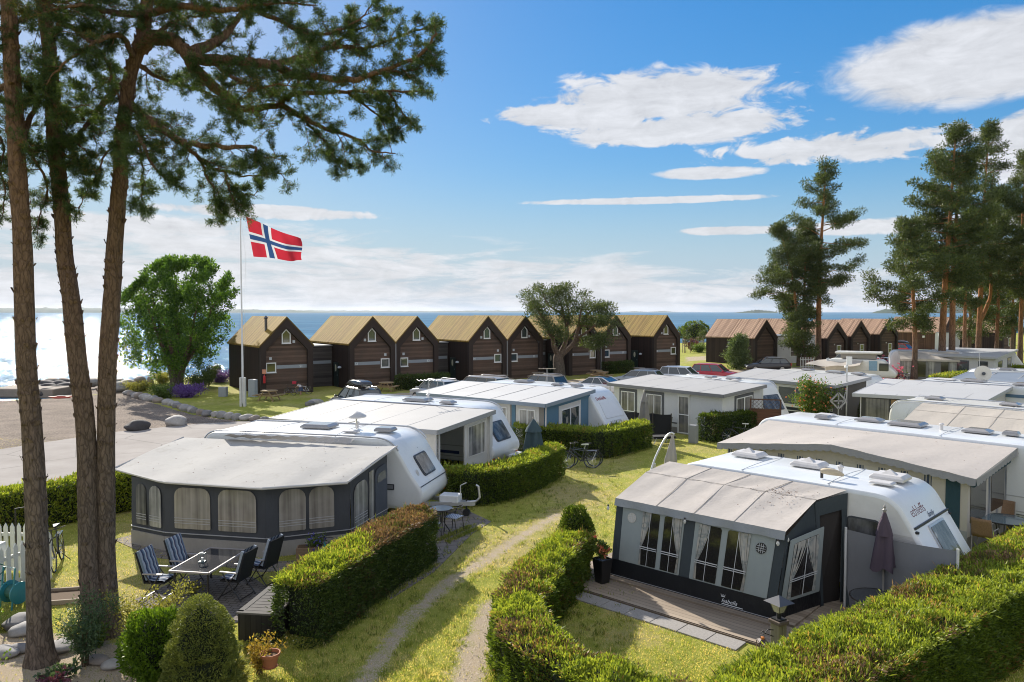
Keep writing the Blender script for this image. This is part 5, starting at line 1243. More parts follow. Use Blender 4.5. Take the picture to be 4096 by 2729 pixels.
def bush(loc, rx, rz, label, n=9000, L=.07, Wd=.03, mat=None, cone=False, cat='shrub', name='shrub', group=None, lump=.12, core=True, base=0.02):
 root = thing(name, loc, label, cat, group)
 u = unit(NR.normal(size=(n, 3))); 
 if cone:
  t = NR.random(n) ** .62; z = (1 - t); r = np.sqrt(np.clip(1 - z ** 1.7, .004, 1)); a = NR.random(n) * 2 * np.pi
  lm = 1 + lump * (vnoise(a * 1.5, z * 5, .5, 2) - .5) * 2
  P = np.stack([np.cos(a) * r * rx * lm, np.sin(a) * r * rx * lm, base + z * rz], 1); N3 = unit(np.stack([np.cos(a), np.sin(a), .35 * np.ones(n)], 1))
 else:
  lm = 1 + lump * (vnoise(u[:, 0] * 2 + u[:, 2], u[:, 1] * 2 - u[:, 2], .4, 6) - .5) * 2.4
  P = u * np.array([rx, rx, rz / 2]) * lm[:, None] + np.array([0, 0, rz / 2 + base]); N3 = u
 P = P - N3 * (NR.random((n, 1)) ** 2 * .14)
 D = N3 * .9 + NR.normal(size=(n, 3)) * .5 + np.array([0, 0, .45]); V, F = leaf_quads(P, D, L * NR.uniform(.6, 1.3, n), Wd * NR.uniform(.7, 1.3, n))
 np_mesh('foliage', V, F, mat or thuja, parent=root)
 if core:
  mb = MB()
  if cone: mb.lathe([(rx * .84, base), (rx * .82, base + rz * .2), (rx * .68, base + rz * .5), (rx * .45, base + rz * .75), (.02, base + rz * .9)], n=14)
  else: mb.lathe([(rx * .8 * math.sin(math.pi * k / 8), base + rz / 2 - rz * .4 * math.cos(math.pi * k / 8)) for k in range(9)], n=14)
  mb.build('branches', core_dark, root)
 return root
bush((1.62, 18.55, 0), .44, 1.6, 'rounded column of thuja at the end of the curved hedge', 9000, .075, .03, thuja)
spruce = foliage('dwarf_spruce_leaf', (.08, .11, .024), (.24, .26, .06), None, 0, .25, 5)
bush((-5.25, 12.45, 0), .62, 1.72, 'pale green cone shaped dwarf conifer at the bottom edge', 36000, .045, .018, spruce, cone=True, cat='conifer', name='dwarf_conifer', lump=.26)
globe = foliage('globe_thuja_leaf', (.05, .10, .008), (.15, .24, .02), None, 0, .38, 4)
bush((-6.3, 13.1, 0), .56, 1.15, 'bright green round thuja left of the cone shaped conifer', 12000, .07, .03, globe, lump=.2)
bush((-11.1, 14.6, 0), .75, .75, 'bright green round thuja beside the picket fence', 8000, .07, .03, globe, lump=.2)
def airy(loc, r, h, label, n, L, Wd, mat, stems=10, name='shrub', cat='shrub', group=None, flowers=None, lean=.25):
 root = thing(name, loc, label, cat, group); mb = MB(); C = []
 for i in range(stems):
  a = rnd.uniform(0, 6.28); rr = r * rnd.uniform(.2, 1); p = [Vector((0.05 * math.cos(a), .05 * math.sin(a), 0))]; hh = h * rnd.uniform(.55, 1)
  for k in range(1, 6): t = k / 5; p.append(Vector((math.cos(a) * rr * t ** 1.3, math.sin(a) * rr * t ** 1.3, hh * t * (1 - .15 * t))) + Vector((rnd.uniform(-1, 1), rnd.uniform(-1, 1), 0)) * .03)
  mb.tube(p, [.010, .009, .007, .006, .004, .003], 5)
  for k in range(2, 6): C += [p[k], (p[k] + p[k - 1]) / 2]
 mb.build('stem', pbr('shrub_stem', (.10, .07, .04), .9, .2), root)
 C = np.array([tuple(c) for c in C]); V, F = clump_cloud(C, np.full((len(C), 3), r * .26), max(1, n // len(C)), L, Wd, .5, .3)
 np_mesh('foliage', V, F, mat, parent=root)
 if flowers:
  m, cnt, s = flowers; k = NR.integers(0, len(C), cnt); P = C[k] + NR.normal(size=(cnt, 3)) * r * .22; 
  fv = [];
  for j in range(5): fv.append(leaf_quads(P, NR.normal(size=(cnt, 3)) + np.array([0, -.3, .7]), s, s * .9))
  V, F = merge(fv); np_mesh('flower', V, F, m, parent=root)
 return root
yel = foliage('pale_yellow_leaf', (.14, .15, .03), (.32, .30, .09), None, 0, .4, 3); fresh = foliage('fresh_leaf', (.055, .10, .018), (.15, .21, .045), None, 0, .38, 3)
bluegr = foliage('blue_green_leaf', (.035, .07, .035), (.10, .15, .075), None, 0, .3, 3)
petal_red = foliage('red_petal', (.35, .01, .02), (.6, .03, .04), None, 0, .25, 3); petal_pink = foliage('pink_petal', (.6, .08, .22), (.75, .25, .4), None, 0, .25, 3)
petal_coral = foliage('coral_petal', (.65, .16, .10), (.8, .35, .22), None, 0, .3, 3); petal_purple = foliage('purple_petal', (.09, .04, .22), (.20, .11, .40), None, 0, .25, 3)
petal_blue = foliage('blue_petal', (.08, .07, .34), (.18, .16, .55), None, 0, .25, 3)
airy((-7.05, 14.3, 0), .72, 1.35, 'airy yellowish shrub right of the middle pine trunks', 4200, .06, .03, yel, 16)
airy((-7.85, 13.55, 0), .6, 1.6, 'blue green feathery shrub at the foot of the pine trunks', 4200, .07, .022, bluegr, 14)
airy((-4.55, 13.25, 0), .42, .75, 'small yellow orange shrub between the conifer and the dark bench box', 1500, .06, .03, foliage('orange_yellow_leaf', (.22, .15, .03), (.42, .30, .07), None, 0, .4, 4), 10)
airy((-4.75, 12.6, 0), .4, .45, 'tuft of long grass beside the terracotta pot', 900, .22, .012, yel, 8, 'grass_tuft', 'grass tuft')
airy((-9.6, 13.0, 0), .6, .55, 'rose plant with red blooms left of the leftmost pine trunk', 1800, .06, .04, fresh, 12, 'rose_bush', 'rose bush', 'rose plants in the flower bed', (petal_red, 12, .06))
airy((-9.1, 12.2, 0), .5, .5, 'pale leaved rose plant at the bottom left corner', 1500, .06, .04, yel, 10, 'rose_bush', 'rose bush', 'rose plants in the flower bed', (petal_red, 8, .05))
airy((-7.65, 12.4, 0), .5, .3, 'low purple leaved plant between the pine trunks', 1400, .07, .05, foliage('purple_leaf', (.05, .012, .03), (.14, .05, .08), None, 0, .2, 4), 10, 'bed_plant', 'plant', 'low plants in the flower bed')
airy((-8.1, 14.3, 0), .45, .45, 'sprawling light green plant beside the middle pine trunk', 1100, .07, .045, fresh, 10, 'bed_plant', 'plant', 'low plants in the flower bed')
airy((-8.0, 13.0, 0), .35, .22, 'low blue green plant between the pine trunks', 700, .08, .06, bluegr, 8, 'bed_plant', 'plant', 'low plants in the flower bed')
airy((-6.9, 12.2, 0), .45, .3, 'low dark plant in front of the round thuja', 1200, .06, .035, thuja_dull, 10, 'bed_plant', 'plant', 'low plants in the flower bed')
for i, (x, y, s) in enumerate(((-7.2, 15.6, .25), (-8.9, 14.9, .22), (-7.3, 16.9, .3), (-5.0, 14.0, .28))):
 airy((x, y, 0), s, s * 1.3, ('sprig of yellow green weed at the paving edge', 'small weed behind the leftmost pine trunk', 'slender weed standing in the lawn left of the table', 'small weed beside the dark bench box')[i], 260, .055, .03, yel, 5, 'weed', 'weed', 'weeds in the yard')
pl = G(745, 1590); airy(pl, 1.3, .95, 'purple lavender mound in the stone edged bed', 5000, .16, .05, petal_purple, 22, 'lavender', 'lavender', 'flower clumps by the beach')
pl = G(880, 1530); airy(pl, 1.6, 1.2, 'purple flowers beside the side wall of hut S1', 4000, .18, .06, petal_purple, 20, 'lavender', 'lavender', 'flower clumps by the beach')
for i, (px, py, r, h, lab, m) in enumerate(((660, 1590, 1.6, 1.0, 'green leafy plants left of the lavender', fresh), (560, 1565, 1.4, .7, 'pale grassy plants in the stone edged bed', yel), (800, 1560, 1.5, 1.6, 'dark green shrub beside the bushy tree trunk', thuja_dull), (835, 1545, 1.0, 2.2, 'young dark conifer right of the bushy tree trunk', thuja_dull), (650, 1535, 1.3, 1.2, 'light green shrub behind the bushy tree trunk', yel))):
 airy(G(px, py), r, h, lab, 3500, .16, .06, m, 18, 'shrub', 'shrub', 'plants in the bed by the beach')
pb = G(3215, 1668); pb = Vector((17.6, 43.4, 0))
flb = airy((17.35, 42.6, 0), 1.35, 3.1, 'tall flowering bush with coral blooms in front of the grey annex', 9000, .12, .07, fresh, 30, 'flowering_bush', 'flowering bush', None, (petal_coral, 200, .08))
for (px, py, r, h, lab, m) in ((3530, 1480, 1.1, 1.3, 'pink flower cluster beside the beige trailer', petal_pink), (3553, 1496, 1.2, 1.25, 'blue flower cluster between the pink ones', petal_blue), (3560, 1520, 1.6, 1.2, 'pink and yellow flower cluster nearest the pale roofed annex', petal_pink)):
 airy(G(px, py), r, h, lab, 1500, .15, .07, fresh, 16, 'flower_cluster', 'flowers', 'flower clusters by the far awning', (m, 380, .16))
airy(at_px(2766, 124), 1.3, 2.4, 'dark red leaved bush on the lawn beside the last hut', 2500, .2, .1, foliage('wine_leaf', (.06, .015, .02), (.18, .05, .05), None, 0, .3, 3), 14, 'shrub', 'shrub')
airy(at_px(2800, 120), 1.6, 1.5, 'light green bush left of the long striped roof hut', 2500, .2, .1, fresh, 14, 'shrub', 'shrub')
bush(at_px(2785, 170), 3.0, 4.2, 'round green shrub at the sea edge of the far lawn', 2500, .4, .2, thuja, core=True)
bush(at_px(2760, 178), 3.4, 3.0, 'low round shrub at the sea edge left of the round green one', 2200, .4, .2, thuja, core=True)
# ------------------------------------------------------------ trees
def mat_bark(name, low, high, z0, z1, sc=1.0):
 t = NT(name); o = t.sep(); f = t.maprange(t.math('ADD', o[2], t.math('MULTIPLY', t.noise(.8 * sc, 4, .6), 2.0)), z0 + 1, z1 + 1)
 v = t.n('ShaderNodeTexVoronoi', feature='DISTANCE_TO_EDGE'); v.inputs['Scale'].default_value = 17 * sc; mp = t.n('ShaderNodeMapping'); mp.inputs['Scale'].default_value = (1, 1, .22)
 nz = t.n('ShaderNodeTexNoise'); nz.inputs['Scale'].default_value = 5 * sc; t.lk(t.tc.outputs['Object'], nz.inputs['Vector'])
 ad = t.n('ShaderNodeMix', data_type='VECTOR'); ad.inputs['Factor'].default_value = .12; t.lk(t.tc.outputs['Object'], ad.inputs['A']); t.lk(nz.outputs['Color'], ad.inputs['B'])
 t.lk(ad.outputs['Result'], mp.inputs[0]); t.lk(mp.outputs[0], v.inputs['Vector'])
 fl = t.noise(14 * sc, 6, .75, sc=(1, 1, .3)); pl_ = t.maprange(v.outputs['Distance'], .0, .16)
 g = t.math('ADD', t.math('MULTIPLY', fl, .78), t.math('MULTIPLY', pl_, .22))
 a = t.ramp(g, [(.25, sc3(low, .35)), (.55, low), (.8, sc3(low, 1.7))]); b = t.ramp(g, [(.25, sc3(high, .5)), (.75, sc3(high, 1.4))])
 t.col(t.mix(f, a, b)); t.set(Roughness=.9, Specular_IOR_Level=.2); t.bump(g, 1.0, .05); return t.mat
bark_near = mat_bark('pine_bark', (.135, .106, .088), (.16, .095, .06), 2.5, 9.0)
bark_far = mat_bark('pine_bark_far', (.12, .085, .065), (.32, .15, .06), 2.0, 8.0, .5)
bark_grey = mat_bark('grey_bark', (.10, .085, .07), (.16, .10, .065), 1.0, 5.0, .6)
needle_near = foliage('pine_needle', (.026, .052, .020), (.095, .140, .046), (.20, .13, .035), .01, .36, .8)
needle_far = foliage('pine_needle_far', (.030, .052, .017), (.108, .138, .036), None, 0, .28, .35)
def curve_pts(pts, k=3):
 P = [Vector(p) for p in pts]; P = [P[0] * 2 - P[1]] + P + [P[-1] * 2 - P[-2]]; out = []
 for i in range(1, len(P) - 2):
  for j in range(k):
   t = j / k; a, b, c, d = P[i - 1], P[i], P[i + 1], P[i + 2]
   out.append(.5 * ((2 * b) + (c - a) * t + (2 * a - 5 * b + 4 * c - d) * t * t + (3 * b - a - 3 * c + d) * t ** 3))
 out.append(P[-2]); return out
def far_pine(base, H, label, seed, r=.28, crown=.42, spread=2.6, top_w=.55, lean=(0, 0), fork=None, nl=26, dens=1.0, mat=None, group='tall pines beyond the caravans', bark=None):
 rg = np.random.default_rng(seed); root = thing('pine_tree', base, label, 'pine tree', group)
 mb = MB(); tp = []
 for k in range(9):
  t = k / 8; tp.append(Vector((lean[0] * t * t + .18 * math.sin(seed + t * 5) * t, lean[1] * t * t + .18 * math.cos(seed * 2 + t * 4) * t, H * t)))
 rad = [r * (1.25 if k == 0 else 1) * (1 - .88 * (k / 8) ** 1.2) for k in range(9)]
 tpc = curve_pts(tp, 3); rr = np.interp(np.linspace(0, 1, len(tpc)), np.linspace(0, 1, 9), rad); mb.tube(tpc, list(rr), 10)
 stems = [(tp, crown)]
 if fork:
  z0 = fork; i0 = Vector((0, 0, z0)); f2 = [i0 + Vector((0, 0, -.3)), i0 + Vector((1.0, .2, 1.6)), i0 + Vector((1.5, .3, 4.0)), i0 + Vector((1.0, .2, H * .45)), i0 + Vector((1.3, 0, H * .8 - z0))]
  c2 = curve_pts(f2, 4); mb.tube(c2, list(np.linspace(r * .8, .05, len(c2))), 9)
 C, Rr = [], []
 def at(t):
  x = t * 8; i = min(7, int(x)); return tp[i].lerp(tp[i + 1], x - i)
 nl = int(nl * 1.25)
 for k in range(nl):
  t = crown + (1 - crown) * (k + rg.random() * .8) / nl; p = at(min(t, .995)); u = (t - crown) / (1 - crown)
  prof = (.35 + .65 * min(1, u / .25)) * (1 - (1 - top_w) * u) * max(.3, (1 - u ** 4.5))
  ln = spread * 1.3 * prof * (rg.uniform(.35, 1.2) if k % 3 else rg.uniform(.9, 1.25)); a = k * 2.39996 + rg.uniform(-.9, .9); up = -.15 + .6 * u + rg.uniform(-.3, .35)
  d = Vector((math.cos(a), math.sin(a), 0)); pts = [p, p + d * ln * .4 + Z * ln * up * .35, p + d * ln * .75 + Z * ln * (up * .6 + .0), p + d * ln + Z * ln * (up * .9 + .08)]
  mb.tube(pts, [max(.025, r * .28 * (1 - u * .6)), .035, .022, .012], 5)
  m = max(3, int(ln * 2.9))
  for j in range(m):
   s = .30 + .75 * (j + .5) / m; i = min(2, int(s * 3)); q = pts[i].lerp(pts[i + 1], min(1, s * 3 - i)); sd = Vector((-d.y, d.x, 0)) * rg.uniform(-.55, .55) * ln * .45 * s
   C.append(tuple(q + sd + Z * rg.uniform(-.35, .45))); Rr.append((rg.uniform(.5, .95), rg.uniform(.5, .95), rg.uniform(.3, .6)))
 for j in range(9): C.append(tuple(at(1.0) + Vector((rg.uniform(-.7, .7), rg.uniform(-.7, .7), rg.uniform(-1.6, .2))))); Rr.append((.6, .6, .55))
 for j in range(7):
  p = at(crown * rg.uniform(.45, 1)); a = rg.uniform(0, 6.28); mb.tube([p, p + Vector((math.cos(a), math.sin(a), rg.uniform(-.2, .3))) * rg.uniform(.4, 1.2)], [.03, .01], 4)
 mb.build('trunk', bark or bark_far, root, smooth=True)
 V, F = clump_cloud(C, Rr, int(115 * dens), .31, .08, .6, .35); np_mesh('crown', V, F, mat or needle_far, parent=root)
 return root
def hgt(D, ytop): return 6.5 + (1248 - ytop) * D / 3000.0
far_pine(at_px(3275, 90), hgt(90, 672), 'tall pine with an orange upper trunk, highest of the middle clump', 3, .36, .33, 3.6, .7, (.3, 0), nl=34)
far_pine(at_px(3198, 90), hgt(90, 905), 'slim orange trunked pine on the left of the middle clump', 5, .24, .36, 3.4, .45, (-2.6, 0), nl=28)
far_pine(at_px(3216, 91), hgt(91, 890), 'slim orange trunked pine leaning close to the tallest of the middle clump', 8, .24, .34, 2.6, .6, (.4, 0), nl=26)
far_pine(at_px(3222, 88), 6.2, 'low young pine among the trunks in front of the red door', 13, .14, .22, 1.9, .6, (-1.2, 0), nl=18)
far_pine(at_px(3661, 72.5), hgt(72.5, 892), 'pine standing leftmost in the right hand grove', 14, .27, .30, 3.4, .55, (-.6, 0), nl=30)
far_pine(at_px(3770, 75), hgt(75, 520), 'tallest broad crowned pine in the right hand grove', 17, .36, .38, 3.6, .7, (1.0, 0), nl=36)
far_pine(at_px(3809, 76), hgt(76, 640), 'straight grey barked pine behind the tallest one of the right grove', 21, .34, .42, 3.2, .7, (.5, 0), nl=30)
far_pine(at_px(3861, 84), hgt(84, 880), 'slim orange trunked pine left of the forked pine', 22, .24, .42, 2.6, .7, (0, 0), nl=22)
far_pine(at_px(3914, 85), hgt(85, 510), 'dark forked pine with two stems', 26, .33, .36, 3.3, .6, (.9, 0), fork=5.5, nl=36)
far_pine(at_px(3989, 91), hgt(91, 900), 'slender pine with low drooping branches right of the forked pine', 31, .26, .22, 3.0, .7, (0, 0), nl=28)
far_pine(at_px(4082, 86), hgt(86, 620), 'straight pine at the right edge of the photo', 33, .28, .34, 3.2, .55, (.2, 0), nl=32)
far_pine(at_px(4180, 80), hgt(80, 660), 'pine cut by the right edge of the photo', 37, .3, .25, 4.0, .7, (-.3, 0), nl=34)
far_pine(at_px(3878, 100), hgt(100, 1000), 'background pine seen between two trunks of the right grove', 38, .28, .2, 2.8, .8, nl=24)
far_pine(at_px(4050, 112), hgt(112, 960), 'background pine behind the far right hut', 39, .28, .2, 3.4, .8, nl=26)
far_pine(at_px(2951, 85), 3.3, 'small bright green pine in front of the long striped roof', 41, .07, .08, 1.05, .35, nl=22, mat=foliage('young_pine_needle', (.05, .085, .03), (.15, .20, .08), None, 0, .3, 1), dens=1.1)
def crooked():
 b = G(2238, 1514); D = b.y; root = thing('pine_tree', b, 'crooked spreading pine in front of huts S5 and S6', 'pine tree'); mb = MB(); C = []; Rr = []; rg = np.random.default_rng(4)
 def q(px, py, dy=0): v = RP(px, py, D + dy) - b; return v
 zo = lambda x, y, dy=0: q(1700 + x / 2.14, 1100 + y / 2.14, dy)
 trunk = curve_pts([(0, 0, -.1), zo(1148, 800), zo(1140, 720), zo(1150, 680)], 4); mb.tube(trunk, list(np.linspace(.62, .46, len(trunk))), 12)
 limbs = [[zo(1148, 700), zo(1105, 620, -.4), zo(1092, 540, -.8), zo(1050, 480, -1), zo(1035, 400, -1.2), zo(960, 300, -1.6), zo(900, 190, -1.8)],
    [zo(1150, 690), zo(1190, 610, .2), zo(1215, 520, .3), zo(1210, 430, .2), zo(1185, 330, -.2), zo(1150, 200, -.5), zo(1110, 130, -.5)],
    [zo(1160, 690), zo(1230, 630, .6), zo(1285, 560, 1), zo(1320, 440, 1.4), zo(1400, 330, 1.6), zo(1480, 280, 1.8), zo(1560, 300, 2)],
    [zo(1215, 450, .2), zo(1230, 330, .6), zo(1210, 220, .8), zo(1200, 110, .8)], [zo(1310, 470, 1.2), zo(1330, 330, .4), zo(1370, 200, 0)],
    [zo(1290, 550, 1), zo(1400, 480, .2), zo(1500, 400, -.4), zo(1570, 420, -.6)], [zo(1300, 540, 1), zo(1420, 560, 0), zo(1480, 560, -.6), zo(1530, 560, -.8)],
    [zo(1040, 420, -1.2), zo(960, 360, .2), zo(890, 240, .8)], [zo(1320, 560, 1), zo(1400, 600, -.4), zo(1450, 610, -.6)], [zo(1090, 520, -.8), zo(1150, 530, -1.6), zo(1130, 500, -2)],
    [zo(1190, 340), zo(1060, 260, 1.4), zo(1000, 130, 1.8)], [zo(1330, 430, 1.4), zo(1450, 440, 2.0), zo(1540, 340, 2.4)]]
 for i, l in enumerate(limbs):
  c = curve_pts(l, 3); n = len(c); r0 = .30 if i < 3 else .13; mb.tube(c, list(np.linspace(r0, .03, n)), 8)
  for j in range(n // 2, n):
   for k in range(4):
    s = 1.0; C.append(tuple(c[j] + Vector((rg.normal() * .4, rg.normal() * .65, rg.normal() * .26 + .12)))); Rr.append((rg.uniform(.5, .85), rg.uniform(.5, .85), rg.uniform(.26, .42)))
 mb.build('trunk', bark_grey, root, smooth=True)
 V, F = clump_cloud(C, Rr, 84, .27, .07, .6, .35); np_mesh('crown', V, F, needle_far, parent=root)
crooked()
def bushy():
 b = G(708, 1552); D = b.y; root = thing('broadleaf_tree', b, 'bushy green broadleaf tree standing beside the beach', 'tree'); mb = MB(); rg = np.random.default_rng(9); C = []; Rr = []
 leafm = foliage('willow_leaf', (.030, .080, .012), (.12, .22, .028), None, 0, .44, .5)
 Hh, Rx = 10.4, 4.7
 for i in range(9):
  a = i * 2.4; d = Vector((math.cos(a), math.sin(a), 0)); ln = rg.uniform(.5, .9) * Rx
  pts = [Vector((.25 * d.x, .25 * d.y, 0)), d * .5 + Z * 1.6, d * ln * .5 + Z * rg.uniform(3.5, 5), d * ln * .8 + Z * rg.uniform(6, 8)]
  c = curve_pts(pts, 3); mb.tube(c, list(np.linspace(.28, .04, len(c))), 7)
 mb.tube([(0, 0, 0), (0.1, 0, 2), (0, .2, 6), (.1, 0, 9)], [.4, .3, .15, .04], 8)
 for i in range(430):
  u = unit(rg.normal(size=3)); rr = rg.random() ** .35
  z = .9 + (Hh - 1.6) * (.5 + .5 * u[2] * rr); k = math.sqrt(max(0.05, 1 - (u[2] * rr) ** 2))
  w = Rx * (.92 if u[2] < 0 else 1.0 - .25 * max(0, u[2])); x, y = u[0] * rr * w, u[1] * rr * w; a_ = math.atan2(y, x)
  q_ = 1 + .16 * math.sin(a_ * 3 + z * .9) + .10 * math.sin(a_ * 5 - z * 1.7); x *= q_; y *= q_; z += .5 * math.sin(a_ * 2 + 1) * (z / Hh)
  C.append((x + (z - 5) * .12, y, z)); Rr.append((rg.uniform(.3, .62),) * 2 + (rg.uniform(.35, .7),))
 for i in range(60):
  a = rg.uniform(0, 6.28); u = rg.uniform(.1, .95); z = Hh * (.6 + .42 * math.cos(u * 1.45)); x = Rx * .95 * math.sin(u * 1.5) * math.cos(a); y = Rx * .95 * math.sin(u * 1.5) * math.sin(a)
  for k in range(3): C.append((x + (z - 5) * .12 + .22 * k, y, z + .25 * k)); Rr.append((.28, .28, .35))
 mb.build('trunk', bark_grey, root, smooth=True)
 V, F = clump_cloud(C, Rr, 62, .30, .11, .5, .5); np_mesh('crown', V, F, leafm, parent=root)
bushy()
def staked(p, h, label):
 root = thing('young_tree', p, label, 'young tree', 'young staked trees on the far lawn'); mb = MB(); mb.tube([(0, 0, 0), (.05, 0, h)], [.06, .02], 6); mb.build('trunk', bark_grey, root)
 mb = MB()
 for k in range(3):
  a = k * 2.1; x, y = .7 * math.cos(a), .7 * math.sin(a); mb.beam((x, y, 0), (x, y, h * .72), .09)
  a2 = a + 2.1; x2, y2 = .7 * math.cos(a2), .7 * math.sin(a2)
  for z in (.35, .68): mb.beam((x, y, h * z), (x2, y2, h * z), .06)
 mb.build('stake', pbr('stake_wood', (.16, .12, .08), .9, .2), root)
 C = [(rnd.uniform(-.6, .6), rnd.uniform(-.6, .6), h * rnd.uniform(.55, 1.05)) for _ in range(16)]; V, F = clump_cloud(C, [(.35, .35, .3)] * 16, 26, .25, .09); np_mesh('crown', V, F, needle_far, parent=root)
staked(at_px(2744, 119), 3.1, 'young staked tree nearest the last hut'); staked(at_px(2800, 128), 3.2, 'young staked tree beside the long striped roof hut'); staked(at_px(2815, 140), 3.0, 'young staked tree farthest out on the lawn')
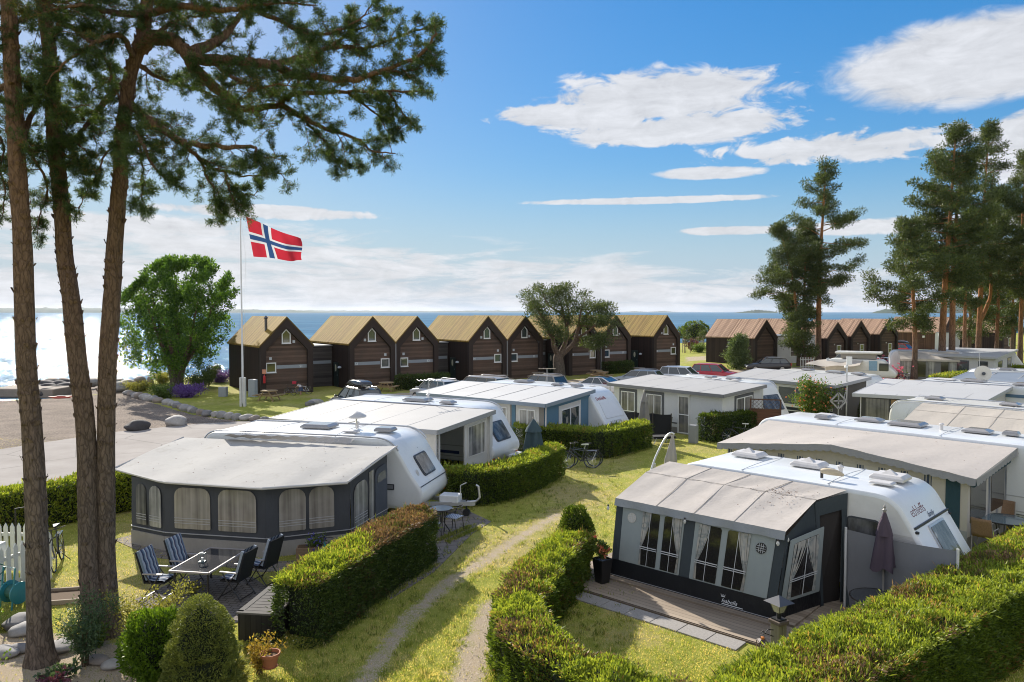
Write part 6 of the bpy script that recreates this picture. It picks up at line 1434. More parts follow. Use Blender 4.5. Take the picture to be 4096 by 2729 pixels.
# ------------------------------------------------------------ the three near pines
def near_pines():
 rg = np.random.default_rng(21); rp = random.Random(5)
 def trunk_pts(px, D0): return [RP(x, y, D0 + dd) for (x, y, dd) in px]
 specs = [
  ('thick pine trunk standing leftmost at the edge of the photo', 13.65, [(168, 2672, 0), (160, 2560, 0), (148, 2089, 0), (125, 1700, .1), (106, 1480, .1), (91, 980, .1), (78, 784, .1), (65, 588, .1), (49, 326, .2), (35, 0, .2), (25, -350, .3), (20, -800, .3)], [67, 58, 50, 47, 46, 42, 41, 39, 38, 35, 28, 14]),
  ('pine trunk with a knobbly bend in the middle of the three', 14.75, [(402, 2610, 0), (388, 2520, 0), (358, 2263, 0), (342, 1741, 0), (312, 1450, 0), (288, 1215, 0), (262, 1050, .1), (250, 900, .1), (242, 784, .1), (225, 588, .1), (209, 392, .1), (196, 196, .2), (173, 0, .2), (150, -400, .3), (140, -800, .3)], [62, 55, 50, 45, 44, 41, 38, 37, 37, 38, 35, 33, 31, 24, 10]),
  ('pine trunk leaning right at the top with the long overhanging limbs', 14.9, [(455, 2620, 0), (440, 2480, 0), (425, 2250, 0), (422, 1850, 0), (430, 1500, 0), (448, 1200, 0), (457, 1019, 0), (470, 816, 0), (483, 690, 0), (483, 588, 0), (503, 425, 0), (522, 294, 0), (566, 163, 0), (590, 0, 0), (600, -400, .2), (590, -800, .2)], [58, 52, 44, 42, 42, 40, 38, 37, 35, 33, 33, 31, 30, 29, 22, 10])]
 shoots_by = []
 trees = []
 for (lab, D, px, rw) in specs:
  pts = trunk_pts(px, D); pts[0].z = -.1; b = Vector((pts[0].x, pts[0].y, 0)); root = thing('pine_tree', b, lab, 'pine tree', 'near pines on the left'); trees.append((root, b, pts, D))
  mb = MB(); n = 20; fine = []; fr = []
  rr_ = [.79 * w * D / 3000 for w in rw]; c = curve_pts(pts, 5); rf = np.interp(np.linspace(0, 1, len(c)), np.linspace(0, 1, len(rr_)), rr_)
  o = 0; prev = None
  for i, p in enumerate(c):
   for j in range(n):
    a = 2 * math.pi * j / n; k = rf[i] * (1 + .05 * math.sin(3 * a + i * .3 + D) + .035 * math.sin(7 * a - i * .55) + .03 * rp.uniform(-1, 1))
    if p.z < .7: k *= 1 + .22 * ((.7 - max(p.z, 0)) / .7) ** 2 * (1 + .4 * math.sin(4 * a))
    mb.v.append((p.x + math.cos(a) * k, p.y + math.sin(a) * k, p.z))
  for i in range(len(c) - 1):
   for j in range(n): mb.f.append((i * n + j, i * n + (j + 1) % n, (i + 1) * n + (j + 1) % n, (i + 1) * n + j)); mb.m.append(0)
  for k in range(420):
   i = rp.randrange(8, len(c) - 2); a = rp.uniform(0, 6.28); p = c[i]; r0 = rf[i] * 1.02; d = Vector((math.cos(a), math.sin(a), 0)); t = Vector((-d.y, d.x, 0)); s = rp.uniform(.015, .05)
   q = p + d * r0; mb.add([q - t * s, q + t * s, q + t * s * .7 + d * rp.uniform(.01, .05) + Z * s * 2, q - t * s * .7 + d * rp.uniform(.01, .04) + Z * s * 2.2], [(0, 1, 2, 3)])
  mb.build('trunk', bark_near, root, world=True, smooth=70)
 z1 = lambda x, y, d=0: (x / 1.531, y / 1.531, d); z2 = lambda x, y, d=0: (900 + x / 1.531, y / 1.531, d)
 L_ = [
  (2, [(560, 190, 0), z1(940, 230, -.2), z1(1080, 260, -.3), z1(1150, 340, -.4), z1(1300, 370, -.6), z1(1500, 380, -.8), z2(280, 400, -1), z2(450, 460, -1.1), z2(750, 490, -1.3), z2(900, 450, -1.4), z2(1200, 340, -1.6), z2(1290, 200, -1.7)], .17),
  (2, [z1(1170, 330, -.4), z1(1270, 285, 0), z1(1390, 200, .4), z1(1450, 120, .6), z1(1510, 0, .8), z1(1560, -200, 1)], .13),
  (2, [z1(1150, 340, -.4), z1(1200, 430, -.2), z1(1330, 550, .2), z1(1450, 640, .4), z2(30, 665, .6), z2(180, 665, .6), z2(330, 640, .5), z2(420, 580, .3), z2(600, 565, 0), z2(750, 565, -.2), z2(1000, 560, -.4), z2(1180, 560, -.6)], .13),
  (2, [z2(280, 400, -1), z2(400, 370, -.6), z2(500, 340, -.3), z2(650, 290, 0), z2(850, 290, .3), z2(1000, 250, .5), z2(1200, 180, .8), z2(1300, 150, 1)], .07),
  (2, [z2(330, 640, .5), z2(480, 720, .3), z2(620, 790, .2), z2(800, 850, 0), z2(900, 920, -.1), z2(1040, 940, -.2)], .06),
  (2, [z2(480, 725, .3), z2(570, 820, .5), z2(640, 900, .6), z2(720, 1040, .7), z2(800, 1010, .7)], .03),
  (2, [z2(420, 580, .3), z2(460, 480, .6), z2(510, 370, .9), z2(520, 250, 1.1)], .05),
  (2, [z1(790, 640, .2), z1(900, 720, -.8), z1(1080, 850, -1.2), z1(1200, 890, -1.3), z1(1400, 900, -1.2), z1(1560, 900, -1), z2(200, 960, -.9), z2(380, 960, -.8)], .09),
  (2, [z1(1080, 850, -1.2), z1(1220, 970, -1.0), z1(1320, 1040, -.8), z1(1450, 1060, -.7), z2(120, 1080, -.6), z2(340, 1060, -.5)], .04),
  (2, [z1(1220, 970, -1), z1(1290, 1120, -.8), z1(1320, 1230, -.7), z1(1330, 1330, -.7)], .025),
  (2, [z1(1380, 1050, -.8), z1(1400, 1160, -.7), z1(1440, 1240, -.7), z2(60, 1180, -.4), z2(180, 1200, -.4)], .02),
  (2, [z1(770, 780, .3), z1(850, 820, -1.0), z1(900, 950, -1.4), z1(980, 1060, -1.5), z1(1080, 1140, -1.5)], .05),
  (2, [z1(850, 850, -1.1), z1(870, 1000, -1.3), z1(870, 1180, -1.3), z1(880, 1270, -1.3)], .02),
  (2, [(520, 330, 0), z1(700, 560, .8), z1(560, 730, .5), z1(480, 820, 0), z1(405, 905, -.15)], .10),
  (2, [z1(720, 870, -.2), z1(640, 950, -.4), z1(600, 1060, -.5), z1(530, 1180, -.5), z1(480, 1280, -.5)], .018),
  (1, [(240, 610, 0), z1(440, 860, -.3), z1(500, 900, -.4), z1(530, 920, -.4)], .02),
  (0, [z1(130, 880, 0), z1(170, 750, .5), z1(230, 640, .8), z1(262, 580, 1)], .08),
  (0, [z1(150, 860, 0), z1(200, 960, .6), z1(280, 1100, .8), z1(290, 1200, .9), z1(250, 1300, .9), z1(220, 1460, .9)], .03),
  (0, [z1(140, 920, .2), z1(220, 920, .6), z1(300, 930, 1)], .04),
  (2, [(560, 60, 0), z1(700, 80, -.4), z1(620, 60, -1), z1(500, 30, -1.4), z1(330, 60, -1.6), z1(180, 100, -1.7)], .07),
  (2, [(540, 230, 0), z1(740, 220, -1), z1(600, 250, -1.4), z1(480, 330, -1.6), z1(360, 420, -1.7), z1(280, 520, -1.7)], .06),
  (1, [(190, 150, 0), z1(400, 150, -.8), z1(520, 220, -1), z1(620, 330, -1.1), z1(680, 470, -1.1), z1(560, 560, -1.1)], .06),
  (1, [(200, 280, 0), z1(250, 500, -1), z1(330, 640, -1.1), z1(420, 660, -1.1), z1(560, 640, -1.1)], .04),
  (1, [(180, 60, 0), z1(120, 120, -.6), z1(60, 260, -.8), z1(20, 420, -.9)], .05),
  (0, [(50, 320, 0), z1(-40, 600, .5), z1(-30, 760, .6), z1(20, 900, .6), z1(0, 1060, .6)], .05),
  (0, [(50, 500, 0), z1(180, 620, .8), z1(210, 560, 1.0), z1(260, 480, 1.0)], .04),
  (0, [(-30, 600, .5), z1(-60, 900, .6), z1(20, 1100, .7), z1(20, 1300, .7)], .03),
  (1, [(225, 590, 0), z1(450, 980, -.2), z1(520, 1000, -.3), z1(620, 1080, -.3)], .022),
  (2, [z1(520, 740, .5), z1(480, 680, .4), z1(430, 720, .3), z1(400, 800, .3)], .03),
  (2, [(580, 60, 0), z1(1000, 60, -.6), z1(1150, 40, -.9), z1(1350, 60, -1), z1(1500, 40, -1.1), z2(120, 40, -1.2), z2(350, 20, -1.2), z2(560, 30, -1.2)], .08),
  (2, [z2(120, 40, -1.2), z2(300, 110, -1), z2(480, 200, -.8), z2(650, 200, -.6), z2(820, 120, -.4), z2(900, 30, -.4)], .05),
  (2, [z1(1300, 370, -.6), z1(1400, 460, -.9), z1(1540, 520, -1.1), z2(150, 560, -1.2), z2(300, 520, -1.2), z2(450, 530, -1.2)], .04),
  (2, [z1(830, 380, .1), z1(960, 470, .9), z1(1100, 520, 1.2), z1(1250, 560, 1.3), z1(1380, 640, 1.3), z1(1450, 760, 1.3)], .05),
  (2, [z1(950, 230, -.2), z1(1050, 140, .6), z1(1200, 100, 1), z1(1350, 110, 1.2)], .05),
  (2, [z2(1000, 560, -.4), z2(1060, 660, -.2), z2(1120, 740, 0), z2(1060, 790, 0)], .02), (2, [z2(900, 450, -1.4), z2(1050, 440, -1.3), z2(1180, 420, -1.3), z2(1300, 360, -1.3)], .03),
  (2, [z2(650, 290, 0), z2(760, 200, .2), z2(880, 160, .2), z2(1000, 80, .2)], .03), (2, [z2(750, 565, -.2), z2(850, 640, 0), z2(950, 720, .1), z2(1000, 830, .1)], .03),
 ]
 limb_m = {0: MB(), 1: MB(), 2: MB()}; SH = {0: [], 1: [], 2: []}
 def shoot(ti, p, d, ln): SH[ti].append((tuple(p), tuple(d), ln))
 def twig(ti, p, d, ln, depth):
  d = d.normalized(); seg = max(3, int(ln / .14)); pts = [p]; q = p.copy(); dd = d.copy()
  for k in range(seg):
   dd = (dd + Vector((rp.gauss(0, .16), rp.gauss(0, .16), rp.gauss(-.035, .14)))).normalized(); q = q + dd * ln / seg; pts.append(q.copy())
  limb_m[ti].tube(pts, list(np.linspace(.006 + ln * .008, .003, len(pts))), 4, cap=False)
  for k in range(1, len(pts)):
   t = (pts[k] - pts[k - 1]).normalized(); f = k / (len(pts) - 1)
   if depth > 0 and f > .15:
    for _ in range(1 if rp.random() < .85 else 2):
     sd = (t * .7 + Vector((rp.gauss(0, .6), rp.gauss(0, .6), rp.gauss(.05, .4)))).normalized(); twig(ti, pts[k], sd, ln * rp.uniform(.28, .5), depth - 1)
   if f > .2 or depth == 0:
    shoot(ti, pts[k], (t + Vector((rp.gauss(0, .35), rp.gauss(0, .35), rp.gauss(.2, .3)))).normalized(), rp.uniform(.10, .17))
  for _ in range(2): shoot(ti, pts[-1], (dd + Vector((rp.gauss(0, .4), rp.gauss(0, .4), rp.gauss(.25, .3)))).normalized(), rp.uniform(.11, .18))
 for li, (ti, px, r0) in enumerate(L_):
  D = trees[ti][3]; pts = [RP(x, y, D + d) for (x, y, d) in px]; c = curve_pts(pts, 5); n = len(c)
  rad = [r0 * (1 - .93 * (i / (n - 1)) ** .8) + .006 for i in range(n)]
  limb_m[ti].tube([p + Vector((rp.gauss(0, .012), rp.gauss(0, .012), rp.gauss(0, .012))) for p in c], rad, 8)
  acc = 0; total = sum((c[i + 1] - c[i]).length for i in range(n - 1)); s = 0
  for i in range(1, n):
   l = (c[i] - c[i - 1]).length; s += l; f = s / total; acc += l
   step = .13 if r0 > .03 else .11
   while acc > step:
    acc -= step
    if f < .22 and r0 > .05 and rp.random() < .6: continue
    t = (c[i] - c[i - 1]).normalized(); sd = t * rp.uniform(.2, .9) + Vector((rp.gauss(0, .55), rp.gauss(0, .75), rp.gauss(.05, .5)))
    ln = rp.uniform(.32, .85) * (1.05 - .65 * f) * (1.0 if r0 > .03 else .62); twig(ti, c[i - 1].lerp(c[i], rp.random()), sd, ln, 1)
  shoot(ti, c[-1], (c[-1] - c[-2]).normalized(), .16)
 for ti in range(3):
  root, b, pts, D = trees[ti]; up = [p for p in curve_pts(pts, 4) if p.z > 12.6]
  for p in up:
   for k in range(5):
    a = rp.uniform(0, 6.28); ln = rp.uniform(1.0, 2.6) * (1 if p.z < 15 else .6); d = Vector((math.cos(a), math.sin(a), rp.uniform(.0, .5))); q = [p, p + d * ln * .5 + Z * .1, p + d * ln + Z * .3]; c = curve_pts(q, 4); limb_m[ti].tube(c, list(np.linspace(.05, .01, len(c))), 5)
    for j in range(3, len(c)): twig(ti, c[j], d + Vector((rp.gauss(0, .5), rp.gauss(0, .5), rp.gauss(.1, .3))), rp.uniform(.4, .8), 1)
 tot = 0
 for ti in range(3):
  root, b, pts, D = trees[ti]; limb_m[ti].build('limb', bark_near, root, world=True, smooth=70)
  sh = SH[ti]; P0_ = np.array([s[0] for s in sh]); D0 = unit(np.array([s[1] for s in sh])); LN = np.array([s[2] for s in sh]); K = 27; n = len(sh); tot += n
  P = np.repeat(P0_, K, 0); Dd = np.repeat(D0, K, 0); ln = np.repeat(LN, K); t = NR.random(n * K); P = P + Dd * (ln * t)[:, None]
  nd = Dd * NR.uniform(.25, .9, (n * K, 1)) + unit(np.cross(Dd, NR.normal(size=(n * K, 3)))) * .8
  V, F = leaf_quads(P, nd, NR.uniform(.06, .095, n * K), .0082); V = V - np.array(b); np_mesh('crown', V, F, needle_near, parent=root)
 print('shoots', tot)
near_pines()
# ------------------------------------------------------------ paving, deck, slabs
def mat_pavers(name, c1, c2, w, h, ang):
 t = NT(name); mp = t.n('ShaderNodeMapping'); mp.inputs['Rotation'].default_value = (0, 0, ang); t.lk(t.tc.outputs['Object'], mp.inputs[0])
 b = t.n('ShaderNodeTexBrick'); b.inputs['Scale'].default_value = 1; b.inputs['Mortar Size'].default_value = .012; b.inputs['Brick Width'].default_value = w; b.inputs['Row Height'].default_value = h
 b.inputs['Color1'].default_value = (*c1, 1); b.inputs['Color2'].default_value = (*c2, 1); b.inputs['Mortar'].default_value = (.05, .045, .035, 1); t.lk(mp.outputs[0], b.inputs['Vector'])
 n = t.noise(6, 5, .65); t.col(t.mix(t.math('MULTIPLY', n, .8), b.outputs['Color'], (.12, .10, .08))); t.set(Roughness=.9, Specular_IOR_Level=.2); t.bump(t.math('ADD', t.math('MULTIPLY', b.outputs['Fac'], -1), t.noise(40, 2)), .5, .015); return t.mat
def paving(name, pts, mat, z=.016):
 mb = MB(); mb.prism([Vector((p[0], p[1], z - .05)) for p in pts], (0, 0, .05)); o = mb.build(name, mat); return tag(o, kind='structure')
pav1 = mat_pavers('concrete_pavers', (.30, .265, .24), (.24, .215, .20), .5, .34, R(-14)); pav2 = mat_pavers('patio_pavers', (.26, .225, .20), (.21, .185, .17), .22, .12, R(10))
paving('paving', [xy(*p) for p in ((1560, 2400), (1735, 2290), (1890, 2135), (1965, 2088), (1850, 2035), (1560, 2080))], pav1)
paving('paving', [xy(*p) for p in ((540, 2400), (760, 2300), (1010, 2310), (1130, 2395), (1080, 2480), (860, 2500), (620, 2490))], pav2)
paving('paving', [xy(*p) for p in ((455, 2160), (530, 2140), (1090, 2250), (1380, 2230), (1380, 2270), (1050, 2290), (610, 2230))], pav1, .014)
deck_m = planks('deck_boards', (.20, .155, .115), (.38, .31, .24), 1, .145, 0, .07, .8, .5)
fl0, fr0 = V2(G(2443, 2313)), V2(G(3093, 2499)); angK = line_ang(fl0, fr0)
dk = thing('wooden_deck', fl0, 'weathered wooden deck under the front awning', 'deck', None, angK)
mb = MB(); mb.box((2.6, .9, .02), (7.2, 4.1, .07)); mb.build('boards', deck_m, dk)
mb = MB(); mb.box((2.6, -1.16, .01), (7.2, .04, .06)); mb.build('edge_board', pbr('deck_edge', (.16, .12, .09), .9, .2, 5), dk)
mb = MB(); mb.box((2.0, -.12, .075), (4.4, .22, .05)); mb.box((4.35, .8, .075), (.3, 1.6, .05)); mb.build('step_board', deck_m, dk)
slab_m = pbr('exposed_aggregate', (.30, .28, .26), .9, .35, 30, .4, fine=160)
sl0 = None
for i in range(8):
 c = Vector((-.75 + .64 * i, -1.45, 0)); c.rotate(Matrix.Rotation(angK, 3, 'Z')); c += fl0
 mb = MB(); mb.box((0, 0, .0), (.625, .46, .06)); o = mb.build('paving_slab', slab_m, bevel=.008) if sl0 is None else sl0.copy()
 if sl0 is None: sl0 = o
 else: COL.objects.link(o)
 o.location = c; o.rotation_euler = (0, 0, angK + rnd.uniform(-.01, .01)); tag(o, 'grey concrete slab in the row along the wooden deck', 'paving slab', 'paving slabs along the deck')
# ------------------------------------------------------------ lamps, pots, lanterns by the deck
old_wood = pbr('lamp_post_wood', (.22, .20, .13), .9, .3, 4, .4, sc=(8, 8, .6)); iron = pbr('black_iron', (.02, .02, .022), .5, .15, 6)
pL = G(3113, 2625); lp = thing('post_lamp', (pL.x, pL.y, 0), 'short wooden post with a black lantern head beside the big corner hedge', 'lamp', None, .5)
mb = MB(); mb.box((-.055, 0, .32), (.1, .2, .64)); mb.box((.055, 0, .32), (.1, .2, .64)); po = mb.build('post', old_wood, lp, bevel=.01)
mb = MB(); mb.box((0, 0, .67), (.27, .27, .07)); mb.build('post_cap', pbr('post_cap_wood', (.13, .10, .08), .9, .2), po, bevel=.01)
mb = MB(); mb.tube([(0, 0, .70), (0, 0, .86)], .045, 10); mb.box((0, 0, .72), (.2, .2, .025)); hd = mb.build('lamp_head', iron, lp)
mb = MB(); a, b, z0, z1 = .065, .12, .85, 1.04; vs = [(sx * a, sy * a, z0) for sx, sy in ((-1, -1), (1, -1), (1, 1), (-1, 1))] + [(sx * b, sy * b, z1) for sx, sy in ((-1, -1), (1, -1), (1, 1), (-1, 1))]
mb.add(vs, [(0, 1, 5, 4), (1, 2, 6, 5), (2, 3, 7, 6), (3, 0, 4, 7)]); mb.build('glass_pane', pbr('ribbed_lamp_glass', (.42, .40, .30), .25, .25, 30), hd)
mb = MB(); [mb.beam(vs[i], vs[i + 4], .014) for i in range(4)]; r_ = .20; mb.add([(-r_, -r_, z1), (r_, -r_, z1), (r_, r_, z1), (-r_, r_, z1), (0, 0, 1.17)], [(0, 1, 4), (1, 2, 4), (2, 3, 4), (3, 0, 4), (3, 2, 1, 0)]); mb.build('lamp_roof', pbr('lamp_roof_metal', (.10, .10, .105), .35, .1, metal=.4), hd)
mb = MB(); 
for s in (0, 1): mb.tube([(-.12, .02, .52 - s * .12), (-.25, .02, .56 - s * .1), (-.34, .02, .50), (-.40, .02, .56), (-.44, .02, .52)], .009, 6)
mb.build('scroll_bracket', iron, lp)
def lantern(loc, h, w, label, m, top=None):
 l = thing('lantern', loc, label, 'lantern'); mb = MB()
 for sx in (-1, 1):
  for sy in (-1, 1): mb.beam((sx * w / 2, sy * w / 2, 0), (sx * w / 2, sy * w / 2, h * .72), w * .07)
 mb.box((0, 0, .01), (w * 1.05, w * 1.05, .02)); mb.box((0, 0, h * .72), (w * 1.05, w * 1.05, .02))
 for s in (-1, 1): mb.beam((-w / 2, s * w / 2, .02), (w / 2, s * w / 2, h * .72), w * .03); mb.beam((w / 2, s * w / 2, .02), (-w / 2, s * w / 2, h * .72), w * .03)
 mb.tube([(-w * .2, 0, h * .86), (-w * .25, 0, h * 1.0), (0, 0, h * 1.08), (w * .25, 0, h * 1.0), (w * .2, 0, h * .86)], w * .025, 5); mb.build('frame', m, l)
 mb = MB(); q = w * .55; mb.add([(-q, -q, h * .72), (q, -q, h * .72), (q, q, h * .72), (-q, q, h * .72), (-w * .2, -w * .2, h * .82), (w * .2, -w * .2, h * .82), (w * .2, w * .2, h * .82), (-w * .2, w * .2, h * .82)], [(0, 1, 5, 4), (1, 2, 6, 5), (2, 3, 7, 6), (3, 0, 4, 7), (4, 5, 6, 7)]); rf = mb.build('roof', m, l)
 if top: mb = MB(); mb.lathe([(w * .22, h * .82), (w * .22, h * .9), (w * .1, h * .92)], n=10); mb.build('cap', top, rf)
 mb = MB(); mb.lathe([(w * .22, .02), (w * .22, h * .36), (.004, h * .37)], n=12); mb.build('candle', pbr('candle_wax', (.75, .73, .66), .5, .03), l)
 return l
pL = G(3049, 2632); lantern((pL.x, pL.y, .035), .40, .17, 'black metal lantern with a candle left of the wooden lamp post', pbr('lantern_metal', (.07, .05, .045), .6, .2), pbr('orange_cap', (.6, .2, .04), .6, .1))
pP = G(2409, 2338); pt = thing('planter', (pP.x, pP.y, .055), 'tall black square planter with coral roses at the awning corner', 'planter', None, .6)
mb = MB(); a, b, h = .12, .175, .58; vs = [(sx * a, sy * a, 0) for sx, sy in ((-1, -1), (1, -1), (1, 1), (-1, 1))] + [(sx * b, sy * b, h) for sx, sy in ((-1, -1), (1, -1), (1, 1), (-1, 1))] + [(sx * b * .9, sy * b * .9, h) for sx, sy in ((-1, -1), (1, -1), (1, 1), (-1, 1))] + [(sx * b * .86, sy * b * .86, h - .05) for sx, sy in ((-1, -1), (1, -1), (1, 1), (-1, 1))]
mb.add(vs, [(3, 2, 1, 0)] + [(i, (i + 1) % 4, 4 + (i + 1) % 4, 4 + i) for i in range(4)] + [(4 + i, 4 + (i + 1) % 4, 8 + (i + 1) % 4, 8 + i) for i in range(4)] + [(8 + i, 8 + (i + 1) % 4, 12 + (i + 1) % 4, 12 + i) for i in range(4)] + [(12, 13, 14, 15)]); mb.build('pot', pbr('black_planter', (.012, .012, .013), .35, .1), pt, bevel=.006)
airy((pP.x, pP.y, .60), .22, .55, 'coral rose bush growing in the tall black planter', 900, .06, .04, fresh, 9, 'rose_bush', 'rose bush', None, (petal_coral, 16, .10))
terra = pbr('terracotta', (.36, .13, .06), .8, .15, 6, .2); pP = G(1081, 2712)
mb = MB(); mb.box((0, 0, .1), (.34, .3, .2)); o = mb.build('stone_block', pbr('block_stone', (.24, .21, .17), .9, .3, 6, .5), loc=(pP.x, pP.y, 0), bevel=.03); o.rotation_euler = (0, 0, .3); tag(o, 'square stone block carrying the terracotta pot', 'stone')
po = thing('flower_pot', (pP.x, pP.y, .20), 'terracotta pot on a stone block at the bottom edge', 'flower pot'); mb = MB(); mb.lathe([(.105, 0), (.155, .2), (.155, .2), (.175, .205), (.18, .26), (.16, .26), (.145, .2)], n=24); mb.lathe([(.12, -.0), (.14, .02)], n=20); mb.build('pot', terra, po, smooth=True)
mb = MB(); mb.lathe([(.15, .2), (.005, .22)], n=16); mb.build('soil', pbr('pot_soil', (.10, .06, .03), .95, .3, 20), po)
mb = MB(); q = [Vector((-.03, 0, 0)), Vector((.03, 0, 0)), Vector((.04, 0, 0)), Vector((-.02, 0, 0))]
# ------------------------------------------------------------ garden furniture
dark_metal = pbr('dark_chair_metal', (.035, .030, .028), .45, .15, 8); grey_arm = pbr('armrest_grey', (.36, .33, .32), .5, .1)
def mat_cushion():
 t = NT('striped_cushion'); o = t.sep(); f = t.math('FRACT', t.math('DIVIDE', t.math('ADD', o[1], 1.0), .25)); c = t.n('ShaderNodeValToRGB'); c.color_ramp.interpolation = 'CONSTANT'; e = c.color_ramp.elements
 st = [(0, (.32, .36, .42)), (.22, (.04, .055, .10)), (.40, (.12, .17, .24)), (.55, (.42, .44, .47)), (.7, (.07, .06, .11)), (.85, (.14, .19, .26))]
 while len(e) < len(st): e.new(.5)
 for x, (p, q_) in zip(e, st): x.position = p; x.color = (*q_, 1)
 t.lk(f, c.inputs[0]); t.col(c.outputs[0]); t.set(Roughness=.9); t.bump(t.noise(4, 3), .4, .04); return t.mat
cush = mat_cushion(); mesh_black = pbr('black_chair_mesh', (.018, .018, .02), .8, .2, 40)
def garden_chair(loc, rz, label):
 c = thing('garden_chair', loc, label, 'chair', 'high backed folding chairs at the patio table', rz)
 for s in (-1, 1):
  y = s * .27
  mb = MB(); mb.tube([(.28, y, 0), (-.02, y, .42), (-.18, y, .64)], .014, 6); mb.build('leg', dark_metal, c); mb = MB(); mb.tube([(-.32, y, 0), (.05, y, .45), (.16, y, .62)], .014, 6); mb.build('leg', dark_metal, c)
  mb = MB(); mb.box((.0, y, .645), (.46, .05, .025)); mb.build('armrest', grey_arm, c)
 mb = MB(); mb.beam((-.28, -.27, .05), (-.28, .27, .05), .02); mb.beam((.22, -.27, .08), (.22, .27, .08), .02); mb.build('stretcher', dark_metal, c)
 mb = MB(); mb.box((.02, 0, .43), (.46, .48, .03)); mb.build('seat', mesh_black, c)
 mb = MB(); a, b = Vector((-.2, 0, .42)), Vector((-.40, 0, 1.10))
 for s in (-1, 1): mb.tube([a + Vector((0, s * .25, 0)), b + Vector((0, s * .25, 0))], .015, 6)
 mb.tube([b + Vector((0, -.25, 0)), b + Vector((0, .25, 0))], .015, 6); mb.prism([a + Vector((0, -.24, 0)), a + Vector((0, .24, 0)), b + Vector((0, .24, 0)), b + Vector((0, -.24, 0))], (.012, 0, .003)); mb.build('backrest', mesh_black, c)
 mb = MB(); n = Vector((.96, 0, .28)); pts = []
 mb.grid(a + Vector((.04, -.23, .08)), a + Vector((.04, .23, .08)), b + Vector((.03, .23, .04)), b + Vector((.03, -.23, .04)), 10, 14, lambda u, v: n * (.05 + .022 * abs(math.sin(v * 9.4)) - .02 * (abs(u - .5) * 2) ** 4))
 mb.grid((.26, -.23, .46), (.26, .23, .46), (-.17, .23, .46), (-.17, -.23, .46), 10, 8, lambda u, v: (0, 0, .05 - .02 * (abs(u - .5) * 2) ** 4 - .015 * (abs(v - .5) * 2) ** 4 + .01 * math.sin(v * 9)))
 for s in (-1, 1): mb.beam(a + Vector((.06, s * .23, .08)), b + Vector((.05, s * .23, .04)), .05, .06)
 mb.build('cushion', cush, c, smooth=50); return c
tblang = R(81)
gc = garden_chair((-7.98, 16.75, .016), R(-6), 'folding chair with a blue striped cushion, near one on the left of the table')
copy_tree(gc, (-7.75, 17.62, .016), R(-12), 'folding chair with a blue striped cushion, far one on the left of the table')
copy_tree(gc, (-6.28, 16.85, .016), R(165), 'folding chair seen from its black back, near one on the right of the table')
copy_tree(gc, (-5.95, 17.75, .016), R(160), 'folding chair seen from its black back, far one on the right of the table')
tb = thing('garden_table', (-7.05, 17.25, .016), 'dark glass topped garden table with a pale rim on the patio', 'table', None, tblang)
mb = MB(); mb.box((0, 0, .71), (1.62, .92, .012)); mb.build('tabletop', glass_dark('dark_table_glass', (.035, .035, .04), .09), tb)
mb = MB(); L2, W2 = .82, .475
for (a, b) in (((-L2, -W2), (L2, -W2)), ((L2, -W2), (L2, W2)), ((L2, W2), (-L2, W2)), ((-L2, W2), (-L2, -W2))): mb.beam((*a, .705), (*b, .705), .035, .04)
mb.build('rim', pbr('pale_alu_rim', (.34, .30, .285), .6, .08), tb)
for sx in (-1, 1):
 for sy in (-1, 1): mb = MB(); mb.tube([(sx * .72, sy * .4, .69), (sx * .76, sy * .42, 0)], .024, 8); mb.build('leg', dark_metal, tb)
lantern((-7.15, 17.1, .016 + .72), .27, .13, 'small grey lantern standing on the dark garden table', pbr('grey_lantern_metal', (.10, .14, .15), .5, .2))
bx = thing('bench_box', (-4.93, 15.3, 0), 'dark slatted storage box beside the brown topped hedge', 'storage box', None, R(82.5)); dk_paint = planks('dark_painted_boards', (.022, .020, .019), (.045, .040, .036), 1, .115, 2, .08, .7, .4); top_paint = pbr('dark_grey_lid', (.15, .14, .13), .9, .15, 4, spec=.15)
mb = MB(); mb.box((0, 0, .27), (1.56, .76, .54)); mb.build('box', dk_paint, bx)
mb = MB(); mb.box((-.78 + .06, 0, .56), (.12, .84, .035)); mb.box((.78 - .06, 0, .56), (.12, .84, .035)); mb.box((0, .36, .56), (1.44, .12, .035)); mb.box((0, -.36, .56), (1.44, .12, .035))
for k in range(8): mb.box((-.56 + .16 * k, 0, .555), (.14, .60, .03))
mb.build('lid', top_paint, bx)
def cafe_chair(loc, rz, label, group='cafe chairs beside the small round table', seatm=None, fm=None):
 c = thing('cafe_chair', loc, label, 'chair', group, rz); fm = fm or dark_metal
 for s in (-1, 1): mb = MB(); mb.tube([(.2, s * .2, 0), (.17, s * .2, .44)], .012, 6); mb.build('leg', fm, c); mb = MB(); mb.tube([(-.24, s * .2, 0), (-.16, s * .2, .44)], .012, 6); mb.build('leg', fm, c)
 mb = MB(); mb.box((0, 0, .445), (.42, .42, .03)); mb.build('seat', seatm or cafe_seat, c, bevel=.02)
 mb = MB(); pts = [(.12, -.24, .46), (.05, -.27, .66), (-.12, -.25, .74)] + [(-.16 - .12 * math.sin(math.pi * k / 6), -.25 + .5 * k / 6, .76) for k in range(7)] + [(-.12, .25, .74), (.05, .27, .66), (.12, .24, .46)]
 mb.tube(curve_pts(pts, 2), .014, 6); mb.build('backrest', fm, c); return c
def mat_weave():
 t = NT('blue_white_weave'); ck = t.n('ShaderNodeTexChecker'); ck.inputs['Scale'].default_value = 22; ck.inputs['Color1'].default_value = (.08, .12, .25, 1); ck.inputs['Color2'].default_value = (.62, .64, .68, 1); t.lk(t.tc.outputs['Object'], ck.inputs['Vector']); t.col(ck.outputs['Color']); return t.mat
cafe_seat = mat_weave()
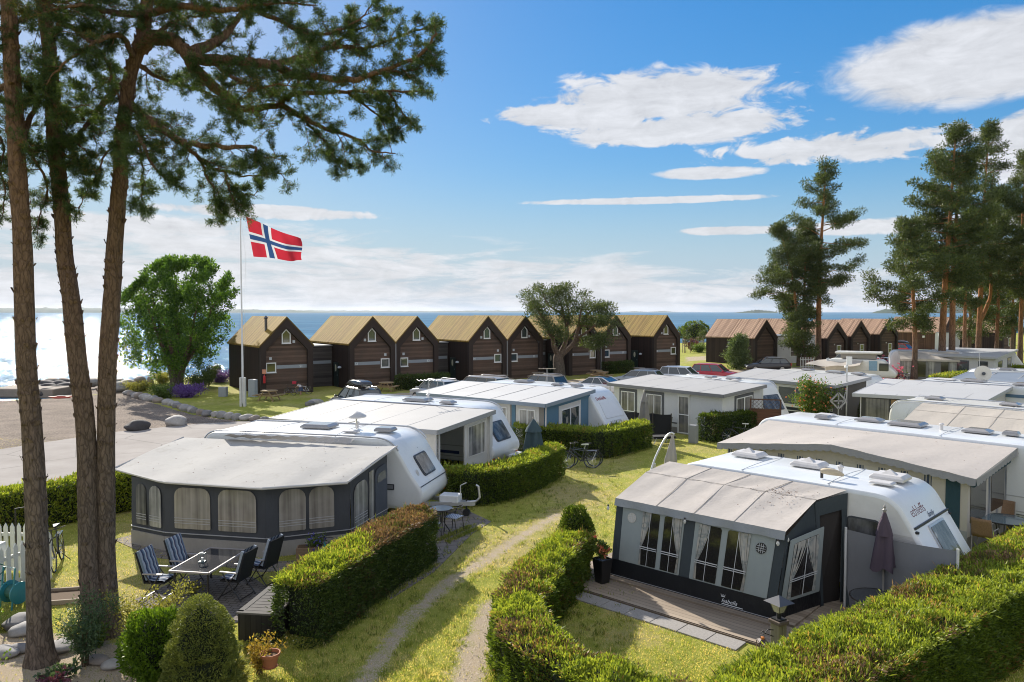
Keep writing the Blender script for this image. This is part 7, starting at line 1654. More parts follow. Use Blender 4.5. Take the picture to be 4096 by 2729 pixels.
cc = cafe_chair((-1.72, 21.95, .016), R(150), 'cafe chair with a woven seat next to the caravan tow bar'); copy_tree(cc, (-2.28, 21.15, .016), R(70), 'cafe chair with a woven seat half hidden by the hedge end')
def round_table(loc, r, h, label, top, legs=4):
 t = thing('round_table', loc, label, 'table'); mb = MB(); mb.lathe([(r, h - .012), (r, h), (r * .3, h)], n=28); mb.build('tabletop', top, t)
 mb = MB(); mb.tube([(r * math.cos(a * math.pi / 14), r * math.sin(a * math.pi / 14), h - .01) for a in range(29)], .018, 6); mb.build('rim', dark_metal, t)
 for k in range(legs): a = k * 2 * math.pi / legs + .4; mb = MB(); mb.tube([(r * .35 * math.cos(a), r * .35 * math.sin(a), h - .02), (r * .25 * math.cos(a), r * .25 * math.sin(a), h * .4), (r * .8 * math.cos(a), r * .8 * math.sin(a), 0)], .014, 6); mb.build('leg', dark_metal, t)
 return t
tglass = pbr('frosted_table_glass', (.36, .40, .42), .15, .1, 8, coat=.4)
round_table((-2.08, 21.85, .016), .34, .72, 'small round glass cafe table at the end of the brown hedge', tglass)
round_table((13.75, 20.75, 0), .62, .72, 'large round glass table at the right edge beside the striped awning', glass_dark('pale_blue_glass', (.10, .16, .19), .08), 5)
pT = G(3509, 2395, .62); round_table((pT.x, pT.y, .05), .52, .60, 'round glass table under the closed purple parasol', glass_dark('grey_table_glass', (.05, .055, .06), .08))
wick = pbr('wicker', (.24, .15, .085), .8, .3, 30, .5, fine=90)
def wicker_chair(loc, rz, label):
 c = thing('wicker_chair', loc, label, 'chair', 'wicker chairs round the large glass table', rz); m = pbr('chair_tube', (.30, .28, .26), .4, .1)
 for s in (-1, 1): mb = MB(); mb.tube([(.25, s * .26, 0), (.24, s * .27, .62), (.1, s * .28, .66), (-.22, s * .26, .64)], .014, 6); mb.build('leg', m, c); mb = MB(); mb.tube([(-.28, s * .24, 0), (-.2, s * .25, .44), (-.34, s * .24, .95)], .014, 6); mb.build('leg', m, c)
 mb = MB(); mb.box((.02, 0, .43), (.48, .5, .04)); mb.build('seat', wick, c, bevel=.02); mb = MB(); mb.grid((-.2, -.25, .45), (-.2, .25, .45), (-.34, .24, .96), (-.34, -.24, .96), 8, 6, lambda u, v: (-.05 * math.sin(math.pi * u), 0, 0)); b = mb.build('backrest', wick, c, smooth=True); md = b.modifiers.new('s', 'SOLIDIFY'); md.thickness = .03; return c
wc_ = wicker_chair((12.85, 20.15, 0), R(40), 'wicker armchair in front of the striped awning corner'); copy_tree(wc_, (14.3, 21.6, 0), R(230), 'wicker armchair behind the large round glass table')
pG = G(4075, 2178, .5); bb = airy(G(3583, 2395), .16, .5, 'purple flowers in a basket below the grey wind screen', 260, .05, .03, fresh, 6, 'basket_flowers', 'flowers', None, (petal_purple, 16, .04)); bb.location.z = .2
bk = thing('basket', (bb.location.x, bb.location.y, .05), 'round wicker basket with a hoop handle below the grey wind screen', 'basket'); mb = MB(); mb.lathe([(.13, 0), (.18, .16), (.16, .16), (.12, .05)], n=16); mb.build('body', wick, bk); mb = MB(); mb.tube([(.16 * math.cos(k * math.pi / 10), 0, .14 + .42 * math.sin(k * math.pi / 10)) for k in range(11)], .012, 6); mb.build('handle', pbr('pale_handle', (.4, .36, .28), .8, .1), bk)
pC = Vector((13.6, 19.2, 0)); cv = thing('covered_grill', pC, 'grill under a pale grey cover at the right edge above the big hedge', 'grill cover'); mb = MB()
for k in range(9):
 z = .95 * k / 8; r = .46 - .10 * (k / 8) - (.18 if k == 8 else 0)
 for j in range(24): a = j * math.pi / 12; q = r * (1 + .08 * math.sin(a * 5 + k) * (1 - k / 10)); mb.v.append((q * math.cos(a) * 1.2, q * math.sin(a) * .8, z + .02))
for k in range(8):
 for j in range(24): mb.f.append((k * 24 + j, k * 24 + (j + 1) % 24, (k + 1) * 24 + (j + 1) % 24, (k + 1) * 24 + j)); mb.m.append(0)
mb.f.append(tuple(8 * 24 + j for j in range(24))); mb.m.append(0); mb.build('cover', fabric('cover_grey', (.24, .23, .23), 0, .1, .5), cv, smooth=True)
# ------------------------------------------------------------ parasols
def parasol(loc, h, label, m, cloth_h=1.35, pole_m=None, r=.16, base=True, zt=None):
 p = thing('parasol', loc, label, 'parasol', 'closed parasols'); mb = MB(); mb.tube([(0, 0, 0), (0, 0, h)], .022, 8); mb.build('pole', pole_m or pbr('parasol_pole', (.30, .28, .26), .4, .1), p)
 mb = MB(); n = 26; rows = 12
 for k in range(rows + 1):
  t = k / rows; z = h - .06 - cloth_h * t; rr = .03 + r * min(1, t * 1.5) * (1 + .15 * math.sin(t * 9)); 
  if t < .22: rr = .03 + r * .5 * t / .2
  else: rr = .03 + r * (.5 + .5 * (t - .22) / .78)
  for j in range(n):
   a = 2 * math.pi * j / n; q = rr * (1 + .28 * math.sin(a * 4 + t * 1.4) * min(1, t * 3)); zz = z - (.05 * math.sin(a * 4) if k == rows else 0); mb.v.append((q * math.cos(a), q * math.sin(a), zz))
 for k in range(rows):
  for j in range(n): mb.f.append((k * n + j, (k + 1) * n + j, (k + 1) * n + (j + 1) % n, k * n + (j + 1) % n)); mb.m.append(0)
 mb.f.append(tuple(range(n))); mb.m.append(0); c = mb.build('canopy', m, p, smooth=80)
 mb = MB(); mb.lathe([(r * .62, h - .42), (r * .85, h - .50), (r * .7, h - .36), (.03, h - .02)], n=16); mb.build('flounce', m, c, smooth=True)
 mb = MB(); mb.lathe([(.025, h - .02), (.045, h + .03), (.02, h + .06), (.03, h + .10), (.004, h + .15)], n=10); mb.build('finial', pole_m or MC['parasol_pole'], p)
 if base: mb = MB(); mb.lathe([(.28, 0), (.28, .05), (.06, .1), (.04, .3)], n=18); mb.build('base', dark_metal, p)
 return p
parasol((.85, 29.4, 0), 2.3, 'closed dark blue grey parasol behind the curved hedge', fabric('parasol_blue_grey', (.055, .085, .10), .03, .1, .3), 1.75, r=.40)
parasol((6.5, 36.7, 0), 2.58, 'closed light grey parasol behind the black wind screen', fabric('parasol_grey', (.22, .21, .20), .05, .1, .3), 1.55, r=.22)
pp = G(3547, 2445); parasol((7.8, 15.55, .05), 2.28, 'closed purple grey parasol in front of the grey wind screen', fabric('parasol_purple', (.085, .065, .085), .03, .1, .3), 1.15, r=.20, base=False)
cp = thing('cantilever_parasol', (5.05, 25.6, 0), 'closed cantilever parasol with a curved grey arm behind the front caravan', 'parasol'); mb = MB(); mb.tube([(-.15, 0, 0), (-.15, 0, 1.3)], .045, 8); mb.build('pole', rail_mat, cp)
mb = MB(); mb.tube(curve_pts([(-.35, -.2, .95), (-.12, 0, 1.5), (.2, .1, 2.1), (.42, .15, 2.32), (.55, .15, 2.28)], 4), .035, 8); mb.build('arm', rail_mat, cp)
mb = MB(); n = 22
for k in range(10):
 t = k / 9; 
 for j in range(n): a = 2 * math.pi * j / n; q = (.03 + .16 * min(1, t * 1.8)) * (1 + .25 * math.sin(4 * a + t)); mb.v.append((.5 + q * math.cos(a) - .1 * t, .15 + q * math.sin(a), 2.25 - 1.45 * t))
for k in range(9):
 for j in range(n): mb.f.append((k * n + j, (k + 1) * n + j, (k + 1) * n + (j + 1) % n, k * n + (j + 1) % n)); mb.m.append(0)
mb.build('canopy', fabric('parasol_beige_grey', (.36, .34, .32), .05, .1, .3), cp, smooth=80)
# ------------------------------------------------------------ screens and fences
def screen(a, b, h, label, m, postm, posts=3, z0=0.03):
 a, b = V2(a), V2(b); s = thing('wind_screen', a, label, 'wind screen', None, line_ang(a, b)); ln = (b - a).length
 mb = MB(); mb.grid((0, 0, z0), (ln, 0, z0), (ln, 0, h), (0, 0, h), 40, 10, lambda u, v: (0, .03 * math.sin(u * 9 + v * 2) * math.sin(math.pi * v), -.04 * math.sin(math.pi * ((u * (posts - 1)) % 1)) * v)); o = mb.build('cloth', m, s, smooth=True)
 for k in range(posts): x = ln * k / (posts - 1); mb = MB(); mb.tube([(x, -.03, 0), (x, -.03, h + .05)], .028, 8); mb.build('post', postm, s)
 return s
screen((7.30, 16.2), (8.85, 14.7), 1.76, 'grey cloth wind screen beside the ribbed caravan', fabric('screen_grey', (.22, .225, .245), .12, .06, .15), pbr('post_white', (.6, .6, .6), .4, .05), 2)
mb = MB(); mb.lathe([(.09, 0), (.09, 1.84), (.06, 1.86)], n=14); o = mb.build('white_tube', pbr('tube_white', (.68, .68, .68), .4, .05), loc=(8.93, 14.66, 0)); tag(o, 'upright white plastic tube at the right end of the grey wind screen', 'tube')
blk = fabric('screen_black', (.016, .017, .02), .0, .1, .15); screen(G(2470, 1738), G(2685, 1755), 1.25, 'black cloth wind screen in front of the light grey annex', blk, dark_metal, 4)
lat_m = planks('lattice_brown', (.075, .035, .022), (.16, .08, .05), 2, .15, 0, .08, .8, .4)
la, lb2 = V2(G(2975, 1722)), V2(G(3097, 1722)); la = Vector((12.3, 38.6, 0)); lb2 = Vector((13.75, 38.15, 0)); ls = thing('lattice_screen', la, 'brown wooden screen with a lattice top beside the porch post', 'screen', None, line_ang(la, lb2)); ln = (lb2 - la).length
mb = MB(); mb.box((ln / 2, 0, .75), (ln - .12, .04, 1.45)); mb.build('board_panel', lat_m, ls); mb = MB(); br_ = pbr('lattice_post', (.10, .05, .03), .8, .2)
for x in (0.03, ln - .03): mb.beam((x, 0, 0), (x, 0, 2.02), .08)
mb.beam((0, 0, 2.0), (ln, 0, 2.0), .06); mb.beam((0, 0, 1.5), (ln, 0, 1.5), .06); mb.build('frame', br_, ls); mb = MB()
for k in range(-2, 9):
 x = k * .2
 for sg in (1, -1):
  x0, x1 = (x, x + .46) if sg > 0 else (x + .46, x); z0, z1 = 1.52, 1.98
  f = lambda t: (x0 + (x1 - x0) * t, .02 * sg, z0 + (z1 - z0) * t); ts = [t for t in np.linspace(0, 1, 9) if .06 < x0 + (x1 - x0) * t < ln - .06]
  if len(ts) > 1: mb.beam(f(ts[0]), f(ts[-1]), .03, .012)
mb.build('lattice', br_, ls)
picket = pbr('picket_white', (.62, .63, .60), .6, .12, 5, dirt=.4, dirtcol=(.3, .34, .26))
def picket_fence(a, b, h, label, n, group='white picket fences at the left edge'):
 a, b = V2(a), V2(b); f = thing('picket_fence', a, label, 'fence', group, line_ang(a, b)); ln = (b - a).length
 for k in range(n):
  x = ln * (k + .5) / n; w = ln / n * .62; mb = MB(); mb.prism([(x - w / 2, 0, .05), (x + w / 2, 0, .05), (x + w / 2, 0, h - .1), (x, 0, h), (x - w / 2, 0, h - .1)], (0, .025, 0)); mb.build('picket', picket, f)
 for z in (.3, h - .3): mb = MB(); mb.box((ln / 2, .045, z), (ln, .035, .08)); mb.build('rail', picket, f)
 return f
picket_fence((-11.55, 16.4), (-11.15, 18.0), 1.2, 'white picket fence running away behind the teal hose reel', 9); picket_fence((-13.2, 18.5), (-11.7, 18.45), 1.25, 'white picket fence crossing behind the leftmost pine trunk', 9)
hr = thing('hose_reel', (-11.0, 16.35, 0), 'teal garden hose reel standing against the white picket fence', 'hose reel', None, R(70)); teal_p = pbr('teal_plastic', (.03, .22, .26), .35, .1)
for s in (-1, 1): mb = MB(); mb.lathe([(.24, 0), (.24, .03), (.08, .05)], n=24); o = mb.build('reel_disc', teal_p, hr); o.rotation_euler = (R(90), 0, 0); o.location = (0, s * .16, .32)
mb = MB(); mb.tube([(0, -.15, .32), (0, .15, .32)], .15, 16); mb.build('drum', pbr('hose_green', (.03, .12, .10), .5, .2, 30), hr); mb = MB(); mb.tube([(-.2, -.18, 0), (-.1, -.18, .9), (-.1, .18, .9), (-.2, .18, 0)], .018, 6); mb.tube([(.2, -.18, 0), (.0, -.18, .34)], .018, 6); mb.tube([(.2, .18, 0), (0, .18, .34)], .018, 6); mb.build('stand', teal_p, hr)
mb = MB(); mb.tube([(-.1, .1, .5)] + [(-.15 + .1 * math.cos(k), .2 + .05 * math.sin(k), .5 + .06 * k) for k in range(9)], .014, 6); mb.build('hose', MC['hose_green'], hr)
mbx = thing('mailbox', (-11.75, 16.9, 0), 'white post box fixed to the picket fence', 'mailbox'); mb = MB(); mb.box((0, 0, 1.05), (.3, .22, .4)); mb.build('box', picket, mbx, bevel=.02); mb = MB(); mb.box((0, -.115, 1.08), (.2, .01, .1)); mb.build('slot', trim_dark, mbx); mb = MB(); mb.beam((0, .05, 0), (0, .05, .9), .06); mb.build('post', picket, mbx)
wv = thing('weather_vane', (-11.5, 17.2, 0), 'thin pole with a small weather vane behind the picket fence', 'weather vane'); mb = MB(); mb.tube([(0, 0, 0), (0, 0, 1.95), (.35, 0, 2.0)], .018, 6); mb.build('pole', dark_metal, wv); mb = MB(); mb.box((.42, 0, 1.98), (.16, .05, .2)); mb.beam((.25, 0, 2.12), (.7, 0, 2.16), .03); mb.build('vane', iron, wv)
fr_ = thing('plant_bed', G(240, 2395), 'low square wooden frame lying in the lawn between the pine trunks', 'garden frame', None, R(12)); mb = MB()
for (a, b) in (((-.5, -.4), (.5, -.4)), ((.5, -.4), (.5, .4)), ((.5, .4), (-.5, .4)), ((-.5, .4), (-.5, -.4))): mb.beam((*a, .06), (*b, .06), .05, .1)
mb.build('boards', pbr('frame_board', (.30, .24, .18), .9, .2), fr_); mb = MB(); mb.box((0, 0, .03), (.94, .74, .04)); mb.build('soil', MC['pot_soil'], fr_)
wf = thing('white_gate', at_px(3230, 86.5), 'small white metal gate in front of the red door', 'gate', None, R(-12)); mb = MB()
for k in range(9): mb.beam((-.7 + .175 * k, 0, .05), (-.7 + .175 * k, 0, 1.25), .05)
for z in (.2, 1.0): mb.beam((-.72, 0, z), (.72, 0, z), .05)
mb.build('bars', picket, wf)
# ------------------------------------------------------------ flagpole and flag
fb = G(972, 1626); fp = thing('flagpole', fb, 'tall white flagpole standing on the lawn by the huts', 'flagpole'); ftop = 6.5 + (1248 - 851) * fb.y / 3000
mb = MB(); mb.tube([(0, 0, .2), (0, 0, ftop)], [.075, .035], 12); mb.lathe([(.03, 0), (.07, .05), (.02, .12)], (0, 0, ftop), 10); mb.build('pole', pbr('flagpole_white', (.66, .67, .70), .4, .08), fp)
mb = MB(); mb.box((-.12, 0, 1.0), (.14, .26, 2.0)); mb.box((.12, 0, 1.0), (.14, .26, 2.0)); mb.build('base_box', pbr('base_box_white', (.58, .58, .57), .6, .1, 6, dirt=.3), fp); mb = MB(); mb.tube([(.02, -.06, ftop - .1), (.35, -.05, ftop - 3.0), (.06, -.06, 1.6)], .006, 4); mb.build('halyard', pbr('halyard_white', (.6, .6, .6), .8), fp)
fg = thing('flag', RP(984, 866, fb.y), 'red flag with a white edged blue cross flying from the flagpole', 'flag'); org = Vector(fg.location)
A_, B_, C_, D_ = RP(1014, 1027, fb.y - .05), RP(1216, 1046, fb.y - .6), RP(1206, 962, fb.y - .7), RP(984, 866, fb.y)
mb = MB(); ux_ = [0, 6, 7, 9, 10, 22]; vy_ = [0, 6, 7, 9, 10, 16]; nu, nv = 66, 48
def fpt(u, v):
 p = A_.lerp(B_, u).lerp(D_.lerp(C_, u), v); w = u ** 1.1
 return p + Vector((.10 * math.sin(v * 5 + u * 4) * w, -.38 * math.sin(u * 8.5 - v * 1.6) * w + .16 * math.sin(u * 19 + v * 4) * w, .10 * math.sin(u * 7 + v) * w))
for j in range(nv + 1):
 for i in range(nu + 1): mb.v.append(tuple(fpt(i / nu, j / nv) - org))
for j in range(nv):
 for i in range(nu):
  x = (i + .5) / nu * 22; y = (j + .5) / nv * 16; m = 0
  if 6 < x < 10 or 6 < y < 10: m = 1
  if 7 < x < 9 or 7 < y < 9: m = 2
  a = j * (nu + 1) + i; mb.f.append((a, a + 1, a + nu + 2, a + nu + 1)); mb.m.append(m)
mb.build('cloth', [fabric('flag_red', (.50, .03, .05), .35, .06, .1), fabric('flag_white', (.70, .70, .72), .3, .04, .1), fabric('flag_blue', (.035, .085, .22), .3, .06, .1)], fg, smooth=True)
# ------------------------------------------------------------ bicycles, moped
tyre = pbr('tyre', (.02, .02, .021), .8, .2, 30); chrome = pbr('chrome', (.6, .6, .6), .2, .05, metal=1)
def bicycle(loc, rz, label, fm, s=1.0, lean=.1, group='bicycles parked on the pitches', bag=None):
 b = thing('bicycle', loc, label, 'bicycle', group); b.rotation_euler = (lean, 0, rz); b.scale = (s, s, s); r = .34; xw = (.52, -.52)
 for x in xw:
  mb = MB(); mb.tube([(x + r * math.cos(k * math.pi / 16), 0, r + r * math.sin(k * math.pi / 16)) for k in range(33)], .019, 6); w = mb.build('wheel', tyre, b)
  sb = MB()
  for k in range(14): a = k * math.pi / 7; sb.tube([(x, .02 if k % 2 else -.02, r), (x + r * .95 * math.cos(a), 0, r + r * .95 * math.sin(a))], .0028, 3, cap=False)
  sb.tube([(x + r * .93 * math.cos(k * math.pi / 14), 0, r + r * .93 * math.sin(k * math.pi / 14)) for k in range(29)], .008, 4); sb.tube([(x, -.05, r), (x, .05, r)], .025, 6); sb.build('spokes', chrome, w)
 bb, hd_, st, rx, ht = Vector((-.08, 0, .3)), Vector((.36, 0, .82)), Vector((-.22, 0, .78)), Vector((-.52, 0, r)), Vector((.40, 0, .68))
 mb = MB(); mb.tube([bb, ht], .022, 8); mb.tube([st - Vector((-.02, 0, .08)), hd_ - Vector((0, 0, .04))], .019, 8); mb.tube([bb, st], .018, 8); mb.tube([hd_ + Vector((-.02, 0, .05)), Vector((.45, 0, .55)), Vector((.52, .04, r))], .018, 8)
 for y in (-.05, .05): mb.tube([bb, rx + Vector((0, y, 0))], .011, 6); mb.tube([st - Vector((0, 0, .06)), rx + Vector((0, y, 0))], .009, 6)
 mb.build('frame', fm, b); mb = MB(); mb.tube([hd_, hd_ + Vector((-.03, 0, .18))], .014, 6); mb.tube([hd_ + Vector((-.16, -.29, .2)), hd_ + Vector((-.02, -.2, .2)), hd_ + Vector((-.01, 0, .18)), hd_ + Vector((-.02, .2, .2)), hd_ + Vector((-.16, .29, .2))], .012, 6); mb.build('handlebar', dark_metal, b)
 mb = MB(); mb.tube([st, st + Vector((-.03, 0, .14))], .013, 6); mb.prism([(-.38, -.08, .93), (-.38, .08, .93), (-.12, .03, .93), (-.08, 0, .93), (-.12, -.03, .93)], (0, 0, .05)); mb.build('saddle', black_rubber if bag is None else bag, b)
 mb = MB()
 for y in (-.05, .05): mb.tube([(-.26, y, .70), (-.72, y, .70)], .008, 4); mb.tube([(-.7, y, .70), (-.54, y, r)], .007, 4)
 for k in range(4): mb.tube([(-.35 - .11 * k, -.05, .70), (-.35 - .11 * k, .05, .70)], .006, 4)
 mb.build('rack', dark_metal if s == 1 else chrome, b); mb = MB(); mb.tube([(-.08, -.09, .3), (-.08, .09, .3)], .014, 6); mb.tube([(-.08, -.09, .3), (.02, -.10, .16)], .011, 5); mb.tube([(-.08, .09, .3), (-.18, .10, .44)], .011, 5); mb.lathe([(.09, -.005), (.09, .005)], (-.08, 0, .3), 16); mb.tube([(-.2, .06, .25), (-.26, .22, 0.02)], .011, 5); mb.build('crank', dark_metal, b); return b
silver_black = pbr('bike_frame_black', (.03, .032, .036), .3, .1, coat=.5); bike_dark = pbr('bike_frame_dark', (.015, .016, .02), .3, .1, coat=.5); bike_white = pbr('bike_frame_white', (.6, .6, .62), .3, .05, coat=.5)
lime = pbr('saddle_cover_white', (.55, .6, .5), .6, .15)
bicycle(G(2318, 1874), R(184), 'black and white bicycle with a pale saddle cover leaning before the hedge', silver_black, 1.03, .12, bag=lime); bicycle(G(2330, 1866), R(182), 'dark bicycle standing just behind the one with the pale saddle cover', bike_dark, 1.0, .10)
b3 = G(236, 2262); bicycle((b3.x, b3.y, 0), R(-68), 'black bicycle right of the leftmost pine trunk, nearer of two', bike_dark, 1.02, .1, 'bicycles behind the pine trunks'); bicycle((b3.x + .75, b3.y + .45, 0), R(-75), 'black bicycle right of the leftmost pine trunk, farther of two', bike_dark, 1.02, .1, 'bicycles behind the pine trunks')
bicycle((11.3, 36.9, 0), R(165), 'dark bicycle with a white saddle bag leaning on the short square hedge', bike_dark, 1.02, .12, bag=pbr('bag_white', (.62, .62, .6), .7, .05))
bicycle(G(1160, 1581), R(150), 'dark small bicycle with a red basket by the wall of hut S1', bike_dark, .8, .08, 'bicycles by hut S1'); bicycle(G(1215, 1577), R(168), 'white small bicycle beside the bending child', bike_white, .85, .08, 'bicycles by hut S1')
mb = MB(); mb.box((0, 0, 0), (.3, .25, .22)); o = mb.build('bike_basket', pbr('basket_red', (.45, .02, .05), .6, .1), bevel=.03); o.location = G(1178, 1576) + Vector((0, 0, .9)); tag(o, 'red bag on the handlebar of the dark small bicycle', 'bag')
tb_ = pbr('teal_frame', (.02, .25, .28), .35, .1); bicycle((-4.75, 18.75, 0), R(120), 'teal child bicycle half hidden behind the brown topped hedge', tb_, .72, .15)
mp = thing('moped', G(1858, 1868), 'small blue moped parked in the open porch', 'moped', None, R(205))
for x in (.55, -.55):
 mb = MB(); mb.tube([(x + .27 * math.cos(k * math.pi / 12), 0, .29 + .27 * math.sin(k * math.pi / 12)) for k in range(25)], .04, 7); w = mb.build('wheel', tyre, mp); mb = MB()
 for k in range(12): a = k * math.pi / 6; mb.tube([(x, 0, .29), (x + .25 * math.cos(a), 0, .29 + .25 * math.sin(a))], .004, 3)
 mb.tube([(x, -.06, .29), (x, .06, .29)], .05, 8); mb.build('spokes', chrome, w)
mpb = pbr('moped_blue', (.03, .20, .36), .3, .1, coat=.5); mb = MB(); mb.tube([(.38, 0, .75), (.1, 0, .5), (-.2, 0, .45), (-.5, 0, .62)], .06, 8); mb.box((.05, 0, .58), (.42, .2, .16)); mb.tube([(.40, -.07, .85), (.55, -.08, .29)], .022, 6); mb.tube([(.40, .07, .85), (.55, .08, .29)], .022, 6); mb.build('frame', mpb, mp)
mb = MB(); mb.box((-.0, 0, .33), (.34, .22, .24)); mb.tube([(.1, -.13, .25), (-.5, -.14, .22)], .035, 8); mb.build('engine', chrome, mp); mb = MB(); mb.box((-.3, 0, .74), (.5, .24, .09)); mb.build('saddle', black_rubber, mp, bevel=.03); mb = MB(); mb.tube([(.25, -.32, .98), (.36, -.2, 1.0), (.38, 0, .93), (.36, .2, 1.0), (.25, .32, .98)], .015, 6); mb.tube([(.36, -.2, 1.0), (.4, -.26, 1.3)], .008, 5); mb.lathe([(.06, -.06), (.07, 0), (.03, .03)], (.40, -.27, 1.33), 10); mb.build('handlebar', dark_metal, mp)
mb = MB(); mb.lathe([(.09, 0), (.1, .05), (.05, .12)], n=14); o = mb.build('headlight', chrome, mp); o.rotation_euler = (0, R(-90), 0); o.location = (.56, 0, .82); mb = MB(); mb.box((.45, 0, .55), (.05, .22, .5)); mb.build('leg_shield', pbr('shield_cream', (.5, .45, .38), .5, .1), mp, bevel=.02)
mb = MB(); mb.lathe([(.02, 0), (.15, .06), (.18, .18), (.12, .3), (.02, .34)], n=12); o = mb.build('shopping_bag', fabric('bag_plastic_white', (.5, .5, .52), .1, .1, .5), smooth=True); o.location = G(1858, 1868) + Vector((-.05, .05, .78)); tag(o, 'white plastic bag lying on the moped saddle', 'bag')
cab = thing('cabinet', V2(G(1790, 1830)), 'dark low cabinet inside the open porch', 'cabinet', None, angB); mb = MB(); mb.box((0, 0, .5), (1.1, .5, 1.0)); mb.build('body', pbr('cabinet_dark', (.03, .035, .04), .5, .1), cab, bevel=.01); mb = MB(); mb.box((0, 0, 1.02), (1.16, .56, .04)); mb.build('top', trim_dark, cab)
jb = thing('jet_dinghy', (.15, 31.6, 0), 'white plastic sledge like toy with red letters by the hedge', 'toy'); mb = MB(); mb.grid((-.7, -.3, .35), (.5, -.3, .35), (.5, .3, .45), (-.7, .3, .45), 10, 6, lambda u, v: (0, 0, .12 * math.sin(math.pi * u))); mb.grid((.3, -.35, .4), (.9, -.35, .4), (.8, -.2, .95), (.35, -.2, .95), 8, 6, lambda u, v: (0, -.1 * math.sin(math.pi * u), 0)); mb.build('shell', cv_white, jb, smooth=True); mb = MB(); mb.beam((-.7, 0, .2), (.6, 0, .2), .5, .3); mb.build('base', cv_white, jb)
text_part(jb, 'lettering', 'SLUWO', .14, (.38, -.40, .58), (1, 0, 0), (0, .3, 1), pbr('red_letters', (.28, .02, .03)), .004)
# ------------------------------------------------------------ aerials, dishes
def yagi(loc, h, rz, label, m, n=7, ln=.9, base=True):
 a = thing('aerial', loc, label, 'aerial', 'television aerials on the caravans', rz); mb = MB(); mb.tube([(0, 0, 0), (0, 0, h)], .014, 6); mb.build('mast', rail_mat, a); mb = MB(); mb.tube([(-ln / 2, 0, h), (ln / 2, 0, h + .04)], .014, 5)
 for k in range(n): x = -ln / 2 + ln * k / (n - 1); w = .16 + .12 * (1 - k / n); mb.tube([(x, -w, h + .01), (x, w, h + .03)], .007, 4)
 mb.build('elements', m, a); return a
def on_roof(px, py, z): return G(px, py, z)
yagi(on_roof(1716, 1617, 2.62), 1.0, R(20), 'yagi aerial on a thin mast above the porch annex caravan', rail_mat); yagi(on_roof(2188, 1534, 2.64), .78, R(-15), 'cream aerial on a mast above the blue annex', pbr('aerial_cream', (.5, .42, .3), .6), 5, .9)
yagi(on_roof(3917, 1495, 2.7), 1.3, R(10), 'yagi aerial at the right in front of the far pines', rail_mat, 9, 1.4)
ms = thing('antenna_mast', (19.25, 43.0, 0), 'thin steel mast with a flat white antenna beside the flowering bush', 'mast'); mb = MB(); mb.tube([(0, 0, 0), (0, 0, 3.6)], .05, 8); mb.tube([(-.5, -.1, .2), (0, 0, 2.2)], .03, 6); mb.build('pole', rail_mat, ms); mb = MB(); mb.box((.1, -.05, 3.7), (.32, .06, .48)); mb.box((-.05, 0, 3.35), (.16, .16, .12)); mb.build('panel', WHITE, ms, bevel=.02)
dm = thing('diamond_ornament', (18.35, 42.0, 0), 'diamond shaped metal garden ornament in front of the flowering bush', 'ornament'); mb = MB(); mb.tube([(0, 0, 0), (0, 0, 1.1)], .03, 6); mb.build('pole', rail_mat, dm); mb = MB()
for k in range(4): a, b = k * math.pi / 2, (k + 1) * math.pi / 2; mb.beam((.45 * math.cos(a), 0, 1.5 + .45 * math.sin(a)), (.45 * math.cos(b), 0, 1.5 + .45 * math.sin(b)), .08); mb.beam((0, 0, 1.5), (.45 * math.cos(a), 0, 1.5 + .45 * math.sin(a)), .06)
mb.build('frame', pbr('ornament_grey', (.35, .35, .36), .5), dm)
ds = thing('satellite_dish', on_roof(1426, 1716, 2.65), 'flat cone shaped satellite dish on the roof behind the bay awning', 'satellite dish', None, .2); mb = MB(); mb.tube([(0, 0, 0), (0, 0, .38)], .025, 8); mb.tube([(-.02, 0, .25), (-.25, -.1, .22)], .015, 6); mb.build('mast', chrome, ds); mb = MB(); mb.lathe([(.05, .34), (.30, .38), (.34, .42), (.30, .46), (.12, .56), (.01, .59)], n=24); mb.build('dish', pbr('dish_grey', (.55, .54, .53), .4, .08), ds, smooth=True)
d2 = thing('satellite_dish', on_roof(3929, 1525, 2.72), 'round cream satellite dish on the caravan behind the glass fronted annex', 'satellite dish'); mb = MB(); mb.tube([(0, 0, 0), (0, 0, .35)], .03, 8); mb.box((0, 0, .04), (.4, .4, .08)); mb.build('mast', rail_mat, d2); mb = MB(); mb.lathe([(.03, .04), (.2, .015), (.38, .07), (.42, .10), (.40, .11), (.2, .05), (.02, .05)], n=28); o = mb.build('dish', pbr('dish_cream', (.60, .57, .50), .45, .06), d2, smooth=True); o.location = (-.05, -.08, .42); o.rotation_euler = (R(78), 0, R(-18)); mb = MB(); mb.lathe([(.09, 0), (.09, .06), (.04, .1)], n=12); o2 = mb.build('receiver', trim_dark, d2); o2.location = (-.06, -.2, .42); o2.rotation_euler = (R(78), 0, R(-18))
pE = on_roof(3287, 1912, 2.63); te = thing('aerial', pE, 'torpedo shaped cream aerial on the front caravan roof', 'aerial', 'television aerials on the caravans', R(-35)); mb = MB(); mb.tube([(0, 0, 0), (0, 0, .2)], .035, 8); mb.build('mast', dark_metal, te); mb = MB(); c = curve_pts([(-.02, 0, .16), (.1, 0, .17), (.3, 0, .16), (.48, 0, .12)], 4); mb.tube(c, [.05 + .035 * math.sin(math.pi * (k / (len(c) - 1)) * .9) - .03 * (k / (len(c) - 1)) ** 3 for k in range(len(c))], 10); mb.build('body', pbr('aerial_cream', (.5, .42, .3), .6), te, smooth=True)
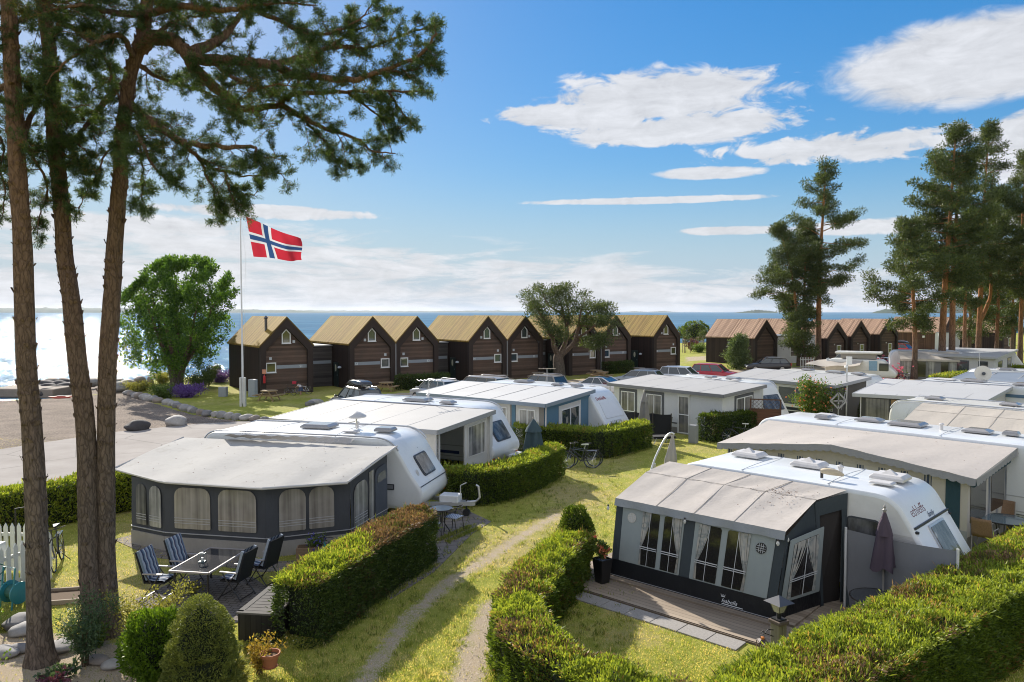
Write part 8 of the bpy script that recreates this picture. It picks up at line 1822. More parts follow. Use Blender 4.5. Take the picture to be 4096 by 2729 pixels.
for k, (px, py) in enumerate(((2433, 2033), (2739, 2087), (3112, 2175), (3151, 2160))):
 p = RP(px, py, (18.1, 16.85, 15.2, 15.5)[k]); bl = thing('festoon_bulb', p, ('clear bulb hanging at the left corner of the front awning', 'clear bulb hanging at the middle of the front awning', 'clear bulb hanging at the right corner of the front awning', 'clear bulb hanging round the right corner of the front awning')[k], 'light bulb', 'bulbs hanging from the front awning'); mb = MB(); mb.lathe([(.02, .09), (.022, .05)], n=8); mb.build('socket', dark_metal, bl); mb = MB(); mb.lathe([(.02, .05), (.035, .0), (.02, -.04), (.002, -.045)], n=10); mb.build('glass', pbr('bulb_glass', (.55, .55, .55), .1, .05), bl, smooth=True)
# ------------------------------------------------------------ cars
car_glass = glass_dark('car_glass', (.025, .04, .05), .03); alloy = pbr('alloy_rim', (.4, .4, .42), .3, .08, metal=.7); lamp_red = pbr('tail_lamp_red', (.35, .012, .02), .2, .1, coat=.5); lamp_white = pbr('head_lamp', (.6, .62, .65), .1, .05, coat=.5)
def paint(name, c): return pbr(name, c, .28, .03, 2, coat=.6, spec=.5)
CARS = {'suv': dict(L=4.6, W=1.86, H=1.66, hood=1.05, belt=.98, ws=(1.15, .42), rear=(-2.08, -1.72)), 'wagon': dict(L=4.75, W=1.84, H=1.50, hood=.95, belt=.93, ws=(1.05, .30), rear=(-2.2, -1.75)), 'sedan': dict(L=4.7, W=1.85, H=1.44, hood=.92, belt=.90, ws=(1.05, .22), rear=(-2.0, -.95)), 'van': dict(L=4.8, W=1.9, H=1.8, hood=1.1, belt=1.02, ws=(1.6, .8), rear=(-2.25, -2.1))}
def car(loc, deg, kind, label, pm, rails=False, box=False, glassroof=False):
 k = CARS[kind]; c = thing('parked_car', loc, label, 'car', 'cars parked between the caravans and the huts', R(deg)); L, W_, H = k['L'], k['W'], k['H']; x0, x1 = -L / 2, L / 2; bz = k['belt']
 prof = smooth_prof([(x0 + .12, .28), (x0, .5), (x0 + .02, bz - .08), (x0 + .14, bz + .03), (k['ws'][0] - .2, bz + .02), (k['ws'][0], bz), (x1 - .35, k['hood'] - .16), (x1 - .06, k['hood'] - .34), (x1, .48), (x1 - .1, .26)], 2)
 prof = [Vector(p) for p in prof]; n = len(prof); mb = MB(); secs = [(-W_ / 2, .14), (-W_ / 2 + .03, .06), (-W_ / 2 + .12, 0), (W_ / 2 - .12, 0), (W_ / 2 - .03, .06), (W_ / 2, .14)]
 for y, d in secs:
  for p in (inset_poly(prof, d) if d else prof): 
   tp = 1 - .10 * max(0, (abs(p.x) - L * .32) / (L * .18)); mb.v.append((p.x, y * tp, p.y))
 for s in range(5):
  for i in range(n): j = (i + 1) % n; mb.f.append((s * n + i, s * n + j, (s + 1) * n + j, (s + 1) * n + i)); mb.m.append(0)
 mb.f.append(tuple(range(n - 1, -1, -1))); mb.f.append(tuple(5 * n + i for i in range(n))); mb.m += [0, 0]; mb.build('body', pm, c, smooth=50)
 wb, wt = W_ / 2 - .05, W_ / 2 - .26; xa, xb = k['ws']; xr, xt = k['rear']; zb, zt = bz + .01, H - .05
 lo = [(xa, wb * .94), (xr, wb * .94)]; 
 vs = [(xa, -wb * .92, zb), (xa, wb * .92, zb), (xr, wb * .92, zb), (xr, -wb * .92, zb), (xb, -wt, zt), (xb, wt, zt), (xt, wt, zt), (xt, -wt, zt)]
 mb = MB(); mb.add(vs, [(0, 1, 5, 4), (1, 2, 6, 5), (2, 3, 7, 6), (3, 0, 4, 7)]); mb.build('windows', car_glass, c)
 mb = MB(); rr = [(xb + .06, zt - .01), (xb - .25, H - .01), ((xb + xt) / 2, H + .02), (xt + .25, H - .01), (xt - .05, zt - .01)]
 for y, dz in ((-wt - .015, -.045), (-wt + .1, 0), (wt - .1, 0), (wt + .015, -.045)):
  for (x, z) in rr: mb.v.append((x, y, z + dz))
 for s in range(3):
  for i in range(4): mb.f.append((s * 5 + i, s * 5 + i + 1, (s + 1) * 5 + i + 1, (s + 1) * 5 + i)); mb.m.append(0)
 mb.build('roof', car_glass if glassroof else pm, c, smooth=60)
 mb = MB()
 V_ = [Vector(v) for v in vs]
 for a, b in ((0, 4), (1, 5), (2, 6), (3, 7)): mb.beam(V_[a], V_[b], .09, .05)
 for s in (0, 1):
  a, b, d, e = (V_[0], V_[3], V_[4], V_[7]) if s == 0 else (V_[1], V_[2], V_[5], V_[6]); sg = -1 if s == 0 else 1
  for t in (.36, .70): mb.beam(a.lerp(b, t), d.lerp(e, t), .06, .03)
  mb.beam(d + Vector((0, sg * .015, 0)), e + Vector((0, sg * .015, 0)), .05, .05)
 mb.build('pillar', pm, c)
 for sx in (.3, -.29):
  for sy in (-1, 1):
   mb = MB(); x = L * sx; y = sy * (W_ / 2 - .1); mb.tube([(x, y - .1, .33), (x, y + .1, .33)], .335, 20); w = mb.build('wheel', tyre, c); mb = MB(); mb.tube([(x, y + sy * .095, .33), (x, y + sy * .112, .33)], .22, 14); mb.build('rim', alloy, w)
 for sy in (-1, 1):
  mb = MB(); mb.box((xa - .12, sy * (W_ / 2 + .07), bz + .06), (.12, .2, .14)); mb.build('mirror', pm, c, bevel=.03)
  mb = MB(); mb.box((x1 - .16, sy * (W_ / 2 - .3), k['hood'] - .33), (.22, .36, .12)); mb.build('headlight', lamp_white, c, bevel=.03); mb = MB(); mb.box((x0 + .06, sy * (W_ / 2 - .18), bz - .1), (.12, .22, .3)); mb.build('tail_light', lamp_red, c, bevel=.03)
 mb = MB(); mb.box((x0 + .0, 0, .62), (.03, .5, .11)); mb.build('number_plate', WHITE, c)
 if rails:
  mb = MB()
  for sy in (-1, 1): mb.tube([(xb - .15, sy * (wt - .02), H - .02), (xb - .35, sy * (wt - .02), H + .05), (xt + .3, sy * (wt - .02), H + .05), (xt + .12, sy * (wt - .02), H - .02)], .022, 6)
  mb.build('roof_rail', alloy, c)
 if box:
  mb = MB(); 
  for x in (.25, -.75): mb.beam((x, -wt, H + .08), (x, wt, H + .08), .05, .03)
  mb.build('roof_bar', dark_metal, c); mb = MB(); P_ = smooth_prof([(-1.35, .0), (-1.35, .18), (-1.1, .34), (.2, .36), (.75, .16), (.85, .04), (.7, 0)], 2); P_ = [Vector(p) for p in P_]; n = len(P_)
  for y, d in ((-.40, .08), (-.36, .02), (-.28, 0), (.28, 0), (.36, .02), (.40, .08)):
   for p in (inset_poly(P_, d) if d else P_): mb.v.append((p.x - .1, y, p.y + H + .12))
  for s in range(5):
   for i in range(n): j = (i + 1) % n; mb.f.append((s * n + i, s * n + j, (s + 1) * n + j, (s + 1) * n + i)); mb.m.append(0)
  mb.f.append(tuple(range(n - 1, -1, -1))); mb.f.append(tuple(5 * n + i for i in range(n))); mb.m += [0, 0]; mb.build('roof_box', pbr('roof_box_black', (.03, .03, .034), .25, .05, coat=.5), c, smooth=50)
 return c
car(at_px(1425, 48.5), 128, 'suv', 'dark grey car carrying a black roof box in front of hut S2', paint('paint_dark_grey', (.06, .058, .058)), True, True)
car(at_px(1745, 54), 132, 'suv', 'silver car with a glinting roof behind the porch annex', paint('paint_silver', (.42, .43, .45)), True)
car(at_px(1925, 55), 138, 'van', 'beige car with pale roof rails just above the blue annex roof', paint('paint_beige', (.30, .27, .24)), True)
car(at_px(2165, 58), 138, 'suv', 'light brown car with roof rails left of the crooked pine foot', paint('paint_brown_grey', (.24, .22, .20)), True)
car(at_px(2388, 59), 140, 'sedan', 'white car with a dark glass roof right of the crooked pine', paint('paint_white', (.70, .71, .73)), False, False, True)
car(at_px(2552, 65), 150, 'wagon', 'silver blue estate car in front of hut S7', paint('paint_silver_blue', (.30, .34, .38)), True)
car(at_px(2735, 66.5), -32, 'suv', 'white off road car left of the red one', paint('paint_white', (.70, .71, .73)))
car(at_px(2860, 70), -32, 'suv', 'bright red car parked beside the white off road car', paint('paint_red', (.42, .012, .03)))
car(at_px(3072, 82), 172, 'wagon', 'black estate car in front of the low white building', paint('paint_black', (.016, .014, .02)), True)
car(at_px(3425, 89), -36, 'wagon', 'silver grey car in front of the hut with the slanting window', paint('paint_light_grey', (.36, .40, .44)))
car(at_px(3500, 86), -36, 'sedan', 'dark green car half hidden beside the silver grey car', paint('paint_dark_green', (.012, .04, .04)))
car(at_px(3555, 84), 105, 'sedan', 'white car half hidden behind the far beige awning', paint('paint_white', (.70, .71, .73)))
car(at_px(3615, 114), -55, 'suv', 'red car with a dark roof box in front of the reddish brown hut', paint('paint_bright_red', (.50, .02, .02)), False, True)
# ------------------------------------------------------------ far caravans
cM, _ = caravan(tuple(at_px(3300, 71.5))[:2], R(-30), 6.2, 2.1, 'old', 'beige trailer with a raised roof lid and a light blue stripe behind the grey annex', 2.05, mat=cv_cream, rails=False, rad=.2, group=None)
mb = MB(); mb.box((2.9, 1.05, 2.35), (3.0, 1.7, .45)); lid = mb.build('pop_up_tent', fabric('lid_canvas', (.30, .28, .25), .05), cM); mb = MB(); mb.box((2.9, 1.05, 2.66), (4.0, 2.0, .2)); mb.build('roof_lid', cv_cream, cM, bevel=.08)
mb = MB(); mb.box((4.2, -.012, 1.5), (.7, .02, .9)); mb.build('side_stripe', pbr('stripe_light_blue', (.22, .36, .48), .5), cM); side_window(cM, 4.7, 5.5, 1.05, 1.75)
mb = MB(); mb.grid((-1.6, -1.2, 1.5), (3.2, -1.4, 1.6), (3.4, .3, 2.1), (-.6, .4, 1.95), 18, 8, lambda u, v: (0, 0, -.12 * math.sin(math.pi * u) + .06 * math.sin(u * 13 + v * 5))); mb.build('canvas', beige_roof, cM, smooth=True)
cJ, _ = caravan(tuple(at_px(3562, 75.5))[:2], R(-22), 7.4, 2.4, 'modern', 'white caravan with a beige awning under the tall pines of the grove', 2.6, hatches=[(3.2, 1.4, 1.0, .7, 'flat'), (4.0, .9, .5, .4, 'smoke')])
aJ = Vector(cJ.location); dJ = Vector((math.cos(R(-22)), math.sin(R(-22)), 0)); nJ = Vector((dJ.y, -dJ.x, 0)); j0, j1 = aJ + dJ * .7, aJ + dJ * 6.0
awJ = thing('awning', aJ + nJ * 2.4, 'beige awning with patterned curtains among the tall pines', 'awning', 'fabric awnings fixed to the caravans')
canvas_roof(awJ, [(j0 + Z * 2.58, j1 + Z * 2.58), (j0 + nJ * .9 + Z * 2.4, j1 + nJ * .9 + Z * 2.4), (j0 + nJ * 2.5 + Z * 1.95, j1 + nJ * 2.5 + Z * 1.95)], beige_roof, seams=(.33, .66))
mb = MB(); mb.grid(j0 + nJ * 2.52 + Z * 1.95, j1 + nJ * 2.52 + Z * 1.95, j1 + nJ * 2.54 + Z * 1.75, j0 + nJ * 2.54 + Z * 1.75, 30, 2); mb.build('valance', beige_roof, awJ, world=True)
qJ = [j0 + nJ * 2.35, j1 + nJ * 2.35, j1 + nJ * 2.35 + Z * 1.95, j0 + nJ * 2.35 + Z * 1.95]; mb = MB(); mb.prism([p - nJ * .02 for p in qJ], nJ * .02); mb.build('wall', fabric('awning_wall_grey', (.2, .2, .2)), awJ, world=True)
for (u0, u1, m) in ((.04, .2, cg_white), (.28, .42, dark_pane), (.45, .56, cg_white), (.66, .78, dark_pane), (.80, .96, cg_white)): wpatch(awJ, 'window', qJ, u0, u1, .12, .88, m, .015)
mb = MB(); q = [j1 + nJ * 2.35, j1, j1 + Z * 2.5, j1 + nJ * 2.35 + Z * 1.95]; mb.prism(q, dJ * .02); mb.build('wall', fabric('awning_wall_grey', (.2, .2, .2)), awJ, world=True)
cs = cafe_chair(at_px(3590, 70.5), R(30), 'dark chair in front of the far beige awning', 'chairs by the far awning', mesh_black); copy_tree(cs, at_px(3630, 69.5), R(160), 'pale armed chair left of the leftmost grove pine')
tJ = thing('camping_table', at_px(3612, 70.5), 'low dark table set in front of the far beige awning', 'table'); mb = MB(); mb.box((0, 0, .72), (1.3, .7, .03)); mb.build('tabletop', trim_dark, tJ)
for sx in (-.5, .5): mb = MB(); mb.beam((sx, -.3, 0), (sx, .3, .7), .03); mb.beam((sx, .3, 0), (sx, -.3, .7), .03); mb.build('leg', rail_mat, tJ)
anK, qf, qr, _t = annex('pale roofed annex farthest right among the pines', G(3720, 1418, 2.35), G(3990, 1431, 2.35), G(4072, 1397, 2.7), G(3790, 1389, 2.7), 2.35, 2.68, roof_light, fas_h, pale_wall, pale_wall, seams=0)
for (u0, u1) in ((.1, .25), (.4, .6), (.75, .9)): wwin(anK, qf, u0, u1, .35, .85, .05, .03, dark_frame, win_glass, mull=0)
for (u0, u1) in ((.15, .35), (.6, .8)): wwin(anK, qr, u0, u1, .35, .8, .05, .03, dark_frame, cg_grey, mull=0)
anL, qf, qr, _t = annex('blue grey roofed annex behind the caravan with the round dish', G(3790, 1520, 2.35), G(4180, 1545, 2.35), G(4230, 1492, 2.7), G(3870, 1487, 2.7), 2.35, 2.68, pbr('annex_roof_blue_grey', (.20, .235, .285), .6, .08, 1), fas_h, pale_wall, pale_wall, seams=2)
cL, _ = caravan(tuple(G(3890, 1484, 2.6))[:2], R(-20), 8, 2.4, 'modern', 'white roofed caravan behind the blue grey annex', 2.62, hatches=[(2.2, 1.2, 1.0, .7, 'smoke'), (4.4, 1.2, 1.0, .7, 'flat')])
cN, _ = caravan(tuple(at_px(3800, 79))[:2], R(-25), 6.8, 2.3, 'old', 'white caravan with a dark side window behind the straight grey pine', 2.5, mat=cv_cream); side_window(cN, 3.2, 5.4, 1.2, 1.9)
# ------------------------------------------------------------ picnic tables and small things by the huts
pic_m = pbr('picnic_wood', (.30, .21, .11), .8, .22, 5, .3, sc=(1, 6, 6)); pic_g = pbr('picnic_wood_grey', (.22, .18, .13), .85, .22, 5, .3)
def picnic(loc, rz, label, m):
 t = thing('picnic_table', loc, label, 'picnic table', 'round topped picnic tables in front of the huts', rz); mb = MB(); mb.lathe([(.62, .70), (.62, .755), (.3, .755)], n=18); mb.build('tabletop', m, t)
 for s in (-1, 1):
  mb = MB(); mb.box((0, s * .78, .44), (1.5, .28, .05)); mb.build('bench', m, t)
  for sx in (-.42, .42): mb = MB(); mb.beam((sx, s * .22, .70), (sx * 1.1, s * .62, 0), .10, .06); mb.build('leg', m, t)
 mb = MB(); mb.box((-.4, 0, .40), (.06, 1.8, .1)); mb.box((.4, 0, .40), (.06, 1.8, .1)); mb.build('cross_beam', m, t); return t
pt0 = picnic(G(1077, 1603), R(75), 'yellowish picnic table on the grass by the flagpole', pic_m)
pics = [(G(1545, 1566), 80, 'yellowish picnic table behind the car with the roof box'), (at_px(1726, 65), 70, 'grey picnic table in front of hut S3'), (at_px(2006, 68), 70, 'grey picnic table between huts S4 and S5'), (at_px(2153, 71), 75, 'grey picnic table left of the crooked pine'),
  (at_px(2386, 74), 75, 'brown picnic table in front of hut S6'), (at_px(2410, 72), 60, 'low bench like picnic table beside the bush of hut S7'), (at_px(2558, 77), 75, 'grey picnic table in front of the door of hut S8')]
for i, (l, a, lab) in enumerate(pics):
 c = copy_tree(pt0, l, R(a), lab)
 if i in (1, 2, 3, 6):
  for ch in c.children: ch.data = ch.data.copy(); ch.data.materials[0] = pic_g
def box_cabinet(loc, d, rz, label, c, cat='utility cabinet'):
 b = thing('utility_cabinet', loc, label, cat, 'grey cabinets by the huts', rz); m = pbr('cabinet_' + str(int(c[0] * 100)), c, .6, .08, 4); mb = MB(); mb.box((0, 0, d[2] / 2), d); mb.build('body', m, b, bevel=.02); mb = MB(); mb.box((0, -d[1] / 2 - .008, d[2] * .52), (d[0] * .86, .016, d[2] * .86)); mb.build('door', m, b); return b
pc = G(1012, 1588); box_cabinet(pc, (.62, .35, 1.35), R(-20), 'pale grey utility cabinet at the corner of hut S1', (.30, .33, .36)); pc = G(893, 1587); box_cabinet(pc, (.6, .4, .75), R(0), 'low grey utility box on the lawn left of the flagpole', (.26, .28, .30))
box_cabinet((9.0, 37.0, 0), (.4, .35, .9), R(-35), 'small grey cabinet at the left end of the short square hedge', (.24, .25, .26))
fe = thing('fire_extinguisher', P0 + U35 * -1.88 + Vector((.1, -.16, .95)), 'red fire extinguisher hanging on hut S1', 'fire extinguisher'); mb = MB(); mb.lathe([(.09, 0), (.1, .05), (.1, .5), (.04, .6), (.03, .68)], n=14); mb.build('cylinder', pbr('extinguisher_red', (.42, .015, .02), .3, .05), fe); mb = MB(); mb.box((0, 0, .9), (.3, .03, .34)); mb.build('sign', pbr('extinguisher_sign', (.55, .25, .15), .5, .1), fe)
gq = G(867, 1520); gr = thing('barbecue', gq, 'covered barbecue grill beside the purple flowers', 'barbecue'); mb = MB(); mb.lathe([(.3, .9), (.42, 1.0), (.4, 1.25), (.2, 1.42), (.02, 1.45)], n=14); mb.build('lid', trim_dark, gr, smooth=True); mb = MB(); [mb.beam((sx * .3, sy * .2, 0), (sx * .25, sy * .2, .95), .05) for sx in (-1, 1) for sy in (-1, 1)]; mb.box((0, 0, .3), (.6, .4, .04)); mb.box((.6, 0, .98), (.4, .4, .04)); mb.build('stand', dark_metal, gr)
for i, (p, a, lab) in enumerate(((G(2520, 1742), 60, 'black mesh chair at the left behind the black wind screen'), (G(2565, 1742), 200, 'black mesh chair beside the grey parasol'), (G(2618, 1748), 120, 'black mesh chair right of the grey parasol'), (G(2652, 1750), 200, 'black mesh chair at the right behind the black wind screen'))):
 p = p + Vector((.35, 1.1, 0)); 
 if i == 0: k0 = cafe_chair(p, R(a), lab, 'black chairs behind the wind screen', mesh_black); mb = MB(); mb.prism([(-.2, -.22, .46), (-.2, .22, .46), (-.28, .22, .92), (-.28, -.22, .92)], (-.02, 0, 0)); mb.build('back_mesh', mesh_black, k0)
 else: copy_tree(k0, p, R(a), lab)
sl = thing('sun_lounger', G(2640, 1772) + Vector((.1, -.2, 0)), 'folded black sun lounger lying in front of the black wind screen', 'sun lounger', None, R(10)); mb = MB(); mb.box((0, 0, .3), (1.2, .6, .05)); mb.box((0, 0, .38), (1.15, .58, .04)); mb.build('bed', mesh_black, sl); mb = MB()
for x in (-.45, .45): mb.tube([(x - .15, -.3, 0), (x, -.3, .3), (x, .3, .3), (x - .15, .3, 0)], .018, 6)
mb.build('frame', rail_mat, sl)
for i, (p, a, lab) in enumerate((((2.6, 34.6, 0), 100, 'dark chair left of the pale chair by the blue annex'), ((3.55, 34.9, 0), 80, 'tall pale chair against the blue annex wall'), ((4.6, 35.6, 0), 200, 'dark chair beside the caravan with the raked nose'))):
 c = copy_tree(gc, p, R(a), lab); c['group'] = 'chairs by the blue annex'
 for ch in c.children:
  if ch.name.startswith(('cushion', 'backrest', 'seat')): ch.data = ch.data.copy(); ch.data.materials[0] = (mesh_black, pbr('pale_mesh', (.35, .36, .37), .8, .1), mesh_black)[i]
pb_ = thing('planter_box', Vector((-5.1, 19.35, 0)), 'wooden planter box with flowers against the bay awning', 'planter box', None, R(8)); mb = MB(); mb.box((0, 0, .2), (1.0, .32, .4)); mb.build('box', pbr('planter_wood', (.24, .16, .10), .85, .2, 5, .3, sc=(1, 6, 6)), pb_, bevel=.01); mb = MB(); mb.box((0, 0, .395), (.92, .26, .03)); mb.build('soil', MC['pot_soil'], pb_)
airy(Vector((-5.1, 19.35, .4)), .35, .3, 'mixed blue and red flowers in the wooden planter box', 700, .05, .03, fresh, 10, 'planter_flowers', 'flowers', None, (petal_blue, 40, .05))
hs = thing('garden_hose', Vector((13.35, 37.1, .9)), 'coiled yellow garden hose hanging on a post by the lattice screen', 'garden hose'); mb = MB(); [mb.tube([(.28 * math.cos(t * math.pi / 10), .03 * s, .38 * math.sin(t * math.pi / 10)) for t in range(21)], .018, 6) for s in (-1, 0, 1)]; mb.build('coil', pbr('hose_yellow', (.42, .28, .08), .5, .1), hs); mb = MB(); mb.beam((-.2, 0, -.9), (-.2, 0, .3), .07); mb.build('post', old_wood, hs)
# ------------------------------------------------------------ stones, groyne, kayak
stone_m = [pbr('granite_%d' % i, c, .85, .35, 5, .5, fine=50) for i, c in enumerate(((.26, .25, .24), (.20, .19, .185), (.34, .32, .30), (.25, .21, .18), (.055, .05, .05)))]
def stone(loc, r, label, m, group=None, sq=.7):
 bm = bmesh.new(); bmesh.ops.create_icosphere(bm, subdivisions=3, radius=1); o1, o2 = rnd.uniform(0, 50), rnd.uniform(0, 50); ph = rnd.uniform(0, 6)
 for v in bm.verts:
  d = v.co.normalized(); k = 1 + .16 * math.sin(d.x * 2.3 + o1) * math.cos(d.y * 2.1 + o2) + .07 * math.sin(d.z * 5 + o1 + d.x * 3) + .03 * math.sin(d.y * 9 + o2)
  v.co = Vector((d.x * (1 + .2 * math.sin(ph)), d.y * (1 - .2 * math.sin(ph)), d.z * sq)) * k * r
 me = bpy.data.meshes.new('stone'); bm.to_mesh(me); bm.free(); me.shade_smooth(); me.materials.append(m); o = bpy.data.objects.new('stone', me); COL.objects.link(o); o.location = (loc[0], loc[1], loc[2] + r * sq * .55); o.rotation_euler = (0, 0, ph); return tag(o, label, 'stone', group)
line = [(512, 1580), (548, 1590), (587, 1600), (625, 1608), (663, 1616), (700, 1627), (740, 1640), (778, 1652), (816, 1662), (860, 1668), (905, 1673), (950, 1679), (1000, 1684), (1048, 1686), (1080, 1687)]
pts = [G(*p) for p in line]; c = curve_pts(pts, 3); cum = 0; last = None
for p in c[::1]:
 if last is not None and (p - last).length < .58: continue
 last = p; stone(p + Vector((rnd.uniform(-.05, .05), rnd.uniform(-.05, .05), 0)), rnd.uniform(.27, .40), 'rounded grey stone in the row edging the bed by the beach', stone_m[rnd.randrange(4)], 'edging stones of the bed by the beach', .75)
stone(G(706, 1702), .62, 'large pale boulder on the sand by the road', stone_m[2], None, .55); stone(G(546, 1722), .58, 'large dark boulder on the sand by the road', stone_m[4], None, .6); stone(G(600, 1545), .36, 'upright egg shaped stone by the shore', stone_m[3], None, 1.5)
for i, (px, py, r, lab) in enumerate(((475, 1568, .85, 'grey boulder at the corner of the flower bed'), (462, 1540, .7, 'grey boulder by the water behind the third trunk'), (505, 1556, .8, 'flat grey boulder beside the flower bed corner'), (560, 1532, .6, 'grey boulder by the water left of the egg shaped stone'), (370, 1540, .7, 'boulder in the shallow water between the trunks'), (1240, 1622, .35, 'round stone on the lawn below hut S1, left one'), (1263, 1617, .45, 'round stone on the lawn below hut S1, right one'))): stone(G(px, py), r, lab, stone_m[i % 4], None, .6)
for i, (px, py, r) in enumerate(((185, 1560, .9), (205, 1566, .8), (225, 1570, .7), (240, 1562, .9), (262, 1566, .8), (190, 1580, .7), (215, 1552, 1.0), (250, 1550, .9))): stone(G(px, py, -.4), r, 'dark wet rock in the groyne heap at the water edge', stone_m[4], 'dark rocks of the groyne', .6)
g1, g2 = G(150, 1545, .2), G(255, 1548, .2); mb = MB(); mb.prism([Vector((g1.x - 3, g1.y - 1.5, -.6)), Vector((g2.x, g2.y - 1.5, -.6)), Vector((g2.x, g2.y + 4, -.6)), Vector((g1.x - 3, g1.y + 6, -.6))], (0, 0, .75)); tag(mb.build('pier', pbr('pier_sand', (.25, .21, .17), .95, .2, 2, .4), bevel=.1), kind='structure')
ky = thing('kayak', G(245, 1594), 'small red canoe lying on the sand between the trunks', 'canoe', None, R(12)); ky.scale = (.55, .55, .55); mb = MB(); cs_ = curve_pts([(-1.6, 0, .3), (-.8, 0, .14), (0, 0, .1), (.8, 0, .14), (1.6, 0, .3)], 4); mb.tube(cs_, [max(.02, .24 * math.sin(math.pi * k / (len(cs_) - 1))) for k in range(len(cs_))], 10); mb.build('hull', pbr('canoe_red', (.5, .08, .05), .4, .1), ky, smooth=True); mb = MB(); mb.tube([(-.5, 0, .3), (.5, 0, .3)], .12, 10); mb.build('cockpit', trim_dark, ky)
for i, (px, py, r, lab) in enumerate(((20, 2620, .25, 'flat stone at the left edge of the flower bed'), (70, 2610, .22, 'small stone beside the red roses'), (250, 2600, .3, 'long flat stone right of the leftmost trunk'), (290, 2592, .22, 'pale stone beside the long flat one'), (100, 2530, .3, 'stepping stone by the hose reel'), (75, 2500, .32, 'large stepping stone in front of the picket fence'), (460, 2665, .22, 'dark stone at the foot of the third trunk'), (395, 2650, .2, 'dark stone between the second and third trunk'))): stone(G(px, py), r, lab, stone_m[i % 4], None, .4)
# ------------------------------------------------------------ the child bending over a bicycle
def child():
 b = G(1204, 1581); root = thing('person', b, 'child in a white top and navy skirt bending over a bicycle by hut S1', 'person', None, R(165))
 skin = pbr('skin', (.42, .24, .17), .55, .06, 12); 
 def body(name, joints, edges, m, sub=2):
  me = bpy.data.meshes.new(name); me.from_pydata([j[0] for j in joints], edges, []); o = bpy.data.objects.new(name, me); COL.objects.link(o); o.parent = root; md = o.modifiers.new('skin', 'SKIN'); md.use_smooth_shade = True
  for v, j in zip(me.skin_vertices[0].data, joints): v.radius = (j[1], j[2] if len(j) > 2 else j[1])
  me.skin_vertices[0].data[0].use_root = True; s = o.modifiers.new('s', 'SUBSURF'); s.levels = sub; s.render_levels = sub; me.materials.append(m); return o
 J = [((0, 0, .58), .09, .085), ((.06, 0, .68), .085, .08), ((.17, 0, .80), .085, .07), ((.23, 0, .85), .04), ((.30, 0, .89), .075, .07), ((.33, 0, .93), .075),
   ((.18, .12, .79), .04), ((.30, .15, .66), .03), ((.42, .10, .60), .024), ((.47, .09, .60), .022), ((.18, -.12, .79), .04), ((.30, -.15, .66), .03), ((.42, -.10, .60), .024), ((.47, -.09, .60), .022),
   ((.0, .07, .53), .065), ((.02, .08, .30), .045), ((-.02, .08, .06), .032), ((.09, .09, .025), .028), ((.0, -.07, .53), .065), ((.05, -.08, .30), .045), ((.02, -.08, .06), .032), ((.13, -.09, .025), .028)]
 E = [(0, 1), (1, 2), (2, 3), (3, 4), (4, 5), (2, 6), (6, 7), (7, 8), (8, 9), (2, 10), (10, 11), (11, 12), (12, 13), (0, 14), (14, 15), (15, 16), (16, 17), (0, 18), (18, 19), (19, 20), (20, 21)]
 body('body', J, E, skin)
 body('shirt', [((0.01, 0, .60), .105, .10), ((.08, 0, .70), .10, .095), ((.19, 0, .81), .10, .085), ((.18, .13, .79), .055), ((.24, .14, .72), .045), ((.18, -.13, .79), .055), ((.24, -.14, .72), .045)], [(0, 1), (1, 2), (2, 3), (3, 4), (2, 5), (5, 6)], pbr('shirt_white', (.62, .60, .62), .8, .05))
 mb = MB(); n = 20
 for k in range(6):
  t = k / 5
  for j in range(n): a = j * 2 * math.pi / n; r = .115 + .075 * t; r *= 1 + .06 * math.sin(5 * a) * t; mb.v.append((r * math.cos(a) + .01, r * 1.1 * math.sin(a), .64 - .30 * t))
 for k in range(5):
  for j in range(n): mb.f.append((k * n + j, (k + 1) * n + j, (k + 1) * n + (j + 1) % n, k * n + (j + 1) % n)); mb.m.append(0)
 mb.build('skirt', pbr('skirt_navy', (.03, .05, .10), .8, .1), root, smooth=True)
 bm = bmesh.new(); bmesh.ops.create_uvsphere(bm, u_segments=14, v_segments=10, radius=.098); me = bpy.data.meshes.new('hair'); bm.to_mesh(me); bm.free(); me.shade_smooth(); me.materials.append(pbr('hair_dark', (.03, .02, .02), .7, .2)); o = bpy.data.objects.new('hair', me); COL.objects.link(o); o.parent = root; o.location = (.295, 0, .945); o.scale = (1, .95, .85)
 mb = MB()
 for s in (-1, 1): mb.lathe([(.001, -.012), (.012, 0), (.001, .012)], (.395, s * .032, .90), 8)
 mb.lathe([(.001, -.015), (.013, 0), (.001, .012)], (.405, 0, .88), 8); mb.build('face', pbr('eye_dark', (.05, .03, .03), .4), root)
child()
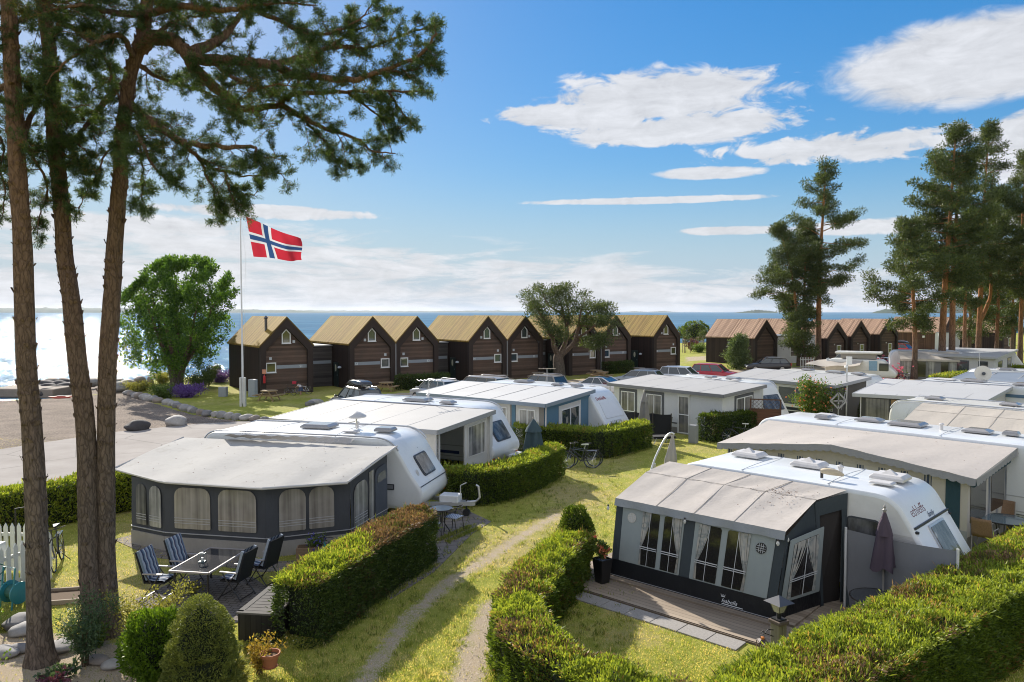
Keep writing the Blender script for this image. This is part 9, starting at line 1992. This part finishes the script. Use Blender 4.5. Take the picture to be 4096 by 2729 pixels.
# ------------------------------------------------------------ grass blades on the near lawn
def lawn_blades():
 n = 300000; Y = 12.6 + 26 * NR.random(n) ** 1.6; X = (NR.random(n) * 2 - 1) * (Y * .72 + .5)
 d = dirt_fn(X, Y); keep = (d < .35 + .5 * NR.random(n) - .1) | (NR.random(n) < .05)
 for poly in ([xy(*p) for p in ((1560, 2400), (1735, 2290), (1890, 2135), (1965, 2088), (1850, 2035), (1560, 2080))], [xy(*p) for p in ((540, 2400), (760, 2300), (1010, 2310), (1130, 2395), (1080, 2480), (860, 2500), (620, 2490))], road_poly, [tuple(v[:2]) for v in wc]): keep &= ~in_poly(X, Y, poly)
 u = (X - fl0.x) * math.cos(angK) + (Y - fl0.y) * math.sin(angK); v = -(X - fl0.x) * math.sin(angK) + (Y - fl0.y) * math.cos(angK)
 keep &= ~((u > -1.1) & (u < 6.3) & (v > -1.66) & (v < 5.0)); X, Y = X[keep], Y[keep]; n = len(X); Zg = terrain(X, Y)
 h = NR.uniform(.025, .06, n) * (.7 + .6 * vnoise(X, Y, .8, 3)); P = np.stack([X, Y, Zg - .005], 1); D = np.stack([NR.normal(size=n) * .45, NR.normal(size=n) * .45, np.ones(n)], 1)
 V, F = leaf_quads(P, D, h, .011); o = np_mesh('grass', V, F, [foliage('grass_blade', (.18, .24, .032), (.54, .53, .105), (.68, .55, .25), .28, .45, 1.0)]); return tag(o, kind='stuff')
lawn_blades()
def tufts():
 pts = []
 for pa, w in (([(-2.55, 19.3), (-3.4, 17.0), (-4.15, 14.75)], .6), ([(-2.0, 25.3), (-1.2, 25.2), (-.25, 26.0), (.6, 27.3), (1.55, 29.5)], .52), ([(1.4, 18.0), (.95, 16.8), (.35, 15.2), (.1, 13.6), (.25, 12.4), (.85, 11.6), (1.6, 10.8)], .48), ([(3.4, 33.4), (4.1, 33.3), (6.1, 35.7)], .52), ([(-2.0, 20.9), (-1.1, 22.4)], .1)):
  c, T, ln = path_sample(pa, NR.random(260)); sd = np.where(NR.random(260) < .5, -1, 1)[:, None]; pts.append(c + np.stack([-T[:, 1], T[:, 0]], 1) * sd * (w + np.abs(NR.normal(size=(260, 1))) * .07))
 m = 1500; Y = 12.8 + 20 * NR.random(m) ** 1.5; X = (NR.random(m) * 2 - 1) * 3.2 + (Y - 13) * .12 - .9; d = dirt_fn(X, Y); k = d < .5; pts.append(np.stack([X[k], Y[k]], 1))
 q = np.repeat(np.concatenate(pts), 11, 0); n = len(q); q = q + NR.normal(size=(n, 2)) * .035; P = np.concatenate([q, np.zeros((n, 1))], 1); D = np.stack([NR.normal(size=n) * .4, NR.normal(size=n) * .4, np.ones(n)], 1)
 V, F = leaf_quads(P, D, NR.uniform(.05, .13, n), .013); tag(np_mesh('grass_tufts', V, F, [foliage('grass_tuft_blade', (.09, .14, .02), (.34, .36, .08), (.50, .42, .2), .15, .40, 1.0)]), kind='stuff')
 m = 26000; X = NR.uniform(-4.2, 1.2, m); Y = NR.uniform(12.6, 22, m); d = dirt_fn(X, Y); k = NR.random(m) < np.clip(d - .35, 0, 1) * .9; X, Y = X[k], Y[k]; n = len(X); s = NR.uniform(.006, .02, n)
 b = np.array([(-1, -1, 0), (1, -.8, 0), (.2, 1, 0), (0, 0, 1)]); a = NR.random(n) * 6.28; c_, s_ = np.cos(a)[:, None], np.sin(a)[:, None]
 V = np.stack([(b[:, 0] * c_ - b[:, 1] * s_) * s[:, None] + X[:, None], (b[:, 0] * s_ + b[:, 1] * c_) * s[:, None] + Y[:, None], b[:, 2] * s[:, None] + np.zeros((n, 4))], 2).reshape(-1, 3)
 F = (np.array([(0, 1, 3), (1, 2, 3), (2, 0, 3)])[None] + 4 * np.arange(n)[:, None, None]).reshape(-1, 3); tag(np_mesh('gravel', V, F, pbr('pebble_grey', (.48, .40, .31), .9, .4, 3)), kind='stuff')
tufts()
# ------------------------------------------------------------ air: thin even haze up to just above the highest hill
mb = MB(); mb.box((0, 7000, 36), (29000, 14200, 84)); hz_ = NT('haze_air'); hz_.N.remove(hz_.p)
pv = hz_.n('ShaderNodeVolumePrincipled'); pv.inputs['Color'].default_value = (.80, .88, 1, 1); pv.inputs['Density'].default_value = 0.000038; pv.inputs['Anisotropy'].default_value = .3
hz_.lk(pv.outputs[0], hz_.out.inputs['Volume']); tag(mb.build('haze', hz_.mat), kind='stuff')
S.cycles.volume_bounces = 0
